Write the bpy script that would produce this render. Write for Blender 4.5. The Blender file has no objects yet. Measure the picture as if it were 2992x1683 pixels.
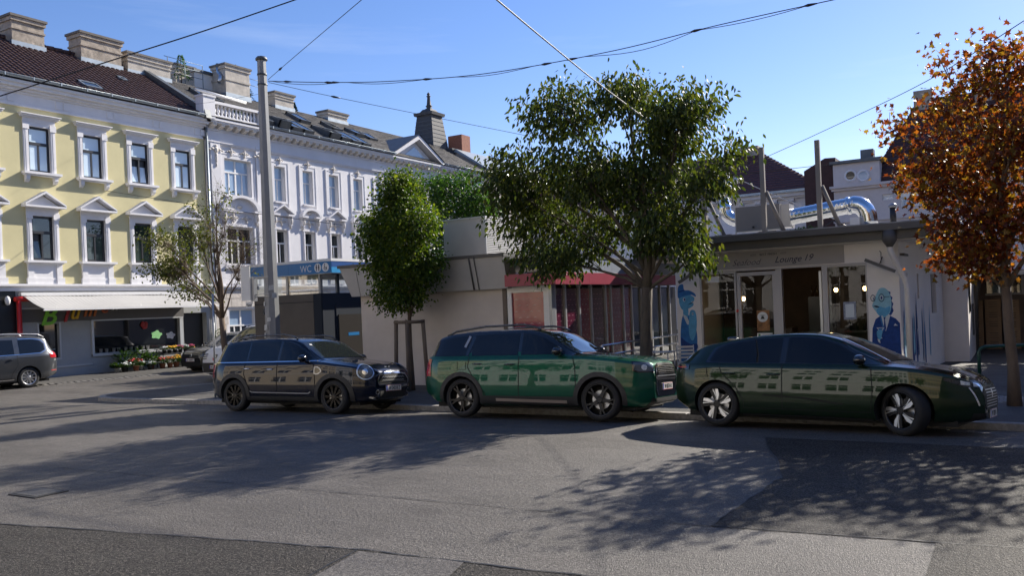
import bpy, bmesh, math, random
from mathutils import Vector, Matrix
from mathutils.bvhtree import BVHTree
random.seed(7)
R = math.radians
SC = bpy.context.scene
COL = SC.collection
# ---------------------------------------------------------------- camera
TH = R(30.7); RHO = .042; CAMH = 1.95; FPX = 2500.; IW = 2992.
cam_d = bpy.data.cameras.new('camera'); cam = bpy.data.objects.new('camera', cam_d); COL.objects.link(cam)
cam_d.sensor_width = 36; cam_d.sensor_fit = 'HORIZONTAL'; cam_d.lens = 36 * FPX / IW
cam_d.shift_y = 56.5 / IW; cam_d.clip_start = .05; cam_d.clip_end = 2000
_r0 = Vector((math.cos(TH), math.sin(TH), 0)); _f = Vector((-math.sin(TH), math.cos(TH), 0)); _u0 = Vector((0, 0, 1))
_r = _r0 * math.cos(RHO) - _u0 * math.sin(RHO); _u = _r0 * math.sin(RHO) + _u0 * math.cos(RHO)
cam.matrix_world = Matrix(((_r.x, _u.x, -_f.x, 0), (_r.y, _u.y, -_f.y, 0), (_r.z, _u.z, -_f.z, CAMH), (0, 0, 0, 1)))
SC.camera = cam
# ---------------------------------------------------------------- sky and sun
SUN_EL = R(31.); SUN_AZ = R(16.)           # azimuth measured from +y towards +x
w = bpy.data.worlds.new('World'); SC.world = w; w.use_nodes = True
nt = w.node_tree; nt.nodes.clear()
o_ = nt.nodes.new('ShaderNodeOutputWorld'); bg = nt.nodes.new('ShaderNodeBackground'); sky = nt.nodes.new('ShaderNodeTexSky')
sky.sky_type = 'NISHITA'; sky.sun_disc = False; sky.sun_elevation = SUN_EL; sky.sun_rotation = SUN_AZ
sky.air_density = 1.0; sky.dust_density = .15; sky.ozone_density = 2.2; sky.altitude = 200
bg.inputs[1].default_value = .084
# thin cirrus streaks, fixed in the sky's own directions
tc = nt.nodes.new('ShaderNodeTexCoord'); mp = nt.nodes.new('ShaderNodeMapping'); nz = nt.nodes.new('ShaderNodeTexNoise'); cr = nt.nodes.new('ShaderNodeValToRGB')
mp.inputs['Rotation'].default_value = (.15, .1, .5); mp.inputs['Scale'].default_value = (1.6, 1.2, 14)
nz.inputs['Scale'].default_value = 1.7; nz.inputs['Detail'].default_value = 6; nz.inputs['Roughness'].default_value = .6
cr.color_ramp.elements[0].position = .56; cr.color_ramp.elements[0].color = (0, 0, 0, 1)
cr.color_ramp.elements[1].position = .85; cr.color_ramp.elements[1].color = (.13, .13, .13, 1)
mx = nt.nodes.new('ShaderNodeMixRGB'); mx.inputs[2].default_value = (7.5, 8, 8.6, 1)
L = nt.links
L.new(tc.outputs['Generated'], mp.inputs[0]); L.new(mp.outputs[0], nz.inputs[0]); L.new(nz.outputs[0], cr.inputs[0])
L.new(cr.outputs[0], mx.inputs[0]); hs_ = nt.nodes.new('ShaderNodeHueSaturation'); hs_.inputs['Saturation'].default_value = 1.2; L.new(sky.outputs[0], hs_.inputs['Color']); tn_ = nt.nodes.new('ShaderNodeMixRGB'); tn_.blend_type = 'MULTIPLY'; tn_.inputs[0].default_value = 1; tn_.inputs[2].default_value = (1.10, .94, 1.08, 1); L.new(hs_.outputs[0], tn_.inputs[1]); L.new(tn_.outputs[0], mx.inputs[1]); L.new(mx.outputs[0], bg.inputs[0]); L.new(bg.outputs[0], o_.inputs[0])
sd = bpy.data.lights.new('sun', 'SUN'); sd.energy = 5.0; sd.angle = R(.53); sd.color = (1, .93, .82)
sun = bpy.data.objects.new('sun', sd); COL.objects.link(sun)
sdir = Vector((math.sin(SUN_AZ) * math.cos(SUN_EL), math.cos(SUN_AZ) * math.cos(SUN_EL), math.sin(SUN_EL)))
sun.rotation_euler = sdir.to_track_quat('Z', 'Y').to_euler(); sun.location = (20, 60, 40)
SC.view_settings.view_transform = 'Standard'; SC.view_settings.look = 'None'; SC.view_settings.exposure = .92; SC.view_settings.gamma = 1
SC.view_settings.use_curve_mapping = False
SC.render.engine = 'CYCLES'
# ---------------------------------------------------------------- materials
MATS = {}
def mat(name, col, rough=.6, metal=0, var=0, vscale=3., bump=0, bscale=40., spec=.5, coat=0, col2=None, emit=0, stretch=None, coatr=.03, vdetail=4):
    if name in MATS: return MATS[name]
    m = bpy.data.materials.new(name); m.use_nodes = True; MATS[name] = m
    n = m.node_tree.nodes; l = m.node_tree.links; b = n['Principled BSDF']
    c = (*col, 1)
    b.inputs['Base Color'].default_value = c; b.inputs['Roughness'].default_value = rough; b.inputs['Metallic'].default_value = metal
    b.inputs['Specular IOR Level'].default_value = spec; b.inputs['Coat Weight'].default_value = coat; b.inputs['Coat Roughness'].default_value = coatr
    if emit: b.inputs['Emission Color'].default_value = c; b.inputs['Emission Strength'].default_value = emit
    if var or bump or col2:
        tc = n.new('ShaderNodeTexCoord'); src = tc.outputs['Object']
        if stretch:
            mp = n.new('ShaderNodeMapping'); mp.inputs['Scale'].default_value = stretch; l.new(src, mp.inputs[0]); src = mp.outputs[0]
    if var or col2:
        t = n.new('ShaderNodeTexNoise'); t.inputs['Scale'].default_value = vscale; t.inputs['Detail'].default_value = vdetail; t.inputs['Roughness'].default_value = .65
        l.new(src, t.inputs[0])
        r = n.new('ShaderNodeMapRange'); r.inputs[1].default_value = .3; r.inputs[2].default_value = .7; l.new(t.outputs[0], r.inputs[0])
        x = n.new('ShaderNodeMixRGB'); l.new(r.outputs[0], x.inputs[0])
        if col2: x.inputs[1].default_value = c; x.inputs[2].default_value = (*col2, 1)
        else:
            x.inputs[1].default_value = (*[max(0, k * (1 - var)) for k in col], 1); x.inputs[2].default_value = (*[min(1, k * (1 + var)) for k in col], 1)
        l.new(x.outputs[0], b.inputs['Base Color'])
    if bump:
        t2 = n.new('ShaderNodeTexNoise'); t2.inputs['Scale'].default_value = bscale; t2.inputs['Detail'].default_value = 3; l.new(src, t2.inputs[0])
        bm_ = n.new('ShaderNodeBump'); bm_.inputs['Strength'].default_value = bump; bm_.inputs['Distance'].default_value = .02
        l.new(t2.outputs[0], bm_.inputs['Height']); l.new(bm_.outputs[0], b.inputs['Normal']); l.new(bm_.outputs[0], b.inputs['Coat Normal'])
    return m
def leafmat(name, cols, trans=.45, rough=.45):
    """leaf cards: colour picked per leaf, part of the light passes through"""
    m = bpy.data.materials.new(name); m.use_nodes = True; n = m.node_tree.nodes; l = m.node_tree.links
    b = n['Principled BSDF']; out = n['Material Output']
    g = n.new('ShaderNodeNewGeometry'); cr = n.new('ShaderNodeValToRGB'); cr.color_ramp.interpolation = 'LINEAR'
    e = cr.color_ramp.elements
    while len(e) < len(cols): e.new(.5)
    for i, c in enumerate(cols): e[i].position = i / (len(cols) - 1); e[i].color = (*c, 1)
    l.new(g.outputs['Random Per Island'], cr.inputs[0]); l.new(cr.outputs[0], b.inputs['Base Color']); b.inputs['Roughness'].default_value = rough
    b.inputs['Specular IOR Level'].default_value = .35
    t = n.new('ShaderNodeBsdfTranslucent'); s = n.new('ShaderNodeMixRGB'); s.blend_type = 'MULTIPLY'; s.inputs[0].default_value = 1; s.inputs[2].default_value = (2.2, 2.1, .9, 1)
    l.new(cr.outputs[0], s.inputs[1]); l.new(s.outputs[0], t.inputs[0])
    x = n.new('ShaderNodeMixShader'); x.inputs[0].default_value = trans; l.new(b.outputs[0], x.inputs[1]); l.new(t.outputs[0], x.inputs[2]); l.new(x.outputs[0], out.inputs[0])
    return m
# ---------------------------------------------------------------- mesh helpers
def FX(x0):  return lambda u, v, w: (x0 + w, u, v)      # facade facing +x
def FY(y0):  return lambda u, v, w: (u, y0 - w, v)      # facade facing -y
def FYB(y0): return lambda u, v, w: (u, y0 + w, v)      # facade facing +y
IDF = lambda u, v, w: (u, v, w)
class MB:
    def __init__(s): s.v = []; s.f = []; s.mi = []; s.sm = []
    def poly(s, pts, mi=0, sm=False):
        k = len(s.v); s.v += [tuple(p) for p in pts]; s.f.append(list(range(k, k + len(pts)))); s.mi.append(mi); s.sm.append(sm); return s
    def box(s, x0, x1, y0, y1, z0, z1, mi=0, F=IDF):
        k = len(s.v)
        s.v += [F(x, y, z) for z in (z0, z1) for y in (y0, y1) for x in (x0, x1)]
        for q in ((0, 2, 3, 1), (4, 5, 7, 6), (0, 1, 5, 4), (2, 6, 7, 3), (0, 4, 6, 2), (1, 3, 7, 5)):
            s.f.append([k + i for i in q]); s.mi.append(mi); s.sm.append(False)
        return s
    def prism(s, pts, w0, w1, F=IDF, mi=0, sm=False):
        """2d outline (u,v) extruded from w0 to w1 in frame F"""
        n = len(pts); k = len(s.v)
        s.v += [F(u, v, w0) for u, v in pts] + [F(u, v, w1) for u, v in pts]
        s.f.append(list(range(k, k + n))[::-1]); s.f.append(list(range(k + n, k + 2 * n))); s.mi += [mi, mi]; s.sm += [False, False]
        for i in range(n):
            j = (i + 1) % n; s.f.append([k + i, k + j, k + n + j, k + n + i]); s.mi.append(mi); s.sm.append(sm)
        return s
    def tube(s, pts, r, n=6, mi=0, caps=True):
        pts = [Vector(p) for p in pts]; rs = r if isinstance(r, (list, tuple)) else [r] * len(pts); rings = []
        pu = None
        for i, p in enumerate(pts):
            t = (pts[min(i + 1, len(pts) - 1)] - pts[max(i - 1, 0)])
            if t.length < 1e-9: t = Vector((0, 0, 1))
            t.normalize()
            if pu is None: a = Vector((0, 0, 1)) if abs(t.z) < .9 else Vector((1, 0, 0)); pu = t.cross(a).normalized()
            u = (pu - t * pu.dot(t))
            if u.length < 1e-6: u = t.orthogonal()
            u.normalize(); pu = u; v = t.cross(u); k = len(s.v)
            s.v += [tuple(p + (u * math.cos(2 * math.pi * q / n) + v * math.sin(2 * math.pi * q / n)) * rs[i]) for q in range(n)]; rings.append(k)
        for a, b in zip(rings, rings[1:]):
            for q in range(n): s.f.append([a + q, a + (q + 1) % n, b + (q + 1) % n, b + q]); s.mi.append(mi); s.sm.append(True)
        if caps:
            s.f.append([rings[0] + q for q in range(n)][::-1]); s.f.append([rings[-1] + q for q in range(n)]); s.mi += [mi, mi]; s.sm += [False, False]
        return s
    def lathe(s, prof, n=12, F=IDF, c=(0, 0, 0), mi=0, sm=True, closed=False, caps=True):
        """profile (r,h) turned about the third axis of F at c"""
        rings = []
        for r, h in prof:
            k = len(s.v); s.v += [F(c[0] + r * math.cos(2 * math.pi * q / n), c[1] + r * math.sin(2 * math.pi * q / n), c[2] + h) for q in range(n)]; rings.append(k)
        pr = list(zip(rings, rings[1:])) + ([(rings[-1], rings[0])] if closed else [])
        for a, b in pr:
            for q in range(n): s.f.append([a + q, a + (q + 1) % n, b + (q + 1) % n, b + q]); s.mi.append(mi); s.sm.append(sm)
        if not closed and caps:
            s.f.append([rings[0] + q for q in range(n)][::-1]); s.f.append([rings[-1] + q for q in range(n)]); s.mi += [mi, mi]; s.sm += [False, False]
        return s
    def blob(s, c, r, n=8, m=5, F=IDF, mi=0):
        prof = [(math.sin(math.pi * i / m), -math.cos(math.pi * i / m)) for i in range(m + 1)]
        rings = []
        for a, h in prof:
            k = len(s.v); a = max(a, .02)
            s.v += [F(c[0] + r[0] * a * math.cos(2 * math.pi * q / n), c[1] + r[1] * a * math.sin(2 * math.pi * q / n), c[2] + r[2] * h) for q in range(n)]; rings.append(k)
        for a, b in zip(rings, rings[1:]):
            for q in range(n): s.f.append([a + q, a + (q + 1) % n, b + (q + 1) % n, b + q]); s.mi.append(mi); s.sm.append(True)
        s.f.append([rings[0] + q for q in range(n)][::-1]); s.f.append([rings[-1] + q for q in range(n)]); s.mi += [mi, mi]; s.sm += [True, True]
        return s
    def mesh(s, name, mats, recalc=True):
        me = bpy.data.meshes.new(name); me.from_pydata(s.v, [], s.f)
        for m in (mats if isinstance(mats, (list, tuple)) else [mats]): me.materials.append(m)
        me.polygons.foreach_set('material_index', s.mi); me.polygons.foreach_set('use_smooth', s.sm)
        if recalc:
            b = bmesh.new(); b.from_mesh(me); bmesh.ops.recalc_face_normals(b, faces=b.faces); b.to_mesh(me); b.free()
        me.update(); return me
    def build(s, name, mats, parent=None, recalc=True, world=None):
        return ob(name, s.mesh(name, mats, recalc), parent, world)
PM = {}
def ob(name, me, parent=None, world=None, loc=None, rot=None):
    o = bpy.data.objects.new(name, me); COL.objects.link(o)
    if parent is not None:
        o.parent = parent
        if world is None: world = parent.get('_w', 0)
        if world and parent.name in PM: o.matrix_parent_inverse = PM[parent.name].inverted()
    if loc: o.location = loc
    if rot: o.rotation_euler = rot
    return o
def thing(name, label, cat, loc=(0, 0, 0), rz=0, group=None, world=True):
    """Empty at the base of a thing; with world=True its parts are given in world coordinates"""
    o = bpy.data.objects.new(name, None); COL.objects.link(o); o.location = loc; o.rotation_euler = (0, 0, rz); o.empty_display_size = .2
    PM[o.name] = Matrix.Translation(loc) @ Matrix.Rotation(rz, 4, 'Z')
    if world: WT.add(o.name)
    return tag(o, label, cat, group)
WT = set()
_ob = ob
def ob(name, me, parent=None, world=None, loc=None, rot=None):
    if world is None: world = parent is not None and parent.name in WT
    return _ob(name, me, parent, world, loc, rot)
def tag(o, label, cat, group=None):
    o['label'] = label; o['category'] = cat
    if group: o['group'] = group
    return o
def struct(o): o['kind'] = 'structure'; return o
def wall(mb, F, u0, u1, v0, v1, holes, depth=.2, w=0, mi=0, rmi=None):
    """flat wall with rectangular openings and their reveals"""
    us = sorted({u0, u1, *[h[0] for h in holes], *[h[1] for h in holes]}); vs = sorted({v0, v1, *[h[2] for h in holes], *[h[3] for h in holes]})
    for a, b in zip(us, us[1:]):
        for c, d in zip(vs, vs[1:]):
            cu, cv = (a + b) / 2, (c + d) / 2
            if any(h[0] < cu < h[1] and h[2] < cv < h[3] for h in holes): continue
            mb.poly([F(a, c, w), F(b, c, w), F(b, d, w), F(a, d, w)], mi)
    for a, b, c, d in [h[:4] for h in holes]:
        e = w - depth
        for p, q in (((a, c), (b, c)), ((b, c), (b, d)), ((b, d), (a, d)), ((a, d), (a, c))):
            mb.poly([F(*p, w), F(*q, w), F(*q, e), F(*p, e)], mi if rmi is None else rmi)
    return mb
def text(s, size, shear=0, extrude=.004, align='CENTER', bold=0, spacing=1.):
    c = bpy.data.curves.new('t', 'FONT'); c.body = s; c.size = size; c.shear = shear; c.extrude = extrude; c.align_x = align; c.offset = bold; c.space_character = spacing; c.resolution_u = 3
    o = bpy.data.objects.new('t', c); COL.objects.link(o)
    dg = bpy.context.evaluated_depsgraph_get(); me = bpy.data.meshes.new_from_object(o.evaluated_get(dg)); bpy.data.objects.remove(o); bpy.data.curves.remove(c)
    return me
def text_on(s, F, u, v, w, size, m, name, parent, su=1., **k):
    """lettering laid on frame F at (u,v), proud by w"""
    me = text(s, size, **k)
    for vt in me.vertices: x, y, z = vt.co; vt.co = F(u + x * su, v + y, w + z)
    me.materials.clear(); me.materials.append(m)
    b = bmesh.new(); b.from_mesh(me); bmesh.ops.recalc_face_normals(b, faces=b.faces); b.to_mesh(me); b.free()
    return ob(name, me, parent)
def copy_tree(o, parent=None):
    c = o.copy(); COL.objects.link(c); c.parent = parent
    for ch in list(o.children): copy_tree(ch, c)
    return c
def pix(x, y, ax, c):
    """world point behind a photograph pixel on the plane axis=c (used to survey the place)"""
    du, dv = x - 1496., 898. - y
    a = (du * math.cos(RHO) + dv * math.sin(RHO)) / FPX; b = (-du * math.sin(RHO) + dv * math.cos(RHO)) / FPX
    d = (-math.sin(TH) + math.cos(TH) * a, math.cos(TH) + math.sin(TH) * a, b); o = (0, 0, CAMH)
    t = (c - o[ax]) / d[ax]; return Vector([o[i] + t * d[i] for i in range(3)])
# ================================================================ ground
def sst(a, b, x):
    t = max(0, min(1, (x - a) / (b - a))); return t * t * (3 - 2 * t)
def road_z(x, y): return -.11 * sst(12.3, 14.2, y) * (1 - sst(-22.5, -25.5, x))
def asphalt(name, base, rough, speck, patch=.25, bump=.5):
    m = bpy.data.materials.new(name); m.use_nodes = True; n = m.node_tree.nodes; l = m.node_tree.links; b = n['Principled BSDF']
    tc = n.new('ShaderNodeTexCoord')
    def noise(sc, det, ro=.6, st=None):
        t = n.new('ShaderNodeTexNoise'); t.inputs['Scale'].default_value = sc; t.inputs['Detail'].default_value = det; t.inputs['Roughness'].default_value = ro
        if st:
            mp = n.new('ShaderNodeMapping'); mp.inputs['Scale'].default_value = st; mp.inputs['Rotation'].default_value = (0, 0, .12); l.new(tc.outputs['Object'], mp.inputs[0]); l.new(mp.outputs[0], t.inputs[0])
        else: l.new(tc.outputs['Object'], t.inputs[0])
        return t
    def rng(src, a, b_, c, d):
        r = n.new('ShaderNodeMapRange'); r.inputs[1].default_value = a; r.inputs[2].default_value = b_; r.inputs[3].default_value = c; r.inputs[4].default_value = d; l.new(src, r.inputs[0]); return r.outputs[0]
    def mul(a, b_):
        x = n.new('ShaderNodeMath'); x.operation = 'MULTIPLY'; l.new(a, x.inputs[0]); l.new(b_, x.inputs[1]); return x.outputs[0]
    big = rng(noise(.35, 5, .65, (1, 2.2, 1)).outputs[0], .3, .7, 1 - patch, 1 + patch)
    mid = rng(noise(2.6, 6, .7, (1, 3, 1)).outputs[0], .3, .7, .86, 1.12)
    fine = rng(noise(95, 2, .6).outputs[0], .4, .62, 1 - speck, 1 + speck)
    vo = n.new('ShaderNodeTexVoronoi'); vo.inputs['Scale'].default_value = 75; l.new(tc.outputs['Object'], vo.inputs[0])
    chip = rng(vo.outputs['Distance'], .0, .5, 1.25, .8)
    grain = rng(noise(34, 3, .7).outputs[0], .41, .6, 1 - speck * .75, 1 + speck * .8)
    k = mul(mul(mul(big, mid), grain), mul(fine, chip))
    c = n.new('ShaderNodeMixRGB'); c.blend_type = 'MULTIPLY'; c.inputs[0].default_value = 1; c.inputs[1].default_value = (*base, 1); l.new(k, c.inputs[2])
    l.new(c.outputs[0], b.inputs['Base Color'])
    l.new(rng(noise(1.1, 4, .6, (1, 2.5, 1)).outputs[0], .3, .7, rough - .07, rough + .1), b.inputs['Roughness'])
    b.inputs['Specular IOR Level'].default_value = .14
    bp = n.new('ShaderNodeBump'); bp.inputs['Strength'].default_value = bump; bp.inputs['Distance'].default_value = .012
    l.new(mul(grain, mul(fine, chip)), bp.inputs['Height']); l.new(bp.outputs[0], b.inputs['Normal'])
    return m
M_road = asphalt('asphalt_road', (.15, .139, .128), .42, .5, .2, .55)
M_rough = asphalt('asphalt_coarse', (.098, .090, .082), .52, .7, .2, .95)
M_smooth = asphalt('asphalt_pale', (.14, .13, .12), .44, .35, .12, .35)
M_pave = asphalt('asphalt_pavement', (.12, .115, .108), .6, .35, .22, .35)
M_seam = mat('bitumen_seam', (.018, .018, .018), .5)
M_granite = mat('granite_kerb', (.27, .255, .235), .75, var=.3, vscale=14, bump=.3, bscale=90)
M_gran2 = mat('granite_sett', (.14, .132, .122), .7, var=.45, vscale=5, bump=.4, bscale=60)
xs = [-500, -200, -90, -60, -45] + [-36 + .6 * i for i in range(80)] + [14, 20, 40, 90, 200, 500]
ys = [-500, -200, -60, -30, -12] + [-6 + 1. * i for i in range(18)] + [12 + .25 * i for i in range(14)] + [15.6, 17, 20, 25, 32, 45, 60, 90, 200, 500]
mb = MB(); k = {}
for i, x in enumerate(xs):
    for j, y in enumerate(ys): k[i, j] = len(mb.v); mb.v.append((x, y, road_z(x, y)))
for i in range(len(xs) - 1):
    for j in range(len(ys) - 1): mb.f.append([k[i, j], k[i + 1, j], k[i + 1, j + 1], k[i, j + 1]]); mb.mi.append(0); mb.sm.append(True)
road = struct(mb.build('road', M_road))
def sheet(name, pts, m, dz=.004, parent=None):
    b = MB(); b.poly([(x, y, road_z(x, y) + dz) for x, y in pts]); o = b.build(name, m, parent); return o
def jit(a, b, n, amp, seed):
    r = random.Random(seed); a = Vector(a); b = Vector(b); d = (b - a); nrm = Vector((-d.y, d.x)).normalized(); out = []; o = 0
    for i in range(n + 1): o = o * .7 + r.uniform(-amp, amp); out.append(a + d * i / n + nrm * o)
    return out
def seam(pl, wdt, seed):
    r = random.Random(seed); b = MB()
    L_ = []
    for i, p in enumerate(pl):
        t = (pl[min(i + 1, len(pl) - 1)] - pl[max(i - 1, 0)]).normalized(); nn = Vector((-t.y, t.x)) * wdt * r.uniform(.3, 1.5); L_.append((p + nn, p - nn))
    for (a, c), (a2, c2) in zip(L_, L_[1:]): b.poly([(q.x, q.y, road_z(q.x, q.y) + .009) for q in (a, c, c2, a2)])
    o = struct(b.build('tar_seam', M_seam, recalc=False)); return o
# resurfaced strips and their seams
far = jit((-13.5, 3.9), (-4.77, 5.38), 60, .012, 1) + jit((-4.7, 5.38), (-1.2, 5.55), 30, .012, 2)
nearl = [Vector((-13.5, -3)), Vector((-1.2, -3))]
struct(sheet('coarse_strip', [tuple(p) for p in far] + [(-1.2, -3), (-13.5, -3)], M_rough))
struct(sheet('pale_patch', [tuple(p) for p in jit((-4.72, 5.34), (-3.75, 5.44), 8, .01, 4)] + [(-3.1, 3.2), (-4.1, 2.2)], M_smooth, .0075))
seam(far, .011, 5); seam(jit((-4.77, 5.38), (-4.2, 2.4), 30, .01, 6), .01, 7)
s2 = jit((-11.5, 6.9), (-2.34, 7.13), 70, .01, 8) + jit((-2.3, 7.13), (.9, 7.42), 30, .01, 9)
seam(s2, .007, 10)
pp = jit((-2.34, 7.13), (-2.3, 9.1), 16, .02, 11) + jit((-2.25, 9.3), (-3.1, 11.9), 14, .02, 12)
struct(sheet('coarse_patch', [tuple(p) for p in pp] + [(3.5, 11.9), (3.5, 7.72), (.9, 7.42)], M_rough, .004)); seam(pp, .009, 13)
struct(sheet('coarse_corner', [(-.62, 7.34), (.9, 7.4), (6, 7.8), (6, 3), (-.62, 3)], M_rough, .0065))
# manhole cover
t = thing('manhole_cover', 'square dark manhole cover set in the asphalt at the lower left', 'manhole', (-10.0, 5.75, 0))
mb = MB().box(-10.25, -9.7, 5.55, 5.95, .002, .012); mb.build('frame', mat('iron_frame', (.035, .034, .033), .55, .3, bump=.3, bscale=60), t)
mb = MB().box(-10.2, -9.75, 5.59, 5.91, .012, .016); mb.build('lid', mat('iron_lid', (.09, .086, .08), .5, .2, bump=.8, bscale=25), t)
# market pavement with its kerb
KP = [(9, 14.05), (2, 14.0), (-6, 14.15), (-12, 14.2), (-16.5, 14.1), (-19, 13.95), (-20.6, 13.9), (-21.4, 14.05), (-21.95, 14.5), (-22.1, 15.3), (-21.8, 16.4), (-21.5, 18), (-21.4, 21), (-21.4, 34), (-21.4, 60)]
mb = MB()
inner = []
for i, p in enumerate(KP):
    a = Vector(KP[max(i - 1, 0)]); b = Vector(KP[min(i + 1, len(KP) - 1)]); tt = (b - a).normalized(); nn = Vector((tt.y, -tt.x)); q = Vector(p) + nn * .17; inner.append((q.x, q.y))
mb.poly([(x, y, -.004) for x, y in inner] + [(30, 60, -.004), (30, inner[0][1], -.004)])
pave = struct(mb.build('market_pavement', M_pave))
def kerb_run(pts, parent, length, wd, z0, z1, m, side=1, seed=3, jz=.004, name='kerb_stone'):
    r = random.Random(seed); pts = [Vector(p) for p in pts]
    for a, b in zip(pts, pts[1:]):
        d = b - a; n = max(1, round(d.length / length)); t = d / n; tn = t.normalized(); nn = Vector((tn.y, -tn.x)) * wd * side
        for i in range(n):
            p = a + t * i + tn * .004; q = a + t * (i + 1) - tn * .004; z = z1 + r.uniform(-jz, jz); g = tn * .0
            b_ = MB(); ch = .012
            lo = [p, q, q + nn, p + nn]; c = sum(lo, Vector((0, 0))) / 4; hi = [k + (c - k).normalized() * ch * 1.4 for k in lo]
            K = [(k.x, k.y, z0) for k in lo] + [(k.x, k.y, z - ch) for k in lo] + [(k.x, k.y, z) for k in hi]
            b_.v = K; b_.f = [[3, 2, 1, 0], [8, 9, 10, 11]] + [[i2, (i2 + 1) % 4, 4 + (i2 + 1) % 4, 4 + i2] for i2 in range(4)] + [[4 + i2, 4 + (i2 + 1) % 4, 8 + (i2 + 1) % 4, 8 + i2] for i2 in range(4)]
            b_.mi = [0] * 10; b_.sm = [False] * 10
            b_.build(name, m, parent)
kerb_run(KP, pave, 1.0, .17, -.2, .0, M_granite, 1)
# pavement along the shops, edged with rough setts
LP = [(-29.6, 9.5), (-28.06, 16.57), (-27.06, 21.17), (-26.7, 24), (-26.7, 34), (-26.7, 60)]
mb = MB(); mb.poly([(x - .3, y, .03) for x, y in LP] + [(-31.6, 60, .03), (-31.6, 9.5, .03)]); shop_pave = struct(mb.build('shop_pavement', M_pave))
r = random.Random(9)
for row in range(2):
    for a, b in zip(LP[:4], LP[1:5]):
        a = Vector(a); b = Vector(b); d = b - a; n = int(min(d.length, 8) / .21); tn = d.normalized(); nn = Vector((-tn.y, tn.x))
        for i in range(n):
            p = a + tn * (.21 * i) + nn * (.16 * row); s = .09; zz = .035 + r.uniform(-.006, .012) - .018 * (1 - row)
            b_ = MB(); an = r.uniform(-.12, .12); ct, st_ = math.cos(an), math.sin(an)
            for zc, k in ((-.1, 1.), (zz - .015, 1.), (zz, .72)):
                for q in ((-1, -1), (1, -1), (1, 1), (-1, 1)):
                    e = tn * (q[0] * s * k * ct - q[1] * .07 * k * st_) + nn * (q[0] * s * k * st_ + q[1] * .07 * k * ct); b_.v.append((p.x + e.x, p.y + e.y, zc))
            b_.f = [[8, 9, 10, 11]] + [[i2, (i2 + 1) % 4, 4 + (i2 + 1) % 4, 4 + i2] for i2 in range(4)] + [[4 + i2, 4 + (i2 + 1) % 4, 8 + (i2 + 1) % 4, 8 + i2] for i2 in range(4)]
            b_.mi = [0] * 9; b_.sm = [False] * 9; b_.build('sett', M_gran2, shop_pave)
# setts round the maple's foot
mb = MB(); r = random.Random(4)
for i in range(16):
    for j in range(12):
        x = -1.35 + .15 * i + (.07 if j % 2 else 0); y = 15.9 + .14 * j
        if (x + .14) ** 2 + (y - 16.25) ** 2 < .16: continue
        z = r.uniform(-.004, .006); mb.box(x - .066, x + .066, y - .06, y + .06, -.05, .006 + z)
o = mb.build('paving_setts', M_granite, pave); o['kind'] = 'stuff'
# ================================================================ yellow house and its neighbours (street side facing +x)
XF = -31.5; FF = FX(XF)
M_yel = mat('yellow_render', (.59, .53, .30), .85, var=.05, vscale=1.2, bump=.12, bscale=30)
M_stu = mat('white_stucco', (.72, .71, .72), .8, var=.05, vscale=2, bump=.08, bscale=40)
M_whw = mat('pale_grey_render', (.68, .67, .685), .85, var=.06, vscale=1.0, bump=.15, bscale=25)
M_orn = mat('weathered_stucco', (.62, .58, .53), .85, var=.14, vscale=6, bump=.2, bscale=30)
M_dkfr = mat('anthracite_frame', (.02, .02, .024), .4)
M_whfr = mat('white_paint', (.74, .73, .71), .45, var=.04)
M_blindsky = mat('blind_pane_with_sky', (.62, .74, .82), .04, spec=.9, var=.05, vscale=1)  # pale blind, with the sky mirrored in the glass put into its colour
M_glass = mat('dark_pane', (.022, .028, .03), .02, spec=1.0)
M_glass2 = mat('green_dark_pane', (.045, .06, .055), .03, spec=1.0, var=.3, vscale=3)
M_zinc = mat('zinc_sheet', (.30, .34, .37), .42, .65, var=.15, vscale=3)
M_zincd = mat('dark_lead_sheet', (.10, .11, .12), .5, .4, var=.2, vscale=3)
M_tile = mat('red_brown_tile', (.062, .026, .020), .65, var=.35, vscale=7, vdetail=8)
M_slate = mat('grey_slate', (.14, .13, .118), .7, var=.3, vscale=5, vdetail=8)
M_chim = mat('chimney_plaster', (.34, .29, .235), .9, var=.38, vscale=3.5, bump=.6, bscale=9, vdetail=8)
M_chim2 = mat('pale_chimney_plaster', (.46, .42, .365), .9, var=.2, vscale=3, bump=.3, bscale=9)
M_cap = mat('chimney_cap', (.15, .135, .12), .85, var=.2)
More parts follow.
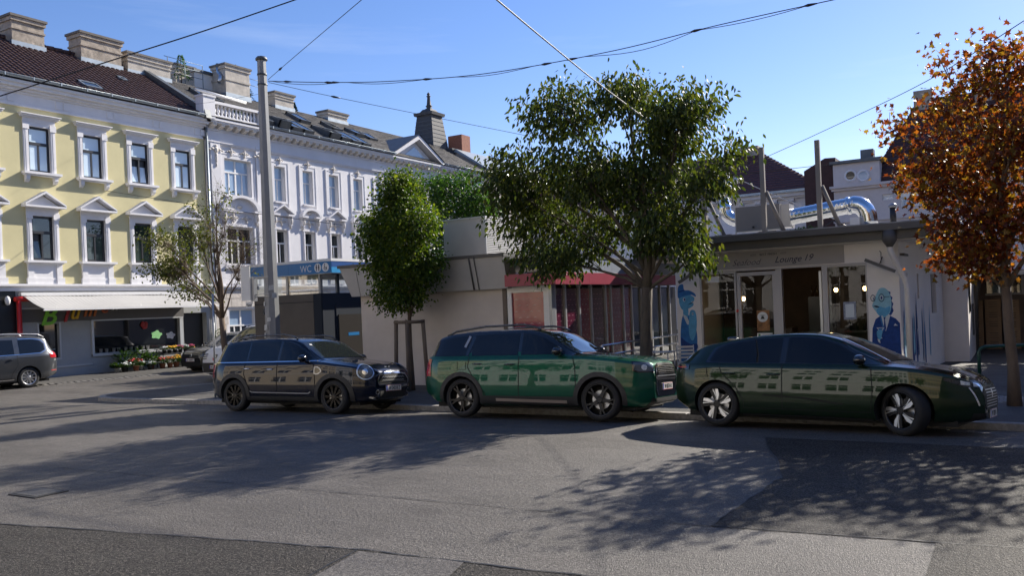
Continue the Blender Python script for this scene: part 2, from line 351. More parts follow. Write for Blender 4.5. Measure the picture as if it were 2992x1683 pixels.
def window(parent, F, u0, u1, v0, v1, mode, fr, gl_top, gl_bot, w=-.14, tilt=None):
    """casement window: frame with transom; panes are pieces of their own"""
    H = v1 - v0; W = u1 - u0; b = .082 if fr is M_dkfr else .055; vt = v0 + H * (.60 if fr is M_dkfr else .62)
    n = MB(); fb = lambda a, c, d, e, w0=w - .05, w1=w: n.box(a, c, d, e, w0, w1, F=F)
    fb(u0, u0 + b, v0, v1); fb(u1 - b, u1, v0, v1); fb(u0 + b, u1 - b, v0, v0 + b); fb(u0 + b, u1 - b, v1 - b, v1); fb(u0 + b, u1 - b, vt, vt + b * 1.3, w - .05, w + .012)
    if mode == 1: cols = [(u0 + b, (u0 + u1) / 2 - b * .4), ((u0 + u1) / 2 + b * .4, u1 - b)]; tops = [(u0 + b, u1 - b)]
    elif mode == 2: q = W / 2; cols = [(u0 + b, (u0 + u1) / 2 - b * .4), ((u0 + u1) / 2 + b * .4, u1 - b)]; tops = cols
    else:
        c = (u0 + u1) / 2; q = b * .55
        tops = [(u0 + b, c - q * 1.4), (c + q * 1.4, u1 - b)]; cols = []
        for a, d in tops: m_ = (a + d) / 2; cols += [(a, m_ - q), (m_ + q, d)]
    for (a, c), (d, e) in zip(cols, cols[1:]): fb(c, d, v0 + b, vt)
    for (a, c), (d, e) in zip(tops, tops[1:]): fb(c, d, vt + b * 1.3, v1 - b)
    wo = n.build('window', fr, parent)
    for i, (a, c) in enumerate(tops): m = MB().poly([F(a, vt + b * 1.3, w - .03), F(c, vt + b * 1.3, w - .03), F(c, v1 - b, w - .03), F(a, v1 - b, w - .03)]); ob('pane', m.mesh('pane', gl_top), wo, parent.name in WT and 0)
    for i, (a, c) in enumerate(cols):
        t = (tilt or {}).get(i, 0)
        m = MB().poly([F(a, v0 + b, w - .03), F(c, v0 + b, w - .03), F(c, vt, w - .03 - t), F(a, vt, w - .03 - t)]); ob('pane', m.mesh('pane', gl_bot), wo, 0)
    # dark room behind
    m = MB().poly([F(u0, v0, w - .1), F(u1, v0, w - .1), F(u1, v1, w - .1), F(u0, v1, w - .1)]); ob('backing', m.mesh('backing', M_dkfr), wo, 0)
    return wo
def mould(F, u0, u1, steps, mb=None):
    """horizontal moulding: list of (v0,v1,w) bands"""
    mb = mb or MB()
    for v0, v1, wv in steps: mb.box(u0 - wv * .5, u1 + wv * .5, v0, v1, -.02, wv, F=F)
    return mb
def tiles(name, m, parent, x0, z0, x1, z1, y0, y1, tw, th, hump, seed=1, flat=False):
    """roof covering laid course by course from the eave (x0,z0) up to (x1,z1)"""
    r = random.Random(seed); L_ = math.hypot(x1 - x0, z1 - z0); dx, dz = (x1 - x0) / L_, (z1 - z0) / L_; nx, nz = -dz, dx
    if nz < 0: nx, nz = -nx, -nz
    b = MB(); rows = int(L_ / th)
    for i in range(rows):
        s0 = i * th; s1 = s0 + th * 1.12
        n = int((y1 - y0) / tw)
        for j in range(n):
            ya = y0 + j * tw; e = r.uniform(-.006, .006); prof = [(0, .0), (.28, hump), (.62, hump), (1, .004)] if not flat else [(0.02, 0), (.98, 0)]
            P = []
            for s, lift in ((s0, .035 + e), (s1, .004)):
                for q, h in prof: P.append((x0 + dx * s + nx * (h + lift), ya + q * tw, z0 + dz * s + nz * (h + lift)))
            k = len(b.v); m_ = len(prof)
            b.v += P + [(x0 + dx * s0 + nx * -.005, ya, z0 + dz * s0 - nz * .005), (x0 + dx * s0 - nx * .005, ya + tw, z0 + dz * s0 - nz * .005)]
            for q in range(m_ - 1): b.f.append([k + q, k + q + 1, k + m_ + q + 1, k + m_ + q]); b.mi.append(0); b.sm.append(False)
            b.f.append([k + 2 * m_, k + 2 * m_ + 1] + [k + q for q in range(m_ - 1, -1, -1)]); b.mi.append(0); b.sm.append(False)
    o = b.build(name, m, parent, recalc=False); o['kind'] = 'stuff'; return o
def chimney(parent, x, y0, y1, zb, zt, m, dx=.45, band=None):
    b = MB(); b.box(x - dx, x + dx, y0, y1, zb - 1.2, zt - .1); b.box(x - dx - .04, x + dx + .04, y0 - .04, y1 + .04, zb + (zt - zb) * .38, zb + (zt - zb) * .46)
    b.box(x - dx - .06, x + dx + .06, y0 - .06, y1 + .06, zt - .26, zt - .1)
    c = b.build('chimney', m, parent)
    b = MB().box(x - dx - .11, x + dx + .11, y0 - .11, y1 + .11, zt - .1, zt); ob('cap', b.mesh('cap', M_cap), c, 0)
    if band: b = MB().box(x - dx - .05, x + dx + .05, y0 - .05, y1 + .05, zb - .6, zb - .12); ob('flashing', b.mesh('flashing', M_zinc), c, 0)
    return c
def gutter(parent, x, z, y0, y1, m=M_zinc):
    b = MB(); n = 8; P = [(math.cos(math.pi + math.pi * i / n) * .085, math.sin(math.pi + math.pi * i / n) * .085) for i in range(n + 1)]
    for (a, c), (d, e) in zip(P, P[1:]): b.poly([(x + a, y0, z + c), (x + a, y1, z + c), (x + d, y1, z + e), (x + d, y0, z + e)], sm=True)
    b.tube([(x + .085, y0, z), (x + .085, y1, z)], .012, 5)
    g = b.build('gutter', m, parent, recalc=False)
    y = y0 + .4
    while y < y1:
        ob('gutter_clip', MB().box(x - .1, x + .1, y - .02, y + .02, z - .1, z - .085).box(x + .09, x + .105, y - .02, y + .02, z - .1, z + .02).mesh('gutter_clip', m), g, 0); y += 1.05
    return g
# ---------------------------------------------------------------- yellow house
Y0, Y1 = 9.5, 26.35
yh = thing('yellow_house', 'yellow three-storey house with white window surrounds and dark red tiled roof', 'house', (XF, 18, 0))
U = [18.32 + 2.14 * i for i in range(-1, 4)]
holes = [(u, u + .84, 7.77, 9.47) for u in U] + [(u, u + .84, 4.46, 6.12) for u in U]
wall(MB(), FF, Y0, Y1, 3.3, 10.2, holes, .14, rmi=1).build('wall', [M_yel, M_stu], yh, recalc=False)
MB().box(-12, -.25, Y0, Y1, 3.3, 10.9, F=lambda u, v, w: (XF + u, v, w)).build('house_core', M_yel, yh)
tl = {0: .06}
for i, u in enumerate(U):
    window(yh, FF, u, u + .84, 7.77, 9.47, 1, M_dkfr, M_blindsky, M_blindsky, -.075, {0: .10, 1: .10} if i == 3 else None)
    window(yh, FF, u, u + .84, 4.46, 6.12, 1, M_dkfr, M_glass2 if i < 2 else M_glass, M_glass2, -.075, {0: .1} if i == 1 else None)
    for v0, v1, up in ((7.77, 9.47, 1), (4.46, 6.12, 0)):
        b = MB()
        for s in (-1, 1):
            a = u - .2 if s < 0 else u + .84; e = a + .2
            b.box(a, e, v0, v1 + .16, -.02, .03, F=FF); b.box(a + .03, e - .03, v0, v1, .03, .045, F=FF); b.box(a + .085, e - .03 if s < 0 else e - .07, v0, v1, .045, .055, F=FF)
            b.box(a - .02, e + .02, v1 - .12, v1 + .12, .03, .075, F=FF)                      # little capital
        b.box(u, u + .84, v1, v1 + .16, -.02, .032, F=FF); b.box(u - .2, u + 1.04, v1 + .16, v1 + .30, -.02, .05, F=FF)
        b.build('window_surround', M_stu, yh)
        if up:
            b = mould(FF, u - .24, u + 1.08, [(v1 + .30, v1 + .35, .11), (v1 + .35, v1 + .41, .18), (v1 + .41, v1 + .445, .24)]); b.build('window_hood', M_stu, yh)
            b = MB(); b.box(u - .30, u + 1.14, v0 - .11, v0 - .02, -.02, .24, F=FF); b.box(u - .26, u + 1.10, v0 - .16, v0 - .11, -.02, .18, F=FF)
            for s in (u - .2, u + .88):
                b.prism([(0, v0 - .16), (.16, v0 - .16), (.15, v0 - .3), (.08, v0 - .38), (0, v0 - .42)], s, s + .15, F=lambda a, c, d: (XF + a, d, c))
            b.build('sill', M_stu, yh)
        else:
            b = MB(); a, c = u - .36, u + 1.20; vb = v1 + .30
            b.box(a, c, vb, vb + .07, -.02, .32, F=FF); b.prism([(a + .1, vb + .07), (c - .1, vb + .07), ((a + c) / 2, vb + .47)], -.02, .07, F=FF)
            for s in (-1, 1):
                e = a if s < 0 else c; mid = (a + c) / 2; P = [(e, vb + .07), (e, vb + .13), (mid, vb + .62), (mid, vb + .53)]
                b.prism(P if s < 0 else P[::-1], -.02, .32, F=FF)
            b.build('pediment', M_stu, yh)
            b = MB(); b.box(u - .33, u + 1.17, v0 - .10, v0 - .02, -.02, .24, F=FF); b.box(u - .27, u + 1.11, v0 - .15, v0 - .10, -.02, .17, F=FF); b.build('sill', M_stu, yh)
            b = MB(); b.box(u - .24, u + 1.08, 3.78, v0 - .15, -.02, .05, F=FF); b.box(u - .24, u - .02, 3.78, v0 - .15, .05, .09, F=FF); b.box(u + .86, u + 1.08, 3.78, v0 - .15, .05, .09, F=FF)
            b.box(u - .28, u + 1.12, 3.56, 3.78, -.02, .09, F=FF); b.box(u - .3, u, 3.56, 3.79, .09, .13, F=FF); b.box(u + .84, u + 1.14, 3.56, 3.79, .09, .13, F=FF)
            b.build('apron_panel', M_stu, yh)
b = mould(FF, Y0, Y1 - .1, [(10.14, 10.22, .06), (10.22, 10.62, .03), (10.62, 10.70, .10), (10.70, 10.80, .2), (10.80, 10.92, .34), (10.92, 11.02, .42)])
u = 13.
while u < 26: b.box(u, u + .22, 10.28, 10.56, .03, .06, F=FF); b.box(u + .32, u + .54, 10.28, 10.56, .03, .06, F=FF); u += 2.14
b.build('cornice', M_stu, yh)
b = mould(FF, Y0, Y1 - .1, [(3.30, 3.48, .10), (3.48, 3.56, .2)]); b.build('storey_band', M_stu, yh)
gutter(yh, XF + .5, 11.15, Y0, Y1 - .2)
rs = MB(); rs.poly([(XF + .42, Y0, 11.08), (XF + .42, Y1 - .1, 11.08), (-35.5, Y1 - .1, 13.84), (-35.5, Y0, 13.84)]); rs.poly([(-35.5, Y0, 13.84), (-35.5, Y1 - .1, 13.84), (-43.5, Y1 - .1, 11.0), (-43.5, Y0, 11.0)])
rs.poly([(XF + .42, Y1 - .1, 11.08), (-35.5, Y1 - .1, 13.84), (-43.5, Y1 - .1, 11.0)])
roof = rs.build('roof', M_tile, yh, recalc=False)
tiles('roof_tiles', M_tile, yh, XF + .46, 11.09, -35.52, 13.86, 16.2, Y1 - .15, .235, .30, .045, 3)
b = MB(); y = 16.2
while y < Y1 - .3: b.tube([(-35.52, y, 13.92), (-35.52, y + .4, 13.94)], [.11, .125], 8); y += .38
b.build('ridge_tiles', M_tile, yh)['kind'] = 'stuff'
chimney(yh, -35.4, 19.85, 21.2, 13.85, 14.82, M_chim, band=1); chimney(yh, -35.4, 22.85, 24.8, 13.85, 14.88, M_chim, band=1)
def skylight(parent, y0, y1, t0, t1, x0=XF + .46, z0=11.1, x1=-35.5, z1=13.86, lift=.12, openz=0, fr=None):
    P = lambda t, y, h: (x0 + (x1 - x0) * t - (-.53) * h, y, z0 + (z1 - z0) * t + .848 * h)
    b = MB()
    for a, c, d, e in ((y0, y0 + .07, t0, t1), (y1 - .07, y1, t0, t1), (y0, y1, t0, t0 + .02), (y0, y1, t1 - .02, t1)):
        K = [P(tt, yy, hh) for hh in (0, 1) for (tt, yy) in ((d, a), (d, c), (e, c), (e, a))]
        K = [P(tt, yy, (lift + openz * (t1 - tt) / (t1 - t0)) * hh) for hh in (0, 1) for (tt, yy) in ((d, a), (d, c), (e, c), (e, a))]
        k = len(b.v); b.v += K; b.f += [[k + i for i in q] for q in ((0, 1, 2, 3), (4, 7, 6, 5), (0, 4, 5, 1), (1, 5, 6, 2), (2, 6, 7, 3), (3, 7, 4, 0))]; b.mi += [0] * 6; b.sm += [False] * 6
    s = b.build('skylight', fr or M_zincd, parent)
    hh = lambda tt: lift - .02 + openz * (t1 - tt) / (t1 - t0)
    ob('pane', MB().poly([P(t0, y0 + .05, hh(t0)), P(t0, y1 - .05, hh(t0)), P(t1, y1 - .05, hh(t1)), P(t1, y0 + .05, hh(t1))]).mesh('pane', M_glass), s, 0)
skylight(yh, 20.6, 21.4, .08, .2, fr=M_zinc); skylight(yh, 23.6, 23.95, .52, .6, fr=M_zinc)
# shop storey
M_shop = mat('grey_shop_panel', (.33, .34, .345), .55, var=.05, bump=.05); M_shopd = mat('dark_grey_panel', (.10, .095, .095), .5); M_black = mat('black_portal', (.012, .012, .013), .35)
M_red = mat('red_paint', (.55, .022, .018), .4)
hs = [(18.42, 19.2, .75, 2.05), (20.6, 24.62, .82, 2.12), (24.85, 26.1, .0, 2.3), (16.2, 17.5, .0, 3.1)]
wall(MB(), FF, Y0, Y1, 0, 3.3, hs, .3).build('shop_wall', M_shop, yh, recalc=False)
b = MB(); b.box(14, 17.6, 0, 3.3, -.01, .03, F=FF); b.build('black_portal', M_black, yh)
b = MB(); b.box(17.75, 24.85, 2.14, 2.62, .0, .05, F=FF); b.build('sign_board', M_shopd, yh)
b = MB(); b.box(17.75, 24.85, 2.62, 2.68, .0, .08, F=FF); b.box(17.75, 20.5, .38, .44, 0, .04, F=FF); b.box(20.5, 24.8, .70, .80, 0, .08, F=FF); b.box(20.5, 24.8, 2.10, 2.15, 0, .07, F=FF); b.box(20.5, 20.6, .7, 2.15, 0, .06, F=FF); b.box(24.62, 24.74, 0, 2.15, 0, .06, F=FF); b.box(18.36, 18.42, .72, 2.1, 0, .04, F=FF); b.box(19.2, 19.26, .72, 2.1, 0, .04, F=FF); b.box(18.36, 19.26, .68, .75, 0, .04, F=FF); b.build('shop_trim', mat('pale_aluminium', (.5, .51, .52), .4, .3), yh)
for a, c, d, e in hs[:2]:
    MB().poly([FF(a, d, -.12), FF(c, d, -.12), FF(c, e, -.12), FF(a, e, -.12)]).build('shop_window', mat('shop_glass', (.012, .014, .016), .03, spec=.8), yh)
MB().box(24.85, 26.1, 0, 2.3, -.34, -.28, F=FF).build('shop_door', M_black, yh)
# pots inside the shop window stand on the sill, red and white things hang there
for i in range(9): MB().lathe([(.05, 0), (.07, .15), (.075, .15)], 8, c=(XF - .06, 20.95 + .27 * i + random.uniform(-.05, .05), .83)).build('window_pot', mat('pale_pot', (.4, .4, .4), .6), yh)
b = MB(); 
for k in range(5): b.blob((XF - .07, 22.95 + random.uniform(-.1, .1), 1.9 + random.uniform(-.14, .1)), (.03, .1, .1), 7, 4)
b.build('red_garland', mat('red_ribbon', (.32, .02, .02), .6), yh)
for nm, u, v, c in (('green_cutout', 23.55, 1.42, (.22, .5, .2)), ('white_cutout', 24.25, 1.36, (.6, .6, .58))):
    P = []
    for k in range(20):
        a = 2 * math.pi * k / 20; rr = (.2 if nm[0] == 'g' else .17) * (1 + .18 * math.sin(5 * a + 1)); P.append((u + rr * 1.25 * math.cos(a), v + rr * .85 * math.sin(a)))
    MB().prism(P, -.115, -.105, F=FF).build(nm, mat(nm, c, .7, var=.3, vscale=20), yh)
# red pipe with arm
b = MB(); b.tube([FF(17.64, 0, .16), FF(17.64, 2.95, .16)], .085, 10); b.tube([FF(17.5, 3.0, .16), FF(18.08, 3.0, .16)], .095, 10); b.build('red_sign_post', M_red, yh)
for k in range(8): MB().box(17.63, 17.73, .6 + .14 * k, .71 + .14 * k, .245, .255, F=FF).build('sticker', mat('sticker%d' % (k % 4), [(.6, .6, .55), (.1, .2, .5), (.6, .5, .05), (.5, .1, .1)][k % 4], .5), yh)
MB().blob(FF(17.25, 2.95, .14), (.1, .1, .17), 8, 6).build('camera_dome', M_whfr, yh)
# shop sign letters
for ch, u, v, sz, c in (('B', 18.72, 2.02, 1.05, (.20, .52, .04)), ('l', 19.42, 2.12, .85, (.42, .03, .03)), ('u', 19.78, 2.22, .75, (.65, .38, .01)), ('m', 20.42, 2.3, .7, (.5, .14, .03)), ('e', 21.05, 2.42, .6, (.45, .09, .03)), ('n', 21.5, 2.5, .55, (.35, .33, .3))):
    text_on(ch, FF, u, v, .09, sz, mat('letter_' + ch, c, .45), 'sign_letter', yh, shear=.35, extrude=.025, bold=.012)
# awning
M_awn = [mat('white_awning', (.43, .425, .415), .85, var=.05, vscale=1.5), mat('grey_awning_stripe', (.345, .34, .335), .85, var=.05, vscale=1.5)]
aw = thing('shop_awning', 'wide white striped fabric awning over the flower shop window', 'awning', (XF, 21.5, 2.6))
b = MB(); N = 96; rows = 8; kk = {}
for i in range(N + 1):
    u = 17.8 + (25.6 - 17.8) * i / N
    for j in range(rows + 1):
        t = j / rows; ww = .16 + 1.22 * t; z = 3.12 - .54 * t - .05 * math.sin(math.pi * t) + .02 * math.cos(i * math.pi) * (1 - .3 * t) + .012 * math.sin(u * 2.1 + t * 2)
        kk[i, j] = len(b.v); b.v.append(FF(u + t * .04, z, ww))
for i in range(N):
    for j in range(rows): b.f.append([kk[i, j], kk[i, j + 1], kk[i + 1, j + 1], kk[i + 1, j]]); b.mi.append(i % 2); b.sm.append(True)
c_ = b.build('fabric', M_awn, aw, recalc=False)
so = c_.modifiers.new('s', 'SOLIDIFY'); so.thickness = .006
b = MB(); b.box(17.72, 25.7, 3.12, 3.24, .02, .2, F=FF); b.build('cassette', M_whfr, aw)
b = MB(); b.box(17.82, 25.66, 2.53, 2.59, 1.36, 1.42, F=FF); b.build('front_bar', M_whfr, aw)
for u in (18.2, 21.7, 25.2): MB().tube([FF(u, 2.98, .2), FF(u + .5, 2.75, .8), FF(u + .1, 2.56, 1.36)], .02, 6).build('arm', M_whfr, aw)
# ---------------------------------------------------------------- white house
W0, W1 = 26.4, 50.
wh = thing('white_house', 'pale grey-white ornate townhouse with balustrade, bracketed cornice and slate roof', 'house', (XF, 38, 0))
WU = [30.53 + 1.95 * i for i in range(10)]
hl = [(27.44, 29.04, 7.74, 9.45), (27.44, 29.04, 4.5, 6.24)] + [(u, u + .72, 7.72, 9.45) for u in WU] + [(u, u + .72, 4.5, 6.26) for u in WU] + [(27.4, 28.98, .3, 2.4)] + [(u - .1, u + .8, .3, 2.4) for u in WU]
wall(MB(), FF, W0, W1, 0, 10.4, hl, .22).build('wall', M_whw, wh, recalc=False)
MB().box(-12, -.28, W0 + .02, W1, 0, 11.2, F=lambda u, v, w: (XF + u, v, w)).build('house_core', M_whw, wh)
MB().box(W0, W0 + .18, 0, 11.0, -.02, .06, F=FF).build('corner_strip', M_stu, wh)
MB().box(W0 + .25, W0 + .8, 3.4, 10.2, -.02, .09, F=FF).box(29.35, 29.85, 3.4, 10.2, -.02, .09, F=FF).build('pilasters', M_whw, wh)
def cart(b, u, v, s=1., w=.06):
    b.blob((u, v, w), (.10 * s, .13 * s, .07), 8, 5, F=FF); b.blob((u - .15 * s, v + .02 * s, w), (.09 * s, .05 * s, .045), 7, 4, F=FF); b.blob((u + .15 * s, v + .02 * s, w), (.09 * s, .05 * s, .045), 7, 4, F=FF)
    b.blob((u, v - .18 * s, w), (.05 * s, .1 * s, .045), 7, 4, F=FF); b.blob((u, v + .13 * s, w), (.06 * s, .06 * s, .05), 7, 4, F=FF); b.blob((u - .28 * s, v - .02 * s, w), (.07 * s, .035 * s, .035), 6, 4, F=FF); b.blob((u + .28 * s, v - .02 * s, w), (.07 * s, .035 * s, .035), 6, 4, F=FF)
def wsurround(u0, u1, v0, v1):
    b = MB(); g = .2
    for a, c in ((u0 - g, u0), (u1, u1 + g)): b.box(a, c, v0 - .1, v1 + g, -.02, .035, F=FF)
    b.box(u0, u1, v1, v1 + g, -.02, .035, F=FF)
    for a, c in ((u0 - g - .05, u0 - g + .02), (u1 + g - .02, u1 + g + .05)): b.box(a, c, v0 - .28, v1 + g + .05, -.02, .055, F=FF)
    b.box(u0 - g, u1 + g, v1 + g - .02, v1 + g + .05, -.02, .053, F=FF); b.box(u0 - .03, u1 + .03, v0 - .1, v0 - .02, -.02, .12, F=FF); b.box(u0 - g - .05, u1 + g + .05, v0 - .34, v0 - .28, -.02, .08, F=FF)
    b.box(u0 - g - .06, u0 - g + .1, v0 - .40, v0 - .34, -.02, .07, F=FF); b.box(u1 + g - .1, u1 + g + .06, v0 - .40, v0 - .34, -.02, .07, F=FF)
    b.build('window_surround', M_whw, wh)
def wped(u0, u1, v1, kind):
    b = MB(); a, c = u0 - .34, u1 + .34; m_ = (a + c) / 2; hh = (c - a) / 2; vb = v1 + .78
    b.box(u0 - .16, u1 + .16, v1 + .04, v1 + .16, -.02, .07, F=FF)
    b.box(a + .08, a + .24, v1 + .28, vb - .06, -.02, .16, F=FF); b.box(c - .24, c - .08, v1 + .28, vb - .06, -.02, .16, F=FF)
    b.box(a, a + .42, vb - .06, vb + .03, -.02, .27, F=FF); b.box(c - .42, c, vb - .06, vb + .03, -.02, .27, F=FF); b.box(a + .42, c - .42, vb - .06, vb, -.02, .1, F=FF)
    if kind == 't':
        for s in (-1, 1):
            e = a if s < 0 else c; P = [(e, vb + .03), (e, vb + .1), (m_, vb + .1 + hh * .62), (m_, vb + hh * .62)]; b.prism(P if s < 0 else P[::-1], -.02, .27, F=FF)
        b.prism([(a + .15, vb), (c - .15, vb), (m_, vb + hh * .55)], -.02, .06, F=FF)
    else:
        n = 12; rise = hh * .62; P = [(m_ - hh * math.cos(math.pi * i / n), vb + .03 + rise * math.sin(math.pi * i / n)) for i in range(n + 1)]; Q = [(m_ - hh * .8 * math.cos(math.pi * i / n), vb + .0 + (rise - .1) * math.sin(math.pi * i / n)) for i in range(n + 1)]
        for i in range(n): b.prism([Q[i], Q[i + 1], P[i + 1], P[i]], -.02, .27, F=FF)
        b.prism(Q, -.02, .06, F=FF)
    b.build('pediment', M_whw, wh)
    b = MB()
    n = max(1, round((u1 - u0) / .75))
    for i in range(n): cart(b, u0 + (u1 - u0) * (i + .5) / n, v1 + .46, .95, .05)
    b.blob((a + .16, v1 + .5, .17), (.09, .2, .07), 7, 5, F=FF); b.blob((c - .16, v1 + .5, .17), (.09, .2, .07), 7, 5, F=FF); b.blob((a + .16, v1 + .2, .1), (.06, .12, .05), 7, 5, F=FF); b.blob((c - .16, v1 + .2, .1), (.06, .12, .05), 7, 5, F=FF)
    if kind != 't': b.blob((m_, vb + .2, .08), (.16, .1, .05), 9, 4, F=FF)
    b.build('stucco_ornament', M_orn, wh)
def bandw(u0, u1):
    b = MB()
    for a, c in ((u0 - .14, u0), (u1, u1 + .14)): b.box(a, c, 4.2, 6.3, -.02, .045, F=FF); b.box(a + .04, c - .04, 4.2, 6.3, .045, .06, F=FF)
    b.box(u0 - .25, u1 + .25, 4.3, 4.42, -.02, .16, F=FF); b.box(u0 - .2, u1 + .2, 3.6, 4.3, -.02, .05, F=FF)
    b.build('window_surround', M_whw, wh)
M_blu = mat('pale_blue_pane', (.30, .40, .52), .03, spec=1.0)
wsurround(27.44, 29.04, 7.74, 9.45); bandw(27.44, 29.04); wped(27.44, 29.04, 6.24, 'a')
window(wh, FF, 27.44, 29.04, 7.74, 9.45, 3, M_whfr, M_blu, M_blu, -.16); window(wh, FF, 27.44, 29.04, 4.5, 6.24, 3, M_whfr, M_glass, M_glass, -.16); window(wh, FF, 27.4, 28.98, .3, 2.4, 3, M_whfr, M_blu, M_glass, -.16)
for i, u in enumerate(WU):
    wsurround(u, u + .72, 7.72, 9.45); bandw(u, u + .72); wped(u, u + .72, 6.26, 'ta'[i % 2])
    window(wh, FF, u, u + .72, 7.72, 9.45, 1, M_whfr, M_blu, M_blu, -.16); window(wh, FF, u, u + .72, 4.5, 6.26, 1, M_whfr, M_glass, M_glass, -.16); window(wh, FF, u - .1, u + .8, .3, 2.4, 2, M_whfr, M_blu, M_glass, -.16)
for u, sz in [(u + .36, .8) for u in WU] + [(27.85, .85), (28.65, .85)]: b = MB(); cart(b, u, 9.78, sz, .06); b.build('stucco_ornament', M_orn, wh)
for u in (26.93, 29.6):
    b = MB(); cart(b, u, 9.75, 1.3, .12); b.blob((u, 9.35, .12), (.06, .22, .05), 7, 5, F=FF); b.blob((u, 9.05, .11), (.035, .12, .04), 7, 5, F=FF); b.build('stucco_ornament', M_orn, wh)
b = mould(FF, W0 + .05, W1, [(10.02, 10.09, .08), (10.09, 10.13, .12), (10.62, 10.70, .10), (10.92, 11.0, .42), (11.0, 11.1, .48)]); b.box(W0, W1, 10.13, 10.92, -.02, .05, F=FF); b.build('cornice', M_whw, wh)
me = MB().prism([(0, 10.92), (.36, 10.92), (.34, 10.80), (.2, 10.76), (.12, 10.70), (0, 10.70)], -.11, .11, F=lambda a, c, d: (a, d, c)).mesh('modillion', M_orn)
u = W0 + .3
while u < W1 - .1: ob('modillion', me, wh, loc=(XF + .05, u, 0)); u += .47
# ashlar blocks of the ground storey
r = random.Random(2); vs = [.1, .5, .9, 1.3, 1.7, 2.1, 2.5, 2.9, 3.3]
occ = [(a, c) for a, c, d, e in hl if d < 1]
M_rust = mat('rusticated_stone', (.55, .50, .45), .9, var=.15, vscale=8, bump=.6, bscale=14)
for j, (v0, v1) in enumerate(zip(vs, vs[1:])):
    u = W0 + .2; k = 0
    while u < 34:
        wd = .62 if (j + k) % 2 else .9; e = u + wd; a, c = u, e
        for o0, o1 in occ:
            if v0 < 2.4 and a < o1 + .1 and c > o0 - .1:
                if a < o0 - .1: c = o0 - .1
                elif c > o1 + .1: a = o1 + .1
                else: a = c
        if c - a > .15: MB().box(a + .012, c - .012, v0 + .012, v1 - .012, -.02, .045 + r.uniform(0, .02), F=FF).build('stone', M_rust, wh)
        u = e; k += 1
mould(FF, W0, W1, [(3.34, 3.44, .14), (3.44, 3.5, .2)]).build('storey_band', M_whw, wh)
gutter(wh, XF + .56, 11.22, 29.6, 39.6); gutter(wh, XF + .56, 11.22, 44.4, W1)
rs = MB(); rs.poly([(XF + .46, W0 - .1, 11.12), (XF + .46, W1, 11.12), (-35.5, W1, 13.8), (-35.5, W0 - .1, 13.8)]); rs.poly([(-35.5, W0 - .1, 13.8), (-35.5, W1, 13.8), (-43.5, W1, 11.2), (-43.5, W0 - .1, 11.2)]); rs.build('roof', M_slate, wh, recalc=False)
tiles('roof_slates', M_slate, wh, XF + .5, 11.13, -35.52, 13.82, 26.3, W1, .32, .2, 0, 5, True)
for a, c, t0, t1, op in ((29.9, 30.7, .12, .42, .1), (30.95, 31.7, .10, .40, .3), (31.85, 32.6, .10, .40, .1), (32.7, 33.4, .10, .40, .08), (34.2, 35.0, .48, .72, .05), (34.6, 35.4, .10, .40, .25), (35.5, 36.3, .10, .40, .12), (36.4, 37.2, .10, .40, .06), (37.3, 38.0, .10, .40, .05), (36.6, 37.4, .45, .66, .05), (38.4, 39.2, .42, .62, .1), (28.0, 29.2, .52, .76, .0), (39.6, 40.4, .42, .6, .0)): skylight(wh, a, c, t0, t1, lift=.16, openz=op)
# parapet balustrade
b = MB(); b.box(26.0, 26.65, 11.05, 12.0, .0, .5, F=FF).box(25.96, 26.69, 12.0, 12.08, -.03, .54, F=FF); b.build('parapet_pier', M_stu, wh); MB().box(29.35, 29.75, 11.05, 11.9, .05, .45, F=FF).build('parapet_pier', M_stu, wh)
b = MB(); b.box(26.65, 29.35, 11.1, 11.28, .1, .4, F=FF).box(26.65, 29.35, 11.78, 11.9, .08, .42, F=FF); b.build('parapet_rail', M_stu, wh)
me = MB().lathe([(.075, 0), (.075, .05), (.04, .09), (.085, .2), (.07, .28), (.035, .4), (.06, .45), (.075, .5)], 10).mesh('baluster', M_stu)
for i in range(12): ob('baluster', me, wh, loc=(XF + .25, 26.8 + .215 * i, 11.28))
b = MB(); b.tube([(XF - .1, 26.1, 12.4), (XF - .1, 29.0, 12.3)], .07, 8); b.build('awning_roller', M_whfr, wh)
MB().prism([(-.1, 11.0), (.62, 11.0), (.5, 11.4), (-3.6, 13.9), (-3.8, 13.7)], 26.05, 26.35, F=lambda a, c, d: (XF + a, d, c)).build('party_wall_flashing', M_zincd, wh)
for y0, y1, zt, dx in ((25.2, 27.5, 14.56, .4), (30.8, 32.4, 15.25, .5), (34.3, 35.7, 14.5, .4), (38.5, 40.2, 14.2, .4)): chimney(wh, -35.45, y0, y1, 13.85, zt, M_chim2, dx, 1)
chimney(wh, -36.4, 28.6, 29.7, 14.1, 14.95, M_chim2, .35)
b = MB(); b.box(-37.5, -36, 29.7, 30.9, 13.4, 14.75); b.build('roof_hut', M_whfr, wh); MB().box(-37.6, -35.9, 29.6, 31.0, 14.75, 14.9).build('roof_hut_cover', M_zincd, wh)
b = MB()
for y in (25.0, 27.8, 28.8, 29.9, 33.0, 34.0): b.tube([(-35.6, y, 13.6), (-35.6, y, 15.0)], .02, 5)
for z in (14.3, 14.65, 15.0): b.tube([(-35.6, 27.6, z), (-35.6, 29.9, z)], .016, 5)
for z in (14.65, 15.0): b.tube([(-35.6, 32.6, z), (-35.6, 34.2, z)], .016, 5)
b.build('roof_railing', mat('blue_grey_steel', (.16, .2, .24), .5, .4), wh)
MB().tube([(-35.5, 30.8, 15.3), (-35.5, 30.8, 14.9), (-35.2, 30.7, 14.6), (-35.1, 30.5, 14.2)], .1, 8).build('flue', mat('galvanised', (.55, .57, .6), .3, .9), wh)
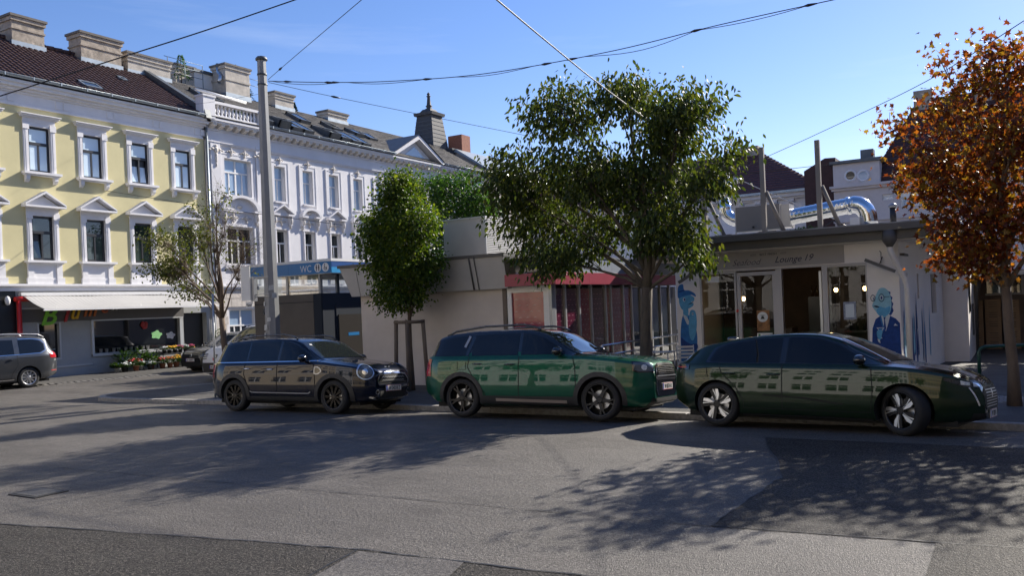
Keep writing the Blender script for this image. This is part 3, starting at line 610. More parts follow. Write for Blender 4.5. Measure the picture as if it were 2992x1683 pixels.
MB().lathe([(.1, 0), (.13, .1), (.07, .2), (.02, .28)], 8, c=(-35.5, 32.0, 15.25)).build('cowl', M_zincd, wh)
# gable over the right bay
b = MB(); gy0, gy1, gz = 39.6, 44.5, 11.1; gm = (gy0 + gy1) / 2
b.prism([(gy0 + .2, gz), (gy1 - .2, gz), (gm, gz + 1.25)], -.02, .05, F=FF)
for s in (-1, 1):
    e = gy0 if s < 0 else gy1; P = [(e, gz), (e, gz + .2), (gm, gz + 1.55), (gm, gz + 1.3)]; b.prism(P if s < 0 else P[::-1], -.02, .5, F=FF)
b.build('gable', M_whw, wh)
MB().prism([(gm - 1.1, gz + .22), (gm + 1.1, gz + .22), (gm, gz + .9)], .052, .09, F=FF).build('gable_pane', M_blu, wh)
b = MB()
for s in (-1, 1):
    e = gy0 - .1 if s < 0 else gy1 + .1; b.poly([FF(e, gz + .2, .55), FF(gm, gz + 1.6, .55), FF(gm, gz + 1.6, -3.4), FF(e, gz + .2, -.6)])
b.build('gable_roof', M_zincd, wh, recalc=False)
MB().tube([FF(26.42, 0, .12), FF(26.42, 10.7, .12)], .055, 8).build('downpipe', M_zinc, wh)
# ---------------------------------------------------------------- turret house, blank-walled house behind
th = thing('turret_house', 'slate-clad square turret with a stone finial above the far roofs', 'tower', (-35.8, 50.8, 0))
M_shing = mat('dark_shingle', (.055, .056, .062), .7, var=.3, vscale=8)
cx, cy = -35.9, 50.0
MB().box(cx - 1.2, cx + 1.2, cy - 1.2, cy + 1.2, 0, 11.6).build('shaft', M_chim2, th)
b = MB(); lv = [(11.6, 1.3), (12.0, 1.15), (13.0, .98), (14.5, .80), (15.85, .64), (15.85, .78), (16.05, .82), (16.1, .52), (16.35, .34)]
for (z0, s0), (z1, s1) in zip(lv, lv[1:]):
    A = [(cx - s0, cy - s0, z0), (cx + s0, cy - s0, z0), (cx + s0, cy + s0, z0), (cx - s0, cy + s0, z0)]; B = [(cx - s1, cy - s1, z1), (cx + s1, cy - s1, z1), (cx + s1, cy + s1, z1), (cx - s1, cy + s1, z1)]
    for i in range(4): b.poly([A[i], A[(i + 1) % 4], B[(i + 1) % 4], B[i]])
b.build('turret_roof', M_shing, th, recalc=False)
b = MB()
for i in range(12):
    z = 12.1 + .3 * i; s = (1.15 - .17 * (z - 12)) if z < 13 else (.98 - (z - 13) / 1.5 * .18 if z < 14.5 else .80 - (z - 14.5) / 1.35 * .16); b.box(cx - s - .02, cx + s + .02, cy - s - .02, cy + s + .02, z, z + .03)
b.build('shingle_course', M_zincd, th)['kind'] = 'stuff'
MB().lathe([(.34, 16.3), (.3, 16.4), (.15, 16.5), (.26, 16.6), (.16, 16.7), (.10, 17.25), (.18, 17.32), (.08, 17.38), (.13, 17.48), (.02, 17.62)], 10, c=(cx, cy, 0)).build('finial', M_shing, th)
MB().box(cx + 1.1, cx + 1.7, cy + .2, cy + .9, 11.5, 13.3).box(cx + 1.05, cx + 1.75, cy + .15, cy + .95, 13.3, 13.42).build('dormer_chimney', M_shing, th)
bh = thing('blank_walled_house', 'beige rendered house with a blank gable wall and brick chimney behind the trees', 'house', (-36, 55, 0))
M_beige = mat('beige_render', (.46, .40, .35), .9, var=.1, vscale=1.5, bump=.15)
b = MB(); b.prism([(-42, 0), (-31.4, 0), (-31.4, 11.4), (-34, 13.1), (-42, 13.1)], 50.6, 62, F=lambda a, c, d: (a, d, c)); b.build('wall', M_beige, bh)
MB().prism([(-31.2, 11.4), (-31.3, 11.6), (-34, 13.35), (-42, 13.35), (-42, 13.12), (-34, 13.12)], 50.4, 62.2, F=lambda a, c, d: (a, d, c)).build('roof', M_zinc, bh)
MB().box(-35.4, -34.2, 51.5, 52.6, 12.5, 14.6).build('brick_chimney', mat('old_brick', (.30, .12, .075), .85, var=.3, vscale=12), bh)
for i in range(3): window(bh, FX(-31.38), 52 + 2.5 * i, 53 + 2.5 * i, 8.2, 9.8, 1, M_whfr, M_glass, M_glass, .01)
# ================================================================ market kiosks
M_blue = mat('blue_panel', (.012, .17, .42), .35, var=.05); M_blued = mat('deep_blue_panel', (.006, .07, .26), .35)
M_wcb = mat('brown_grey_panel', (.125, .112, .10), .75, var=.06, vscale=2, spec=.15); M_wcd = mat('blue_black_panel', (.028, .034, .045), .75, spec=.12)
M_alu = mat('aluminium', (.52, .52, .53), .35, .6); M_alud = mat('grey_aluminium', (.30, .31, .33), .38, .5)
def clear(name, tint=(.85, .9, .9), refl=.12):
    m = bpy.data.materials.new(name); m.use_nodes = True; n = m.node_tree.nodes; l = m.node_tree.links; n.remove(n['Principled BSDF'])
    t = n.new('ShaderNodeBsdfTransparent'); t.inputs[0].default_value = (*tint, 1); g = n.new('ShaderNodeBsdfGlossy'); g.inputs['Roughness'].default_value = .01
    f = n.new('ShaderNodeFresnel'); f.inputs[0].default_value = 1.5; a = n.new('ShaderNodeMath'); a.operation = 'ADD'; a.inputs[1].default_value = refl; l.new(f.outputs[0], a.inputs[0])
    x = n.new('ShaderNodeMixShader'); l.new(a.outputs[0], x.inputs[0]); l.new(t.outputs[0], x.inputs[1]); l.new(g.outputs[0], x.inputs[2]); l.new(x.outputs[0], n['Material Output'].inputs[0]); return m
M_clear = clear('clear_glass', (.8, .85, .85), .0)
M_clearb = clear('grey_glass', (.55, .6, .62), .15)
def rect(F, a, c, d, e, w): return MB().poly([F(a, d, w), F(c, d, w), F(c, e, w), F(a, e, w)])
# ---------------------------------------------------------------- public toilet
wc = thing('toilet_kiosk', 'public toilet cabin with blue WC fascia, glass band and dark panels', 'kiosk', (-19.5, 21, 0))
G = FY(19.3); GS = FX(-18.1)
MB().box(-21.0, -18.1, 19.3, 25, 0, 2.62).build('core', M_wcd, wc)
for a, c in ((-20.98, -19.9), (-19.88, -18.45)): MB().box(a, c, .05, 2.36, 0, .03, F=G).build('panel', M_wcb, wc)
MB().box(-20.98, -18.45, 2.38, 2.62, 0, .03, F=G).build('panel', M_wcb, wc)
MB().box(-18.44, -18.12, .05, 2.62, 0, .028, F=G).build('panel', M_wcd, wc)
MB().box(-21.12, -17.58, 19.18, 25.6, 3.56, 3.64).build('roof_slab', M_whfr, wc)
for a, c in ((-21.1, -20.3), (-20.29, -19.35), (-19.34, -17.6)): MB().box(a, c, 3.21, 3.56, .08, .11, F=G).build('fascia_panel', M_blue, wc)
FS = FX(-17.62)
MB().box(19.2, 20.6, 3.21, 3.38, 0, .03, F=FS).build('fascia_panel', mat('light_blue_panel', (.02, .27, .55), .35), wc); MB().box(19.2, 25.5, 3.38, 3.56, 0, .03, F=FS).build('fascia_panel', M_blued, wc); MB().box(20.6, 25.5, 3.21, 3.38, 0, .03, F=FS).build('fascia_panel', M_blued, wc)
MB().box(-21.0, -17.65, 19.26, 25.5, 3.19, 3.21).build('soffit', M_alud, wc)
rect(G, -20.95, -18.15, 2.62, 3.19, -.02).build('glass_band', M_clearb, wc)
rect(GS, 19.35, 25, 2.62, 3.19, -.02).build('glass_band', M_clearb, wc)
for x in (-20.97, -19.55, -18.2): MB().box(x - .04, x + .04, 19.3, 19.4, 2.62, 3.19).build('post', M_alud, wc)
for y in (20.0, 20.9, 21.6): MB().box(-18.2, -18.12, y, y + .1, 2.62, 3.19).build('post', M_alud, wc)
# doors on the sunny side, their brown darkened to stand in for shade
for i, (y0, y1) in enumerate(((19.95, 21.4), (21.75, 23.0))):
    MB().box(y0 - .08, y1 + .08, .02, 2.28, 0, .02, F=GS).build('door_frame', M_wcd, wc)
    d = MB().box(y0, y1, .02, 1.95, .02, .045, F=GS).build('door', mat('shaded_brown_door', (.04, .036, .033), .85, spec=.05), wc)
    ob('handle', MB().tube([GS(y1 - .12, .45, .1), GS(y1 - .12, 1.15, .1)], .022, 6).mesh('handle', M_alu), d, 0)
    ob('plate', MB().box(y0 + .4, y0 + .9, 1.28, 1.38, .045, .05, F=GS).mesh('plate', M_blue), d, 0)
    ob('status_light', MB().box(y1 - .34, y1 - .24, 2.06, 2.14, .02, .035, F=GS).mesh('status_light', mat('green_led', (.05, .8, .3), .4, emit=1.2)), d, 0)
text_on('WC', G, -18.62, 3.275, .112, .3, mat('sign_white', (.75, .76, .74), .5), 'lettering', wc, extrude=.003, bold=-.002, su=.9)
for u in (-18.13, -17.82):
    c = MB().lathe([(.135, 0), (.135, .006)], 24, F=G, c=(u, 3.385, .112)).build('icon_disc', MATS['sign_white'], wc)
    b = MB()
    if u < -18:
        for s in (-.048, .048):
            b.lathe([(.02, 0), (.02, .003)], 10, F=G, c=(u + s, 3.465, .119)); b.box(u + s - .024, u + s + .024, 3.36, 3.44, .119, .122, F=G); b.box(u + s - .017, u + s - .003, 3.29, 3.36, .119, .122, F=G); b.box(u + s + .003, u + s + .017, 3.29, 3.36, .119, .122, F=G)
    else:
        n = 16
        for i in range(12):
            a0, a1 = math.pi * .9 + i * math.pi * 1.4 / 12, math.pi * .9 + (i + 1) * math.pi * 1.4 / 12
            b.prism([(u + .06 * math.cos(a0), 3.36 + .06 * math.sin(a0)), (u + .06 * math.cos(a1), 3.36 + .06 * math.sin(a1)), (u + .045 * math.cos(a1), 3.36 + .045 * math.sin(a1)), (u + .045 * math.cos(a0), 3.36 + .045 * math.sin(a0))], .119, .122, F=G)
        b.lathe([(.018, 0), (.018, .003)], 10, F=G, c=(u - .02, 3.475, .119)); b.box(u - .035, u - .012, 3.37, 3.45, .119, .122, F=G); b.box(u - .03, u + .04, 3.36, 3.378, .119, .1225, F=G); b.box(u + .025, u + .042, 3.3, 3.37, .119, .1215, F=G)
    ob('pictogram', b.mesh('pictogram', M_wcd), c, 0)
# ---------------------------------------------------------------- beige stall
bk = thing('beige_stall', 'beige rendered market stall with a slanted grey fascia behind the staked tree', 'kiosk', (-13.3, 20, 0))
M_cream = mat('cream_render', (.56, .50, .45), .85, var=.10, vscale=.9, bump=.12, bscale=30); M_fas = mat('grey_fascia', (.42, .405, .39), .55, var=.08, vscale=1.2); M_fasd = mat('dark_roof_edge', (.09, .085, .082), .55)
G = FY(18.1)
MB().box(-15.56, -11.0, 18.1, 27, 0, 2.5).build('wall', M_cream, bk)
P = [(-17.75, 3.22), (-17.95, 2.44), (-18.12, 2.44), (-18.12, 3.22)]
for x0, x1, l in ((-15.95, -15.4, 1), (-15.38, -11.72, 0), (-11.70, -10.72, 0)):
    b = MB(); sl = .24 if l else 0
    A = [(x0, 17.72, 3.2), (x1, 17.72, 3.2), (x1, 17.9, 2.42), (x0 + sl, 17.9, 2.42)]; B = [(x, 18.3, z) for x, y, z in A]
    b.v = A + B; b.f = [[0, 1, 2, 3], [7, 6, 5, 4], [0, 4, 5, 1], [1, 5, 6, 2], [2, 6, 7, 3], [3, 7, 4, 0]]; b.mi = [0] * 6; b.sm = [False] * 6; b.build('fascia_panel', M_fas, bk)
MB().box(-16.0, -10.68, 17.68, 27, 3.2, 3.28).build('roof_edge', M_fasd, bk)
MB().tube([(-11.7, 17.68, 3.25), (-11.68, 17.86, 2.42)], .02, 6).tube([(-11.55, 17.68, 3.25), (-11.53, 17.86, 2.42)], .012, 6).build('cable', M_fasd, bk)
MB().box(-11.0, -10.86, 18.08, 19, 0, 2.45).build('brown_post', mat('brown_post', (.13, .10, .08), .6), bk)
ac = thing('rooftop_ventilation_box', 'big beige box with a louvred side on the beige stall roof', 'ventilation', (-12.3, 19.6, 3.28))
MB().box(-12.95, -11.66, 18.45, 20.6, 3.3, 4.28).build('casing', mat('beige_sheet', (.66, .62, .58), .6, var=.04), ac)
MB().box(-12.98, -11.62, 18.42, 20.65, 4.28, 4.31).build('lid', M_whfr, ac)
for z in (3.3, 4.24): pass
MB().box(18.43, 18.47, 3.3, 4.28, 0, .04, F=FX(-11.66)).box(20.58, 20.62, 3.3, 4.28, 0, .04, F=FX(-11.66)).build('louvre_frame', M_whfr, ac)
for i in range(21):
    z = 3.33 + .045 * i; MB().prism([(0, z), (.045, z - .012), (.045, z + .006), (.0, z + .026)], 18.47, 20.58, F=lambda a, c, d: (-11.66 + a, d, c)).build('slat', M_whfr, ac)
# ---------------------------------------------------------------- red glass stall
rk = thing('red_glass_stall', 'glazed market stall with crimson fascia and red patterned window film', 'kiosk', (-10.2, 22, 0))
M_crim = mat('crimson_panel', (.30, .025, .055), .4, var=.06); M_up = mat('blue_grey_panel', (.24, .27, .32), .45, var=.05)
def film(name, c):
    m = mat(name, c, .12, spec=.7, coat=.4); return m
M_film = film('red_film', (.26, .012, .035)); M_film2 = film('dark_red_film', (.10, .012, .035))
M_print = mat('film_print', (.52, .32, .34), .4)
G = FY(18.1); S = FX(-9.62)
MB().box(-10.86, -9.7, 18.2, 27, 2.45, 2.5).build('ceiling', M_alud, rk)
MB().box(-10.88, -9.62, 18.08, 18.16, 2.3, 2.45).box(-10.88, -10.74, 18.08, 18.16, 0, 2.3).box(-9.85, -9.62, 18.08, 18.16, 0, 2.3).box(-10.74, -9.85, 18.08, 18.16, 0, .5).build('white_frame', M_whfr, rk)
p = rect(G, -10.74, -9.85, .5, 2.3, -.03).build('glass_panel', M_film, rk)
MB().box(-10.70, -9.4, 17.72, 18.0, 2.45, 2.74).build('fascia_panel', M_crim, rk)
for i in range(6): y0 = 18.02 + 1.55 * i; MB().box(-9.6, -9.32, y0 if i else 17.74, y0 + 1.545, 2.45, 2.74).build('fascia_panel', M_crim, rk)
for i in range(6): y0 = 18.02 + 1.55 * i; MB().box(-9.62, -9.38, y0, y0 + 1.545, 2.76, 3.12).build('upper_panel', M_up, rk)
MB().box(-10.72, -9.36, 17.7, 27.4, 3.12, 3.17).build('roof_edge', M_alud, rk); MB().box(-9.62, -9.36, 17.75, 27.3, 2.74, 2.757).build('light_strip', M_alu, rk)
muls = [18.16, 18.72, 19.5, 20.2, 21.1, 21.45, 22.3, 22.9, 23.6, 24.4, 25.2, 26.]
me = MB().box(-.05, .03, 0, .075, 0, 2.45).mesh('mullion', M_alu)
for y in muls: ob('mullion', me, rk, loc=(-9.62, y, 0))
pm = MB()
for i, (a, c) in enumerate(zip(muls, muls[1:])):
    y0, y1 = a + .075, c
    g = rect(S, y0, y1, .08, 2.36, -.02).build('glass_panel', [M_film2, M_film2, M_film, M_film2, M_film, M_film, M_film, M_glass, M_glass, M_glass, M_glass][i], rk)
    if i < 7:
        r = random.Random(i); b = MB(); z = .25; k = 0
        while z < 2.3:
            y = y0 + .06 + (.09 if k % 2 else 0)
            while y < y1 - .12: b.prism([(y, z), (y + .05, z + .018), (y + .10, z), (y + .05, z + .006)], -.018, -.016, F=S); y += .2
            z += .13; k += 1
        ob('film_print', b.mesh('film_print', M_print), g, 0)['kind'] = 'stuff'
    else:
        for j in range(14): ob('blind_slat', MB().box(y0, y1, 1.0 + .09 * j, 1.045 + .09 * j, -.09, -.07, F=S).mesh('blind_slat', mat('brown_slat', (.16, .13, .11), .6)), g, 0)
b = MB(); z = .62; k = 0
while z < 2.25:
    x = -10.70 + (.1 if k % 2 else 0)
    while x < -9.98: b.prism([(x, z), (x + .06, z + .03), (x + .12, z), (x + .06, z + .012)], -.028, -.026, F=G); x += .21
    z += .15; k += 1
ob('film_print', b.mesh('film_print', M_print), p, 0)['kind'] = 'stuff'
MB().box(-10.7, -9.75, 20, 27, .0, 2.4).build('dark_interior', M_black, rk)
MB().box(-9.66, -9.58, 18.0, 18.16, 0, 2.45).build('corner_post', M_alud, rk)
# ramp railing
rr = thing('ramp_railing', 'shiny two-bar steel railing along the ramp beside the red stall', 'railing', (-8.8, 19.5, 0))
M_steel = mat('polished_steel', (.72, .72, .74), .18, 1.0)
X_ = -8.75
up = [pix(1758, 1011, 0, X_), pix(1985, 977, 0, X_)]; lo = [pix(1790, 1035, 0, X_), pix(1985, 1002, 0, X_)]
for nm, q in (('top_rail', up), ('lower_rail', lo)):
    d = (q[1] - q[0]).normalized(); MB().tube([q[0], q[1] + d * 1.2], .024, 8).build(nm, M_steel, rr)
for t in (0., .45, .95, 1.25): q = up[0].lerp(up[1], t); MB().tube([(X_, q.y, .0), (X_, q.y, q.z)], .022, 8).build('post', M_steel, rr)
struct(MB().prism([(18.9, 0), (27, 0), (27, .32), (22, .22)], -9.55, -7.6, F=lambda a, c, d: (d, a, c)).build('ramp', M_pave))
# ---------------------------------------------------------------- seafood restaurant
YR = 20.9; G = FY(YR)
rs_ = thing('seafood_kiosk', 'white kiosk restaurant with overhanging roof, glass doors and blue fish murals', 'kiosk', (-4.9, 23, 0))
M_kw = mat('cream_white_render', (.84, .79, .74), .85, var=.05, vscale=1.5, bump=.1); M_eave = mat('brown_grey_eave', (.105, .098, .092), .55, var=.1, vscale=2)
hk = [(-6.9, -5.0, .12, 2.6), (-4.88, -3.96, .05, 2.6), (-3.87, -2.98, .12, 2.6)]
wall(MB(), G, -7.53, -2.31, 0, 3.1, hk, .12).build('wall', M_kw, rs_, recalc=False)
SA, SB = Vector((-2.31, 20.9)), Vector((-1.78, 25.6)); sdv = (SB - SA).normalized(); snv = Vector((sdv.y, -sdv.x))
SF = lambda u, v, w: (SA.x + sdv.x * u + snv.x * w, SA.y + sdv.y * u + snv.y * w, v)
wall(MB(), SF, 0, 4.7, 0, 3.1, [(.62, .8, 1.75, 2.35), (1.75, 1.95, 1.75, 2.35), (3.3, 3.9, 1.35, 2.35)], .15).build('side_wall', M_kw, rs_, recalc=False)
MB().box(-7.53, -7.5, 20.92, 27, 0, 3.1).box(-7.5, -2.0, 26.9, 27, 0, 3.1).build('back_walls', M_kw, rs_)
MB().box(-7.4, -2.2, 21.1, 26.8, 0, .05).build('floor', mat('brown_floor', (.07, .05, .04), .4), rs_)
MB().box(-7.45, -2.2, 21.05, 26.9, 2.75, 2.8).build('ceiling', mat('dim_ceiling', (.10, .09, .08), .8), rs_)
for u0, u1, v0, v1 in ((.62, .8, 1.75, 2.35), (1.75, 1.95, 1.75, 2.35), (3.3, 3.9, 1.35, 2.35)):
    rect(SF, u0, u1, v0, v1, -.1).build('side_window', M_glass, rs_)
RP = [(-1.5, 20.3), (-6.7, 20.3), (-9.3, 22.8), (-9.3, 27.3), (-.9, 27.3)]
def slab(pts, z0, z1, name, m, parent): return MB().prism(pts, z0, z1).build(name, m, parent)
slab(RP, 3.30, 3.44, 'roof_edge', M_eave, rs_); slab([(x * .985 - .07, y + .16) for x, y in RP], 3.11, 3.30, 'eave_board', M_eave, rs_)
slab([(x * .97 - .14, y + .35) for x, y in RP], 3.08, 3.11, 'soffit', M_kw, rs_)
slab([(x * .99 - .05, y + .1) for x, y in RP], 3.44, 3.475, 'roof_felt', mat('roof_felt', (.33, .32, .31), .8, var=.25, vscale=4, bump=.4, bscale=20), rs_)
MB().box(-6.5, -3.45, 2.66, 3.06, 0, .03, F=G).build('sign_panel', mat('taupe_sign', (.36, .335, .32), .6, var=.04), rs_)
M_ink = mat('navy_lettering', (.018, .02, .055), .5)
text_on('Seafood', G, -5.72, 2.735, .032, .21, M_ink, 'lettering', rs_, shear=.45, extrude=.002, spacing=1.0, bold=-.003); text_on('19', G, -4.26, 2.765, .032, .21, M_ink, 'lettering', rs_, shear=.42, extrude=.002, bold=.001); text_on('Lounge', G, -4.72, 2.755, .032, .21, M_ink, 'lettering', rs_, shear=.42, extrude=.002, bold=.001)
text_on('BEST FRESH', G, -5.17, 2.945, .032, .08, M_ink, 'lettering', rs_, extrude=.002)
b = MB()
for s in (-1, 1):
    for dz in (.0, .03): b.box(-5.17 + s * .36 - .07, -5.17 + s * .36 + .07, 2.955 + dz, 2.963 + dz, .032, .034, F=G)
b.build('sign_rules', M_ink, rs_)
# door and window frames
def frame(a, c, d, e, t, name='frame', w0=-.1, w1=.015):
    b = MB(); b.box(a, a + t, d, e, w0, w1, F=G).box(c - t, c, d, e, w0, w1, F=G).box(a + t, c - t, e - t, e, w0, w1, F=G).box(a + t, c - t, d, d + t, w0, w1, F=G); return b.build(name, M_kfr, rs_)
M_kfr = mat('pale_frame', (.50, .47, .45), .45)
f = frame(-6.9, -5.98, .12, 2.6, .045, 'window_frame'); ob('pane', rect(G, -6.86, -6.02, .16, 2.56, -.05).mesh('pane', M_clear), f, 0)
f = frame(-5.96, -5.02, .06, 2.56, .085, 'door'); ob('pane', rect(G, -5.88, -5.1, .14, 2.47, -.05).mesh('pane', M_clear), f, 0)
ob('poster', MB().box(-5.52, -5.22, 1.12, 1.62, -.045, -.04, F=G).mesh('poster', mat('orange_poster', (.30, .13, .04), .5, var=.5, vscale=9)), f, 0)
c = MB().lathe([(.125, 0), (.125, .004)], 20, F=G, c=(-5.38, 1.46, -.039)).mesh('logo_disc', MATS['sign_white']); ob('logo_disc', c, f, 0)
ob('logo_mark', MB().prism([(-5.43, 1.41), (-5.33, 1.41), (-5.36, 1.48), (-5.40, 1.48)], -.034, -.032, F=G).box(-5.425, -5.335, 1.49, 1.505, -.034, -.032, F=G).mesh('logo_mark', M_dkfr), f, 0)
ob('sticker', MB().box(-5.53, -5.16, .98, 1.07, -.045, -.04, F=G).mesh('sticker', M_whfr), f, 0); ob('sticker', MB().box(-5.5, -5.45, 1.0, 1.05, -.039, -.037, F=G).mesh('sticker', mat('green_mark', (.05, .3, .1), .5)), f, 0)
MB().box(-6.0, -5.94, 1.6, 1.66, .016, .02, F=G).build('red_button', M_red, rs_)
MB().box(-5.02, -4.88, .05, 2.6, -.1, .02, F=G).build('jamb', M_kfr, rs_); MB().box(-3.96, -3.87, .05, 2.6, -.1, .02, F=G).build('jamb', M_kfr, rs_)
MB().box(-4.12, -4.08, .1, 2.5, -.5, -.45, F=G).box(-4.03, -3.99, .1, 2.5, -.12, -.06, F=G).build('sliding_leaf', M_alu, rs_)
f = frame(-3.87, -2.98, .12, 2.6, .03, 'window_frame'); ob('pane', rect(G, -3.84, -3.01, .15, 2.57, -.05).mesh('pane', M_clear), f, 0)
ob('menu_sheet', MB().box(-3.52, -3.25, 1.34, 1.75, -.045, -.04, F=G).mesh('menu_sheet', mat('menu_border', (.25, .28, .36), .6, var=.6, vscale=60)), f, 0); ob('menu_paper', MB().box(-3.48, -3.29, 1.39, 1.70, -.039, -.037, F=G).mesh('menu_paper', mat('menu_paper', (.62, .68, .72), .6)), f, 0)
ob('notice', MB().box(-6.72, -6.42, 2.36, 2.5, -.045, -.04, F=G).mesh('notice', M_whfr), MB().box(-6.9, -2.98, 2.6, 2.64, -.05, .04, F=G).build('head_bar', M_kfr, rs_), 0)
# interior
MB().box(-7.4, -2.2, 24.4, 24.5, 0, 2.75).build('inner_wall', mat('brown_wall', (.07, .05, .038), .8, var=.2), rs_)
MB().box(-6.8, -5.2, 23.2, 23.8, .05, 1.1).build('counter', mat('dark_wood', (.05, .032, .022), .4), rs_)
MB().box(-4.85, -4.25, 23.6, 24.2, .05, 1.9).build('fridge', mat('fridge_dark', (.04, .042, .045), .25, .3), rs_)
for i in range(5): MB().lathe([(.035, 0), (.035, .18), (.013, .23), (.013, .3)], 8, c=(-4.8 + .12 * i, 23.9, 1.9)).build('bottle', mat('bottle_glass', (.03, .02, .01), .1), rs_)
for i in range(7): MB().lathe([(.035, 0), (.035, .18), (.013, .23), (.013, .3)], 8, c=(-3.9 + .17 * i, 24.2, .95)).build('bottle', MATS['bottle_glass'], rs_)
MB().box(-4.0, -2.5, 24.0, 24.4, .9, .95).build('shelf', mat('dark_wood', (.05, .032, .022), .4), rs_)
for x, y, z in ((-6.15, 22.1, 1.92), (-5.35, 22.2, 1.88), (-3.22, 22.2, 2.05), (-4.1, 23.4, 2.05)):
    p = thing('pendant_lamp', {-6.15: 'glowing pendant bulb behind the left kiosk window', -5.35: 'glowing pendant bulb behind the glass door', -3.22: 'glowing pendant bulb behind the right kiosk window', -4.1: 'glowing pendant bulb deep in the open doorway'}[x], 'lamp', (x, y, z), group='pendant lamps in the kiosk')
    MB().tube([(x, y, z + .06), (x, y, 2.75)], .006, 4).build('cord', M_black, p); MB().blob((x, y, z), (.05, .05, .06), 10, 8).build('bulb', mat('warm_bulb', (1, .62, .25), .3, emit=9), p)
    MB().lathe([(.035, .05), (.03, .1), (.01, .12)], 10, c=(x, y, z)).build('socket', M_black, p)
# floodlight bars
for (a, c, lb) in ((pix(1983, 826, 1, 20.62), pix(2043, 786, 1, 20.62), 'grey strip lamp tilted above the left fish mural'), (pix(2527, 759, 1, 20.62), pix(2616, 793, 1, 20.62), 'grey strip lamp tilted above the right fish mural')):
    t = thing('strip_lamp', lb, 'lamp', tuple((a + c) / 2)); d = (c - a).normalized(); n = Vector((-d.z, 0, d.x)) * .035
    b = MB(); P = [a + n, c + n, c - n, a - n]; b.v = [tuple(q + Vector((0, -.03, 0))) for q in P] + [tuple(q + Vector((0, .03, 0))) for q in P]; b.f = [[0, 1, 2, 3], [7, 6, 5, 4], [0, 4, 5, 1], [1, 5, 6, 2], [2, 6, 7, 3], [3, 7, 4, 0]]; b.mi = [0] * 6; b.sm = [False] * 6; b.build('housing', M_eave, t)
    m_ = (a + c) / 2; MB().tube([m_ + Vector((0, 0, .05)), m_ + Vector((0, .15, .1)), m_ + Vector((.03, .2, .2))], .012, 5).tube([m_ + Vector((.0, .2, .06)), m_ + Vector((.0, .24, .3)), m_ + Vector((-.03, .25, .34))], .008, 5).build('bracket', M_dkfr, t)
# downpipe at the corner
dp = [Vector((-2.42, 20.45, 3.05)), Vector((-2.42, 20.45, 2.86)), Vector((-2.36, 20.55, 2.68)), Vector((-2.20, 20.84, 2.25)), Vector((-2.16, 20.9, 2.05)), Vector((-2.15, 20.92, 0))]
MB().tube(dp, .06, 10).build('downpipe', M_kw, rs_); MB().lathe([(.06, 2.93), (.15, 3.07), (.15, 3.3)], 8, c=(-2.42, 20.42, 0)).build('rain_hopper', M_eave, rs_)
# ---------------------------------------------------------------- painted murals
C_ = {k: mat('mural_' + k, c, .8, var=v, vscale=9) for k, c, v in (('navy', (.012, .05, .22), .25), ('mid', (.03, .16, .42), .2), ('light', (.11, .36, .58), .18), ('pale', (.28, .52, .62), .12), ('white', (.55, .6, .62), .05), ('ink', (.01, .02, .06), .1))}
def spl(pts, n=6):
    """closed smooth outline"""
    out = []; m = len(pts)
    for i in range(m):
        p0, p1, p2, p3 = [Vector(pts[(i + k) % m]) for k in (-1, 0, 1, 2)]
        for j in range(n):
            t = j / n; out.append(tuple(.5 * ((2 * p1) + (-p0 + p2) * t + (2 * p0 - 5 * p1 + 4 * p2 - p3) * t * t + (-p0 + 3 * p1 - 3 * p2 + p3) * t ** 3)))
    return out
def mural(parent, F, items, ox, oz, sx, sz, flip=1):
    base = None
    for i, (nm, c, pts, smooth) in enumerate(items):
        P = [(ox + flip * x * sx, oz + z * sz) for x, z in (spl(pts) if smooth else pts)]
        me = MB().prism(P, .001 + .0012 * i, .0022 + .0012 * i, F=F).mesh(nm, C_[c])
        if base is None: base = ob(nm, me, parent); 
        else: ob(nm, me, base, 0)
    return base
def circ(x, z, r, n=14, rz=None): return [(x + r * math.cos(2 * math.pi * k / n), z + (rz or r) * math.sin(2 * math.pi * k / n)) for k in range(n)]
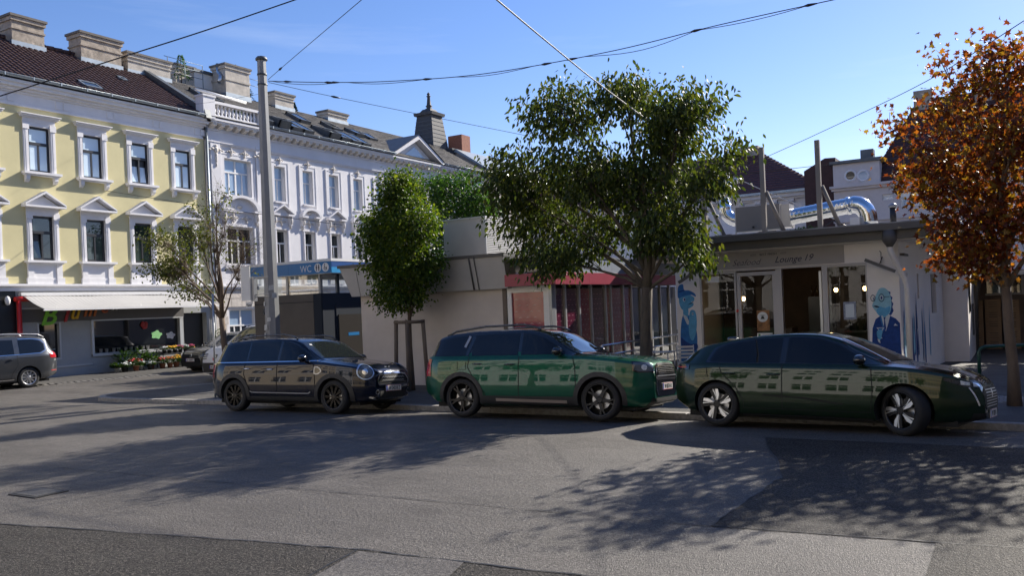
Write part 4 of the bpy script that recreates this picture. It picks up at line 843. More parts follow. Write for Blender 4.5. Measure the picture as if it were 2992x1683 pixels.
gent = [('mural_jacket', 'navy', [(.02, 0), (.0, .22), (.04, .44), (.16, .56), (.33, .60), (.66, .60), (.86, .56), (1.0, .50), (1.0, 0)], 0),
    ('spines', 'navy', [(.62, .92), (.72, .90), (.70, .86), (.78, .83), (.74, .79), (.8, .75), (.76, .71), (.8, .66), (.7, .60), (.6, .62)], 0),
    ('fish_head', 'pale', [(.10, .70), (.06, .74), (.14, .80), (.22, .88), (.34, .95), (.52, .955), (.66, .90), (.73, .80), (.72, .70), (.64, .62), (.48, .58), (.30, .60), (.2, .65)], 1),
    ('fish_cheek', 'light', [(.2, .66), (.32, .72), (.5, .7), (.68, .72), (.66, .65), (.5, .59), (.3, .605)], 1),
    ('mouth', 'ink', [(.1, .725), (.2, .735), (.32, .712), (.22, .708)], 1),
    ('shirt', 'white', [(.33, .60), (.42, .60), (.47, .55), (.55, .60), (.68, .61), (.58, .48), (.50, .40), (.42, .44)], 0),
    ('tie', 'navy', [(.44, .575), (.51, .575), (.49, .545), (.52, .44), (.48, .40), (.43, .44), (.46, .545)], 0),
    ('lapel', 'mid', [(.30, .60), (.36, .60), (.46, .42), (.42, .40)], 0),
    ('kerchief', 'white', [(.78, .47), (.84, .50), (.87, .485), (.93, .47)], 0),
    ('glass', 'white', [(.18, .45), (.46, .45), (.34, .39), (.34, .33), (.38, .31), (.28, .31), (.31, .33), (.31, .39)], 0),
    ('drink', 'mid', [(.23, .442), (.41, .442), (.33, .40), (.31, .40)], 0),
    ('hand', 'light', [(.19, .40), (.30, .42), (.39, .40), (.36, .36), (.34, .32), (.28, .29), (.2, .33)], 1),
    ('cuff', 'white', [(.2, .31), (.28, .29), (.30, .245), (.22, .27)], 0),
    ('eye', 'white', circ(.40, .835, .055, rz=.032), 0), ('pupil', 'navy', circ(.40, .832, .03, rz=.02), 0),
    ('eye', 'white', circ(.12, .825, .03, rz=.025), 0), ('pupil', 'navy', circ(.13, .822, .016, rz=.014), 0)]
mu = mural(rs_, G, gent, -2.93, .35, .6, 1.76)
b = MB()
for cx_, rr_ in ((.40, .10), (.10, .085)):
    for k in range(18):
        a0, a1 = 2 * math.pi * k / 18, 2 * math.pi * (k + 1) / 18
        q = lambda r_, a: (-2.93 + (cx_ + r_ * math.cos(a)) * .6, .35 + (.832 + r_ * .52 * math.sin(a)) * 1.76)
        b.prism([q(rr_, a0), q(rr_, a1), q(rr_ - .017, a1), q(rr_ - .017, a0)], .025, .026, F=G)
b.box(-2.93 + .5 * .6, -2.93 + .68 * .6, .35 + .84 * 1.76, .35 + .847 * 1.76, .025, .026, F=G)
ob('spectacles', b.mesh('spectacles', C_['ink']), mu, 0)
lady = [('mural_coat', 'mid', [(.12, 0), (.05, .2), (.08, .42), (.18, .58), (.34, .64), (.6, .60), (.86, .48), (.94, .34), (.9, .2), (.84, 0)], 1),
    ('neck', 'light', [(.26, .6), (.28, .72), (.5, .72), (.52, .62), (.4, .56)], 1),
    ('fish_head', 'light', [(.06, .78), (.12, .88), (.42, .90), (.7, .86), (.86, .83), (.84, .79), (.70, .78), (.82, .755), (.74, .72), (.45, .69), (.2, .69)], 1),
    ('hat', 'mid', [(.0, .88), (.06, .98), (.3, 1.0), (.36, .93), (.62, .92), (.9, .88), (.94, .84), (.7, .865), (.3, .85), (.04, .83)], 1),
    ('hat_band', 'navy', [(.06, .90), (.36, .915), (.38, .93), (.07, .918)], 0),
    ('eye', 'white', circ(.34, .81, .07, rz=.026), 0), ('pupil', 'navy', circ(.36, .81, .04, rz=.017), 0), ('mouth', 'ink', [(.5, .745), (.68, .755), (.83, .785), (.66, .765)], 1),
    ('scarf', 'white', [(.26, .62), (.44, .60), (.56, .52), (.46, .5), (.34, .56)], 1),
    ('small_fish', 'light', [(.52, .40), (.56, .58), (.62, .66), (.78, .68), (.92, .64), (.95, .5), (.84, .36), (.66, .30)], 1), ('small_eye', 'white', circ(.76, .63, .045, rz=.017), 0), ('small_pupil', 'navy', circ(.77, .63, .024, rz=.01), 0),
    ('sleeve', 'navy', [(.1, .34), (.3, .30), (.6, .26), (.92, .26), (.92, .2), (.6, .16), (.3, .18), (.12, .24)], 1)]
mural(rs_, G, lady, -7.49, .3, .5, 2.05)
r = random.Random(12)
for k in range(26):
    u = r.uniform(.15, 3.0); tp = r.uniform(1.0, 1.95) * (1 - .12 * abs(u - 1.5)); wd = r.uniform(.05, .16); bt = r.uniform(.05, tp - .5)
    P = [(u - wd * .5, bt), (u + wd * .4, bt), (u + wd * .6, tp * .55), (u + wd * .25, tp * .85), (u, tp), (u - wd * .35, tp * .8), (u - wd * .6, tp * .5)]
    MB().prism(spl(P, 3), .001 + .0006 * k, .0016 + .0006 * k, F=SF).build('painted_drip', C_[('navy', 'mid', 'light', 'navy', 'pale')[k % 5]], rs_)
# ---------------------------------------------------------------- things on the restaurant roof
M_galv = mat('galvanised_duct', (.72, .75, .78), .14, 1.0, bump=.04, bscale=12); M_post = mat('taupe_post', (.24, .215, .19), .6)
for x, zt, lb in ((-6.86, 4.9, 'short taupe roof post with brace half hidden by the tree'), (-5.36, 5.64, 'tall taupe post with slanted brace in front of the ventilation unit'), (-4.04, 5.64, 'tall taupe post with slanted brace in front of the shiny duct')):
    t = thing('roof_post', lb, 'post', (x, 21.4, 3.47), group='posts on the kiosk roof')
    MB().box(x - .055, x + .055, 21.35, 21.46, 3.47, zt).build('post', M_post, t)
    a = Vector((x + .06, 21.45, 4.55)); c = Vector((x + .42, 21.75, 3.47)); MB().tube([a, c], .05, 4).build('brace', M_post, t)
    MB().box(x - .12, x + .12, 21.3, 21.5, 3.47, 3.5).build('foot', M_post, t)
vt = thing('ventilation_unit', 'grey ventilation box with shiny spiral ducts on the kiosk roof', 'ventilation', (-5, 22.6, 3.47))
Yd = 22.6; Q = lambda x, y: pix(x, y, 1, Yd)
a, c = Q(2157, 609), Q(2286, 668)
MB().box(a.x, c.x, 22.35, 22.95, c.z, a.z).build('fan_box', mat('taupe_sheet', (.22, .205, .19), .55, var=.03), vt); MB().box(c.x, c.x + .24, 22.4, 22.95, c.z + .02, a.z - .02).build('duct_collar', M_alu, vt)
MB().box(a.x - .02, c.x + .02, 22.34, 22.4, c.z - .03, c.z).box(a.x - .025, a.x + .0, 22.34, 22.4, c.z - .2, a.z).box(c.x, c.x + .025, 22.34, 22.4, c.z - .2, a.z).box(a.x, c.x, 22.32, 22.36, c.z - .2, c.z - .16).build('box_frame', M_alu, vt)
MB().lathe([(.03, 0), (.03, .02)], 10, F=FY(22.35), c=((a.x * .6 + c.x * .4), c.z + .08, .0)).build('gauge', M_dkfr, vt)
def ribbed(pts, rad, n=18, step=.12):
    b = MB(); pts = [Vector(p) for p in pts]; P = []; rs = []
    for p, q in zip(pts, pts[1:]):
        d = q - p; k = max(2, int(d.length / .04))
        for i in range(k): P.append(p + d * i / k); rs.append(rad)
    P.append(pts[-1]); rs.append(rad); s = 0
    for i in range(1, len(P)):
        s += (P[i] - P[i - 1]).length
        if int(s / step) != int((s - (P[i] - P[i - 1]).length) / step): rs[i] = rad * 1.025
    return b.tube(P, rs, n)
s0 = Q(2290, 637); s1 = Q(2480, 601); z = .2
ribbed([s0 + Vector((.1, 0, 0)), s1], .2).build('spiral_duct', M_galv, vt)
e0 = s1; dr = (s1 - s0).normalized(); ce = Q(2520, 640); pts = [e0]
for k in range(1, 7):
    an = math.pi / 2 * k / 6; pts.append(Vector((e0.x + .42 * math.sin(an) + dr.x * .02, Yd, e0.z + .06 * math.sin(an * 2) - .42 * (1 - math.cos(an)))))
pts.append(pts[-1] + Vector((0, 0, -.12)))
b = MB().tube(pts, [.2, .22, .22, .22, .22, .22, .22, .22], 18); o = b.build('duct_elbow', M_galv, vt); [setattr(p, 'use_smooth', True) for p in o.data.polygons]
MB().lathe([(.24, 0), (.24, .07)], 18, c=(pts[-1].x, Yd, pts[-1].z - .07)).build('curb', M_dkfr, vt)
k0 = s1; MB().tube([k0 - dr * .04, k0 + dr * .04], .225, 18).build('duct_ring', M_galv, vt)
tp = Q(2107, 516); bx = Q(2157, 643)
cx_ = Q(2116, 560).x
pr = [(0.15, tp.z), (.245, tp.z - .30), (.25, tp.z - .33), (.19, tp.z - .36), (.12, tp.z - .68), (.16, tp.z - .70), (.16, tp.z - .76)]
MB().lathe(pr, 20, c=(cx_, Yd, 0)).build('exhaust_cowl', M_galv, vt)
pts = [Vector((cx_, Yd, tp.z - .74))]
for k in range(0, 7): an = math.pi / 2 * k / 6; pts.append(Vector((cx_ + .34 * (1 - math.cos(an)), Yd, bx.z + .34 - .34 * math.sin(an))))
pts.append(Vector((a.x, Yd, bx.z))); MB().tube(pts, .17, 16).build('duct_elbow', M_galv, vt)
MB().box(Q(2502, 650).x - .1, Q(2502, 650).x + .12, 22.3, 22.5, 3.47, 3.8).build('hatch', M_whfr, vt)
MB().tube([(-4.7, 22.3, 3.55), (-4.2, 22.1, 3.52), (-3.9, 22.2, 3.75), (-3.6, 22.3, 3.6)], .018, 5).build('cable', M_dkfr, vt)
t = thing('roof_vent_pipe', 'small dark vent pipe with pale cap near the right roof corner', 'vent', (-2.4, 21.6, 3.47)); q = pix(2610, 640, 1, 21.6)
MB().lathe([(.07, 0), (.07, .42)], 12, c=(q.x, 21.6, 3.47)).build('pipe', M_dkfr, t); MB().lathe([(.09, .42), (.1, .47), (.05, .52)], 12, c=(q.x, 21.6, 3.47)).build('cap', M_alud, t)
b = MB(); r = random.Random(5)
for k in range(400):
    p = Vector((-4.55 + r.gauss(0, .2), 22.0 + r.uniform(-.1, .1), 3.5 + abs(r.gauss(0, .05)))); d = Vector((r.uniform(-1, 1), r.uniform(-1, 1), r.uniform(.2, 1))).normalized() * .06; s = d.cross(Vector((0, 0, 1))).normalized() * .02; b.poly([p, p + d * .5 + s, p + d, p + d * .5 - s])
o = b.build('roof_weeds', mat('weed_green', (.05, .14, .02), .7), None, recalc=False); o['kind'] = 'stuff'; o['label'] = 'patch of green weeds growing on the kiosk roof'; o['category'] = 'weeds'
# ---------------------------------------------------------------- back stall at the right
fk = thing('back_stall', 'low white stall with grey flat canopy and stacked boxes behind the maple', 'kiosk', (1.5, 31, 0))
YB = 29.3; G = FY(YB); qq = lambda x, y: pix(x, y, 1, YB)
l0 = qq(2772, 800).x; l1 = qq(2803, 800).x; top = qq(2790, 812).z
MB().box(l0, l1, 0, top, 0, .3, F=G).build('pillar', M_kw, fk)
MB().box(l1, 6, 0, top + .2, -2.6, -2.5, F=G).box(l1, l1 + .08, 0, top + .2, -2.5, 0, F=G).build('wall', mat('tan_wall', (.22, .17, .14), .8, var=.15), fk)
MB().box(l0 - .1, 7, top, top + .12, -2.6, .35, F=G).box(l0 - .1, qq(2860, 800).x, top + .12, top + .42, -2.5, .6, F=G).build('canopy', M_alud, fk)
MB().tube([G(qq(2862, 850).x, top, -.3), G(qq(2848, 850).x, top - .5, -.3), G(qq(2845, 900).x, .0, -.3)], .08, 8).build('drainpipe', M_eave, fk)
a = qq(2876, 865); c = qq(2992, 890); MB().box(a.x, a.x + .95, 1.75, 2.3, -2.48, -2.46, F=G).build('window', M_glass, fk); MB().box(a.x + 1.1, a.x + 2, 1.75, 2.3, -2.48, -2.46, F=G).build('window', M_glass, fk)
MB().box(a.x - .05, a.x + 2.1, 2.3, 2.36, -2.48, -2.44, F=G).box(a.x + .96, a.x + 1.09, 1.75, 2.3, -2.48, -2.44, F=G).box(a.x - .05, a.x + 2.1, 1.68, 1.75, -2.48, -2.44, F=G).build('window_trim', M_kfr, fk)
r = random.Random(8)
for col, x in enumerate((a.x - .55, a.x - .05, a.x + .45)):
    z = .0
    for k in range(5):
        h = r.uniform(.26, .36)
        t = thing('cardboard_box', ['bottom', 'second', 'third', 'fourth', 'top'][k] + ' cardboard box of the ' + ('left', 'middle', 'right')[col] + ' stack at the back stall', 'box', (x, YB + 2.0, z), group='cardboard boxes at the back stall')
        MB().box(x, x + .44, YB + 1.7, YB + 2.2, z, z + h).build('carton', mat('cardboard', (.33, .22, .13), .85, var=.12, vscale=3), t)
        for s in range(3): MB().box(x + .1, x + .34, z + .06 + s * .07, z + .075 + s * .07, 0, .004, F=FY(YB + 1.7)).build('slot', M_dkfr, t)
        z += h + .004
t = thing('gas_bottle', 'tall grey-blue gas bottle with an orange band beside the boxes', 'gas bottle', (a.x - .85, YB + 1.0, 0)); x = a.x - .8
MB().lathe([(.16, 0), (.17, .05), (.17, 1.05), (.13, 1.2), (.05, 1.26), (.05, 1.34)], 16, c=(x, YB + 1.0, 0)).build('cylinder', mat('gas_grey', (.18, .22, .24), .45), t); MB().lathe([(.174, .3), (.174, .4)], 16, c=(x, YB + 1.0, 0)).build('band', mat('orange_band', (.5, .12, .02), .5), t)
ac2 = thing('air_conditioner', 'white outdoor air conditioner with round fan grille on the canopy', 'air conditioner', (qq(2880, 770).x, YB, top + .42))
a, c = pix(2842, 757, 1, YB + .6), pix(2918, 790, 1, YB + .6)
MB().box(a.x, c.x, YB + .6, YB + 1.0, c.z, a.z + .3).build('casing', M_whfr, ac2); MB().lathe([(.30, 0), (.30, .03)], 24, F=FY(YB + .6), c=(a.x * .6 + c.x * .4, (a.z + .3 + c.z) / 2, 0)).build('fan_grille', M_dkfr, ac2)
for k in range(5): MB().lathe([(.06 + .055 * k, .03), (.07 + .055 * k, .045)], 24, F=FY(YB + .6), c=(a.x * .6 + c.x * .4, (a.z + .3 + c.z) / 2, 0)).build('grille_ring', M_alud, ac2)
MB().box(a.x + .1, a.x + .2, YB + .7, YB + .9, top + .1, c.z).box(c.x - .2, c.x - .1, YB + .7, YB + .9, top + .1, c.z).build('feet', M_alud, ac2)
# annex between the restaurant and the back stall
an_ = thing('white_annex', 'white windowless annex with a small canopy right of the fish mural kiosk', 'kiosk', (-1.6, 27, 0))
MB().box(-2.2, -1.2, 25.7, 30.5, 0, 3.0).build('wall', M_kw, an_); MB().box(-2.2, -.72, 25.6, 27.4, 2.55, 3.0).build('canopy', M_kw, an_); MB().box(26.2, 27.0, 1.3, 2.4, 0, .02, F=FX(-1.2)).build('window', M_glass, an_)
MB().box(27.8, 28.3, .6, 1.5, 0, .03, F=FX(-1.2)).build('meter_box', M_eave, an_)
# ---------------------------------------------------------------- green hoop rail, terrace chairs
gr = thing('hoop_rail', 'dark green tubular hoop rail on the pavement behind the maple trunk', 'railing', (-.75, 20.2, 0))
MB().tube([(-.78, 20.2, 0), (-.78, 20.2, .62), (-.74, 20.22, .69), (-.66, 20.26, .72), (1.6, 21.6, .72), (1.66, 21.64, .68), (1.68, 21.65, 0)], .035, 8).build('hoop', mat('dark_green_paint', (.012, .06, .045), .4), gr)
M_chw = mat('chair_white', (.55, .54, .52), .5)
def chair(x, y, rz, lb):
    t = thing('terrace_chair', lb, 'chair', (x, y, 0), rz, 'white slatted terrace chairs', world=False)
    for sx in (-.2, .2):
        MB().tube([(sx, -.2, 0), (sx, -.2, .44)], .014, 6).build('leg', M_chw, t); MB().tube([(sx, .2, 0), (sx, .2, .44), (sx, .28, .84)], .014, 6).build('leg', M_chw, t)
    for i in range(5): MB().box(-.21, .21, -.2 + .085 * i, -.14 + .085 * i, .435, .45).build('seat_slat', M_chw, t)
    for i in range(4): q = .52 + .085 * i; MB().box(-.21, .21, .2 + (q - .44) * .2, .215 + (q - .44) * .2, q, q + .05).build('back_slat', M_chw, t)
chair(-7.65, 19.2, 2.6, 'white slatted chair nearest the green car on the terrace'); chair(-7.0, 19.95, .4, 'white slatted chair below the left fish mural'); chair(-8.1, 20.0, -1.2, 'white slatted chair closest to the ramp railing'); chair(-2.95, 19.9, .5, 'white slatted chair below the right fish mural')
t = thing('terrace_table', 'small white slatted table among the terrace chairs', 'table', (-7.55, 19.7, 0)); 
for i in range(6): MB().box(-7.85 + .1 * i, -7.76 + .1 * i, 19.45, 20.0, .7, .72).build('slat', M_chw, t)
for x in (-7.8, -7.3):
    for y in (19.5, 19.95): MB().tube([(x, y, 0), (x, y, .7)], .016, 6).build('leg', M_chw, t)
# ================================================================ houses behind the market (their street fronts lie in shade)
M_far = mat('grey_white_render', (.74, .72, .73), .85, var=.05); M_far2 = mat('taupe_render', (.58, .53, .52), .85, var=.06); M_mirror = mat('reflecting_pane', (.05, .05, .05), .02, spec=1.0, coat=1.0)
M_rtile = mat('brown_red_tile', (.085, .026, .022), .65, var=.3, vscale=6, vdetail=8); M_dtile = mat('dark_red_tile', (.05, .018, .016), .7, var=.3, vscale=6, vdetail=8)
def rows_y(name, m, parent, y0, z0, y1, z1, xa0, xb0, xa1, xb1, th):
    """tile courses on a slope facing -y whose ends run from (xa0,xb0) at the eave to (xa1,xb1) at the ridge"""
    b = MB(); L_ = math.hypot(y1 - y0, z1 - z0); n = int(L_ / th)
    for i in range(n):
        t0, t1 = i / n, min(1, (i + 1.08) / n); A = [(xa0 + (xa1 - xa0) * t0, y0 + (y1 - y0) * t0 - .03, z0 + (z1 - z0) * t0 + .05), (xb0 + (xb1 - xb0) * t0, y0 + (y1 - y0) * t0 - .03, z0 + (z1 - z0) * t0 + .05)]; B = [(xb0 + (xb1 - xb0) * t1, y0 + (y1 - y0) * t1, z0 + (z1 - z0) * t1), (xa0 + (xa1 - xa0) * t1, y0 + (y1 - y0) * t1, z0 + (z1 - z0) * t1)]
        b.poly(A + B); b.poly([A[0], A[1], (A[1][0], A[1][1], A[1][2] - .07), (A[0][0], A[0][1], A[0][2] - .07)])
    o = b.build(name, m, parent, recalc=False); o['kind'] = 'stuff'; return o
YH = 55.; G = FY(YH)
hb = thing('hipped_house', 'long pale house with red hipped tile roof behind the big tree', 'house', (-20, YH, 0))
xl, xr, ze = -44., -10.4, 8.35
hh = [(x, x + 1.15, 3.95, 6.1) for x in (-40.2, -37.3, -34.4, -31.5, -28.6, -25.7, -22.8, -19.9, -17.05, -14.2)]
wall(MB(), G, xl, xr, 0, ze, hh, .25).build('wall', M_far, hb, recalc=False)
MB().poly([(xr, YH, 0), (xr, YH + 10, 0), (xr, YH + 10, ze), (xr, YH, ze)]).poly([(xl, YH, 0), (xl, YH + 10, 0), (xl, YH + 10, ze), (xl, YH, ze)]).build('side_wall', M_far, hb, recalc=False)
for a, c, d, e in hh: window(hb, G, a, c, d, e, 2, mat('brown_frame', (.06, .03, .022), .5), M_mirror, M_mirror, -.18)
mould(G, xl, xr, [(7.2, 7.3, .08), (8.0, 8.12, .25), (8.12, 8.35, .5)]).build('cornice', M_far, hb)
me = MB().prism([(0, 8.0), (.3, 8.0), (.28, 7.85), (.1, 7.72), (0, 7.7)], -.16, .16, F=lambda a, c, d: (d, -a, c)).mesh('bracket', M_far)
x = xl + .5
while x < xr: ob('bracket', me, hb, loc=(x, YH, 0)); x += 1.05
MB().box(xl - .3, xr + .3, YH - .75, YH - .5, ze, ze + .16).build('gutter', M_zinc, hb)
ry, rz = YH + 4.6, 11.9
b = MB(); E = [(xl - .3, YH - .6, ze + .05), (xr + .5, YH - .6, ze + .05), (xr + .5, YH + 10, ze + .05), (xl - .3, YH + 10, ze + .05)]; A, B = (xl + 4, ry, rz), (xr - 4.6, ry, rz)
b.poly([E[0], E[1], B, A]); b.poly([E[1], E[2], B]); b.poly([E[2], E[3], A, B]); b.poly([E[3], E[0], A]); b.build('roof', M_rtile, hb, recalc=False)
rows_y('roof_tiles', M_rtile, hb, YH - .62, ze + .06, ry, rz + .02, xl - .3, xr + .5, xl + 4, xr - 4.6, .33)
p = pix(2192, 435, 1, ry); b = MB().box(p.x - .55, p.x + .55, ry - .4, ry + .4, rz - .6, p.z); b.box(p.x - .65, p.x + .65, ry - .5, ry + .5, p.z - .1, p.z + .1).build('chimney', M_chim, hb)
MB().box(-27.5, -26.5, ry - .4, ry + .4, rz - .6, rz + 1.0).build('chimney', M_chim, hb)
# house with the lettering
YK = 52.; G = FY(YK); Q = lambda x, y: pix(x, y, 1, YK)
kb = thing('cafe_house', 'taupe corner house with round attic windows and steep dark red roof', 'house', (0, YK, 0))
x0 = Q(2438, 600).x; xr = 16.; zc = Q(2500, 548).z; zp = Q(2500, 475).z; xp = Q(2570, 500).x
hs2 = []
for px_, py0, py1, wd in ((2578, 568, 585, .55), (2630, 562, 605, 1.0), (2715, 558, 602, 1.0), (2800, 552, 598, 1.0), (2890, 548, 594, 1.0)):
    a = Q(px_, py0); c = Q(px_, py1); hs2.append((a.x, a.x + wd, c.z, a.z))
wall(MB(), G, x0, xr, 0, zc, hs2, .2).build('wall', M_far2, kb, recalc=False)
MB().poly([(x0, YK, 0), (x0, YK + 10, 0), (x0, YK + 10, zc), (x0, YK, zc)]).build('side_wall', M_far2, kb, recalc=False)
for a, c, d, e in hs2: window(kb, G, a, c, d, e, 2, M_whfr, M_blu, M_blu, -.12)
mould(G, x0, xr, [(zc - .12, zc + .02, .2), (zc + .02, zc + .16, .35)]).build('cornice', M_far2, kb)
zl = Q(2700, 632).z; mould(G, x0, xr, [(zl, zl + .14, .12)]).build('storey_band', M_far2, kb)
b = MB(); b.box(x0, xp, zc + .1, zp, -6, 0, F=G); b.build('attic_block', M_far2, kb); MB().box(x0 - .15, xp + .15, zp, zp + .18, -6.1, .18, F=G).build('attic_cornice', M_zincd, kb)
for px_ in (2485, 2522):
    c = Q(px_, 513); w_ = MB().lathe([(.34, 0), (.34, .06), (.24, .06), (.24, .0)], 20, F=G, c=(c.x, c.z, .0)).build('round_window', M_far, kb); ob('pane', MB().lathe([(.24, .01), (.24, .02)], 20, F=G, c=(c.x, c.z, .0)).mesh('pane', M_glass if px_ < 2500 else M_blu), w_, 0)
xm0 = Q(2525, 430).x; zr = Q(2592, 372).z + 1.2; xm1 = xm0 + 1.9
b = MB(); E = [(xm0, YK + .3, zc + .1), (xr, YK + .3, zc + .1), (xr, YK + 4.2, zr + .9), (xm1 + .6, YK + 4.2, zr + .9)]; b.poly(E); b.poly([E[0], E[3], (xm0, YK + 9, zc + .1)]); b.poly([(xm0, YK + 9, zc + .1), E[3], E[2], (xr, YK + 9, zc + .1)]); b.build('roof', M_dtile, kb, recalc=False)
rows_y('roof_tiles', M_dtile, kb, YK + .28, zc + .12, YK + 4.2, zr + .92, xm0, xr, xm1 + .6, xr, .33)
for px_ in (2700, 2880): c = pix(px_, 330, 1, YK + 4); MB().box(c.x - .5, c.x + .5, YK + 3.6, YK + 4.5, zr - .2, zr + 1.35).build('chimney', M_chim, kb)
c = Q(2520, 425); MB().box(c.x - .35, c.x + .35, YK + 1.5, YK + 2.2, zp, c.z).build('chimney', M_zincd, kb)
c = Q(2717, 633); text_on('KA', G, c.x, zl - .75, .012, .62, mat('red_lettering', (.35, .05, .04), .5), 'lettering', kb, align='LEFT', extrude=.01, bold=.012)
lk = thing('low_link_house', 'low dark red roof between the hipped house and the taupe house', 'house', (-9, 54, 0))
a = Q(2425, 465); b_ = Q(2445, 480)
MB().prism([(a.x - 1.6, 0), (x0 + .05, 0), (x0 + .05, Q(2440, 455).z), (a.x - .4, Q(2428, 455).z), (a.x - 1.6, Q(2400, 490).z)], -.6, -5, F=G).build('wall', M_dtile, lk)
# ---------------------------------------------------------------- the houses across the street (behind the viewer, seen as reflections)
def opp(name, lb, x0, x1, y, h, m, mr, wn, sp):
    t = thing(name, lb, 'house', ((x0 + x1) / 2, y, 0)); F = FYB(y); hs = []
    for fl in range(4):
        n = int((x1 - x0 - 1) / sp)
        for i in range(n): u = x0 + 1 + sp * i; hs.append((u, u + 1.1, 1.0 + fl * 3.6 + .3, 3.0 + fl * 3.6 + .1))
    wall(MB(), F, x0, x1, 0, h, hs, .2).build('wall', m, t, recalc=False)
    MB().box(x0 + .02, x1 - .02, y - 9, y - .3, 0, h).build('house_core', m, t)
    for a, c, d, e in hs:
        w_ = MB().box(a, c, d, e, -.16, -.12, F=F).build('window', M_glass, t); ob('frame', MB().box(a - .1, c + .1, d - .12, d - .02, 0, .1, F=F).box((a + c) / 2 - .04, (a + c) / 2 + .04, d, e, -.12, -.08, F=F).box(a, c, d + 1.2, d + 1.28, -.12, -.08, F=F).mesh('frame', M_whfr), w_, 0)
    mould(F, x0, x1, [(h - .4, h - .15, .2), (h - .15, h, .45), (4.2, 4.35, .12)]).build('cornice', M_stu, t)
    MB().prism([(y + .5, h), (y - 4.5, h + 3), (y - 9.5, h)], x0, x1, F=lambda a, c, d: (d, a, c)).build('roof', mr, t)
opp('opposite_house', 'cream house across the street behind the viewer, only seen mirrored in windows', -58, -27, -18, 16.5, mat('opp_cream', (.58, .49, .36), .85, var=.06), M_rtile, 8, 2.1)
opp('opposite_house', 'pale grey house across the street behind the viewer, only seen mirrored in car doors', -27, -5, -18, 17.5, mat('opp_grey', (.56, .55, .54), .85, var=.06), M_slate, 8, 1.9)
opp('opposite_house', 'ochre house across the street behind the viewer, only seen mirrored in the right cars', -5, 26, -18, 16., mat('opp_ochre', (.40, .32, .21), .85, var=.06), M_rtile, 8, 2.0)

# unseen house added right of the viewer to cut the sky light
sh = thing('added_side_house', 'grey house added outside the frame right of the viewer to cut sky light', 'house', (21, 8, 0)); F = lambda u, v, w: (20 - w, u, v); hs = []
for fl in range(4):
    for i in range(20): u = -16 + 2.6 * i; hs.append((u, u + 1.1, 1.3 + fl * 3.6, 3.1 + fl * 3.6))
wall(MB(), F, -18, 36, 0, 16, hs, .2).build('wall', MATS['opp_grey'], sh, recalc=False); MB().box(20.3, 30, -18, 36, 0, 16).build('house_core', MATS['opp_grey'], sh)
for a, c, d, e in hs: MB().box(a, c, d, e, -.16, -.12, F=F).build('window', M_glass, sh)
MB().prism([(19.5, 16), (25, 19), (30, 16)], -18, 36, F=lambda a, c, d: (a, d, c)).build('roof', M_slate, sh)
# ================================================================ poles, signs, wires
M_pole = mat('grey_painted_pole', (.24, .245, .25), .5, .2, var=.08, vscale=3); M_sign = mat('sign_back_white', (.62, .62, .61), .45); M_galp = mat('galvanised_pole', (.38, .39, .40), .4, .6)
PB = pix(800, 1100, 1, 15.6); PT = pix(764, 176, 1, 15.6)
pole = thing('tram_mast', 'tall tapered grey steel mast leaning slightly, overhead wires fixed to its top', 'mast', (PB.x + .04, 15.6, 0))
a = Vector((PB.x + .04, 15.6, 0)); d = PT - a; n = 8
b = MB(); rings = []
for i in range(13):
    t = i / 12; c = a + d * t; r_ = .215 - .10 * t; k = len(b.v); b.v += [(c.x + r_ * math.cos(2 * math.pi * (q + .5) / n), c.y + r_ * math.sin(2 * math.pi * (q + .5) / n), c.z) for q in range(n)]; rings.append(k)
for p, q in zip(rings, rings[1:]):
    for i in range(n): b.f.append([p + i, p + (i + 1) % n, q + (i + 1) % n, q + i]); b.mi.append(0); b.sm.append(False)
b.f.append([rings[-1] + i for i in range(n)]); b.mi.append(0); b.sm.append(False); b.build('shaft', M_pole, pole)
MB().lathe([(.15, 0), (.15, .05), (.12, .09)], 8, c=tuple(PT)).build('cap', M_zincd, pole)
for t in (.925, .955): c = a + d * t; MB().lathe([(.128, 0), (.128, .04)], 12, c=tuple(c)).build('clamp', M_zincd, pole)
c = a + d * .35; r = random.Random(3)
for k in range(7):
    z = 1.5 + .2 * k; an = r.uniform(-2.6, -.4); rr_ = .215 - .10 * z / PT.z + .004; cc = a + d * (z / PT.z); u = Vector((math.cos(an), math.sin(an), 0)); v = Vector((-u.y, u.x, 0)); s = r.uniform(.05, .09)
    P = [cc + u * rr_ + v * s * q[0] + Vector((0, 0, s * q[1])) for q in ((-1, -1), (1, -.8), (.9, 1), (-.8, .9))]; MB().poly(P).build('sticker_scrap', mat('paper_scrap', (.5, .5, .48), .8, var=.3), pole, recalc=False)
# parking sign held on the mast by two arms (its back shows)
sg = thing('bracket_sign', 'white rectangular sign seen from behind, on two arms off the mast', 'sign', (PB.x - .9, 15.4, 2.2))
q0 = pix(706, 780, 1, 15.45); q1 = pix(731, 782, 1, 15.45); zb = pix(708, 880, 1, 15.45).z
MB().box(q0.x, q1.x, 15.42, 15.44, zb, q0.z).build('panel', M_sign, sg); MB().box(q0.x - .02, q0.x, 15.42, 15.47, zb, q0.z).build('edge', M_alu, sg)
xl = q1.x + .0
MB().box(xl - .02, xl + .1, 15.46, 15.56, zb - .02, q0.z - .28).build('holder', M_alud, sg)
for zz in (pix(740, 812, 1, 15.5).z, pix(740, 862, 1, 15.5).z, pix(740, 868, 1, 15.5).z):
    MB().tube([(xl, 15.5, zz), (PB.x - .1, 15.55, zz)], .013, 6).build('arm', M_alud, sg); MB().box(PB.x - .2, PB.x + .18, 15.385, 15.4, zz - .012, zz + .012).build('strap', M_alud, sg)
e = pix(720, 882, 1, 15.42); f = pix(739, 898, 1, 15.42)
pl = MB().box(e.x, f.x, 15.40, 15.42, f.z, e.z).build('distance_plate', M_sign, sg)
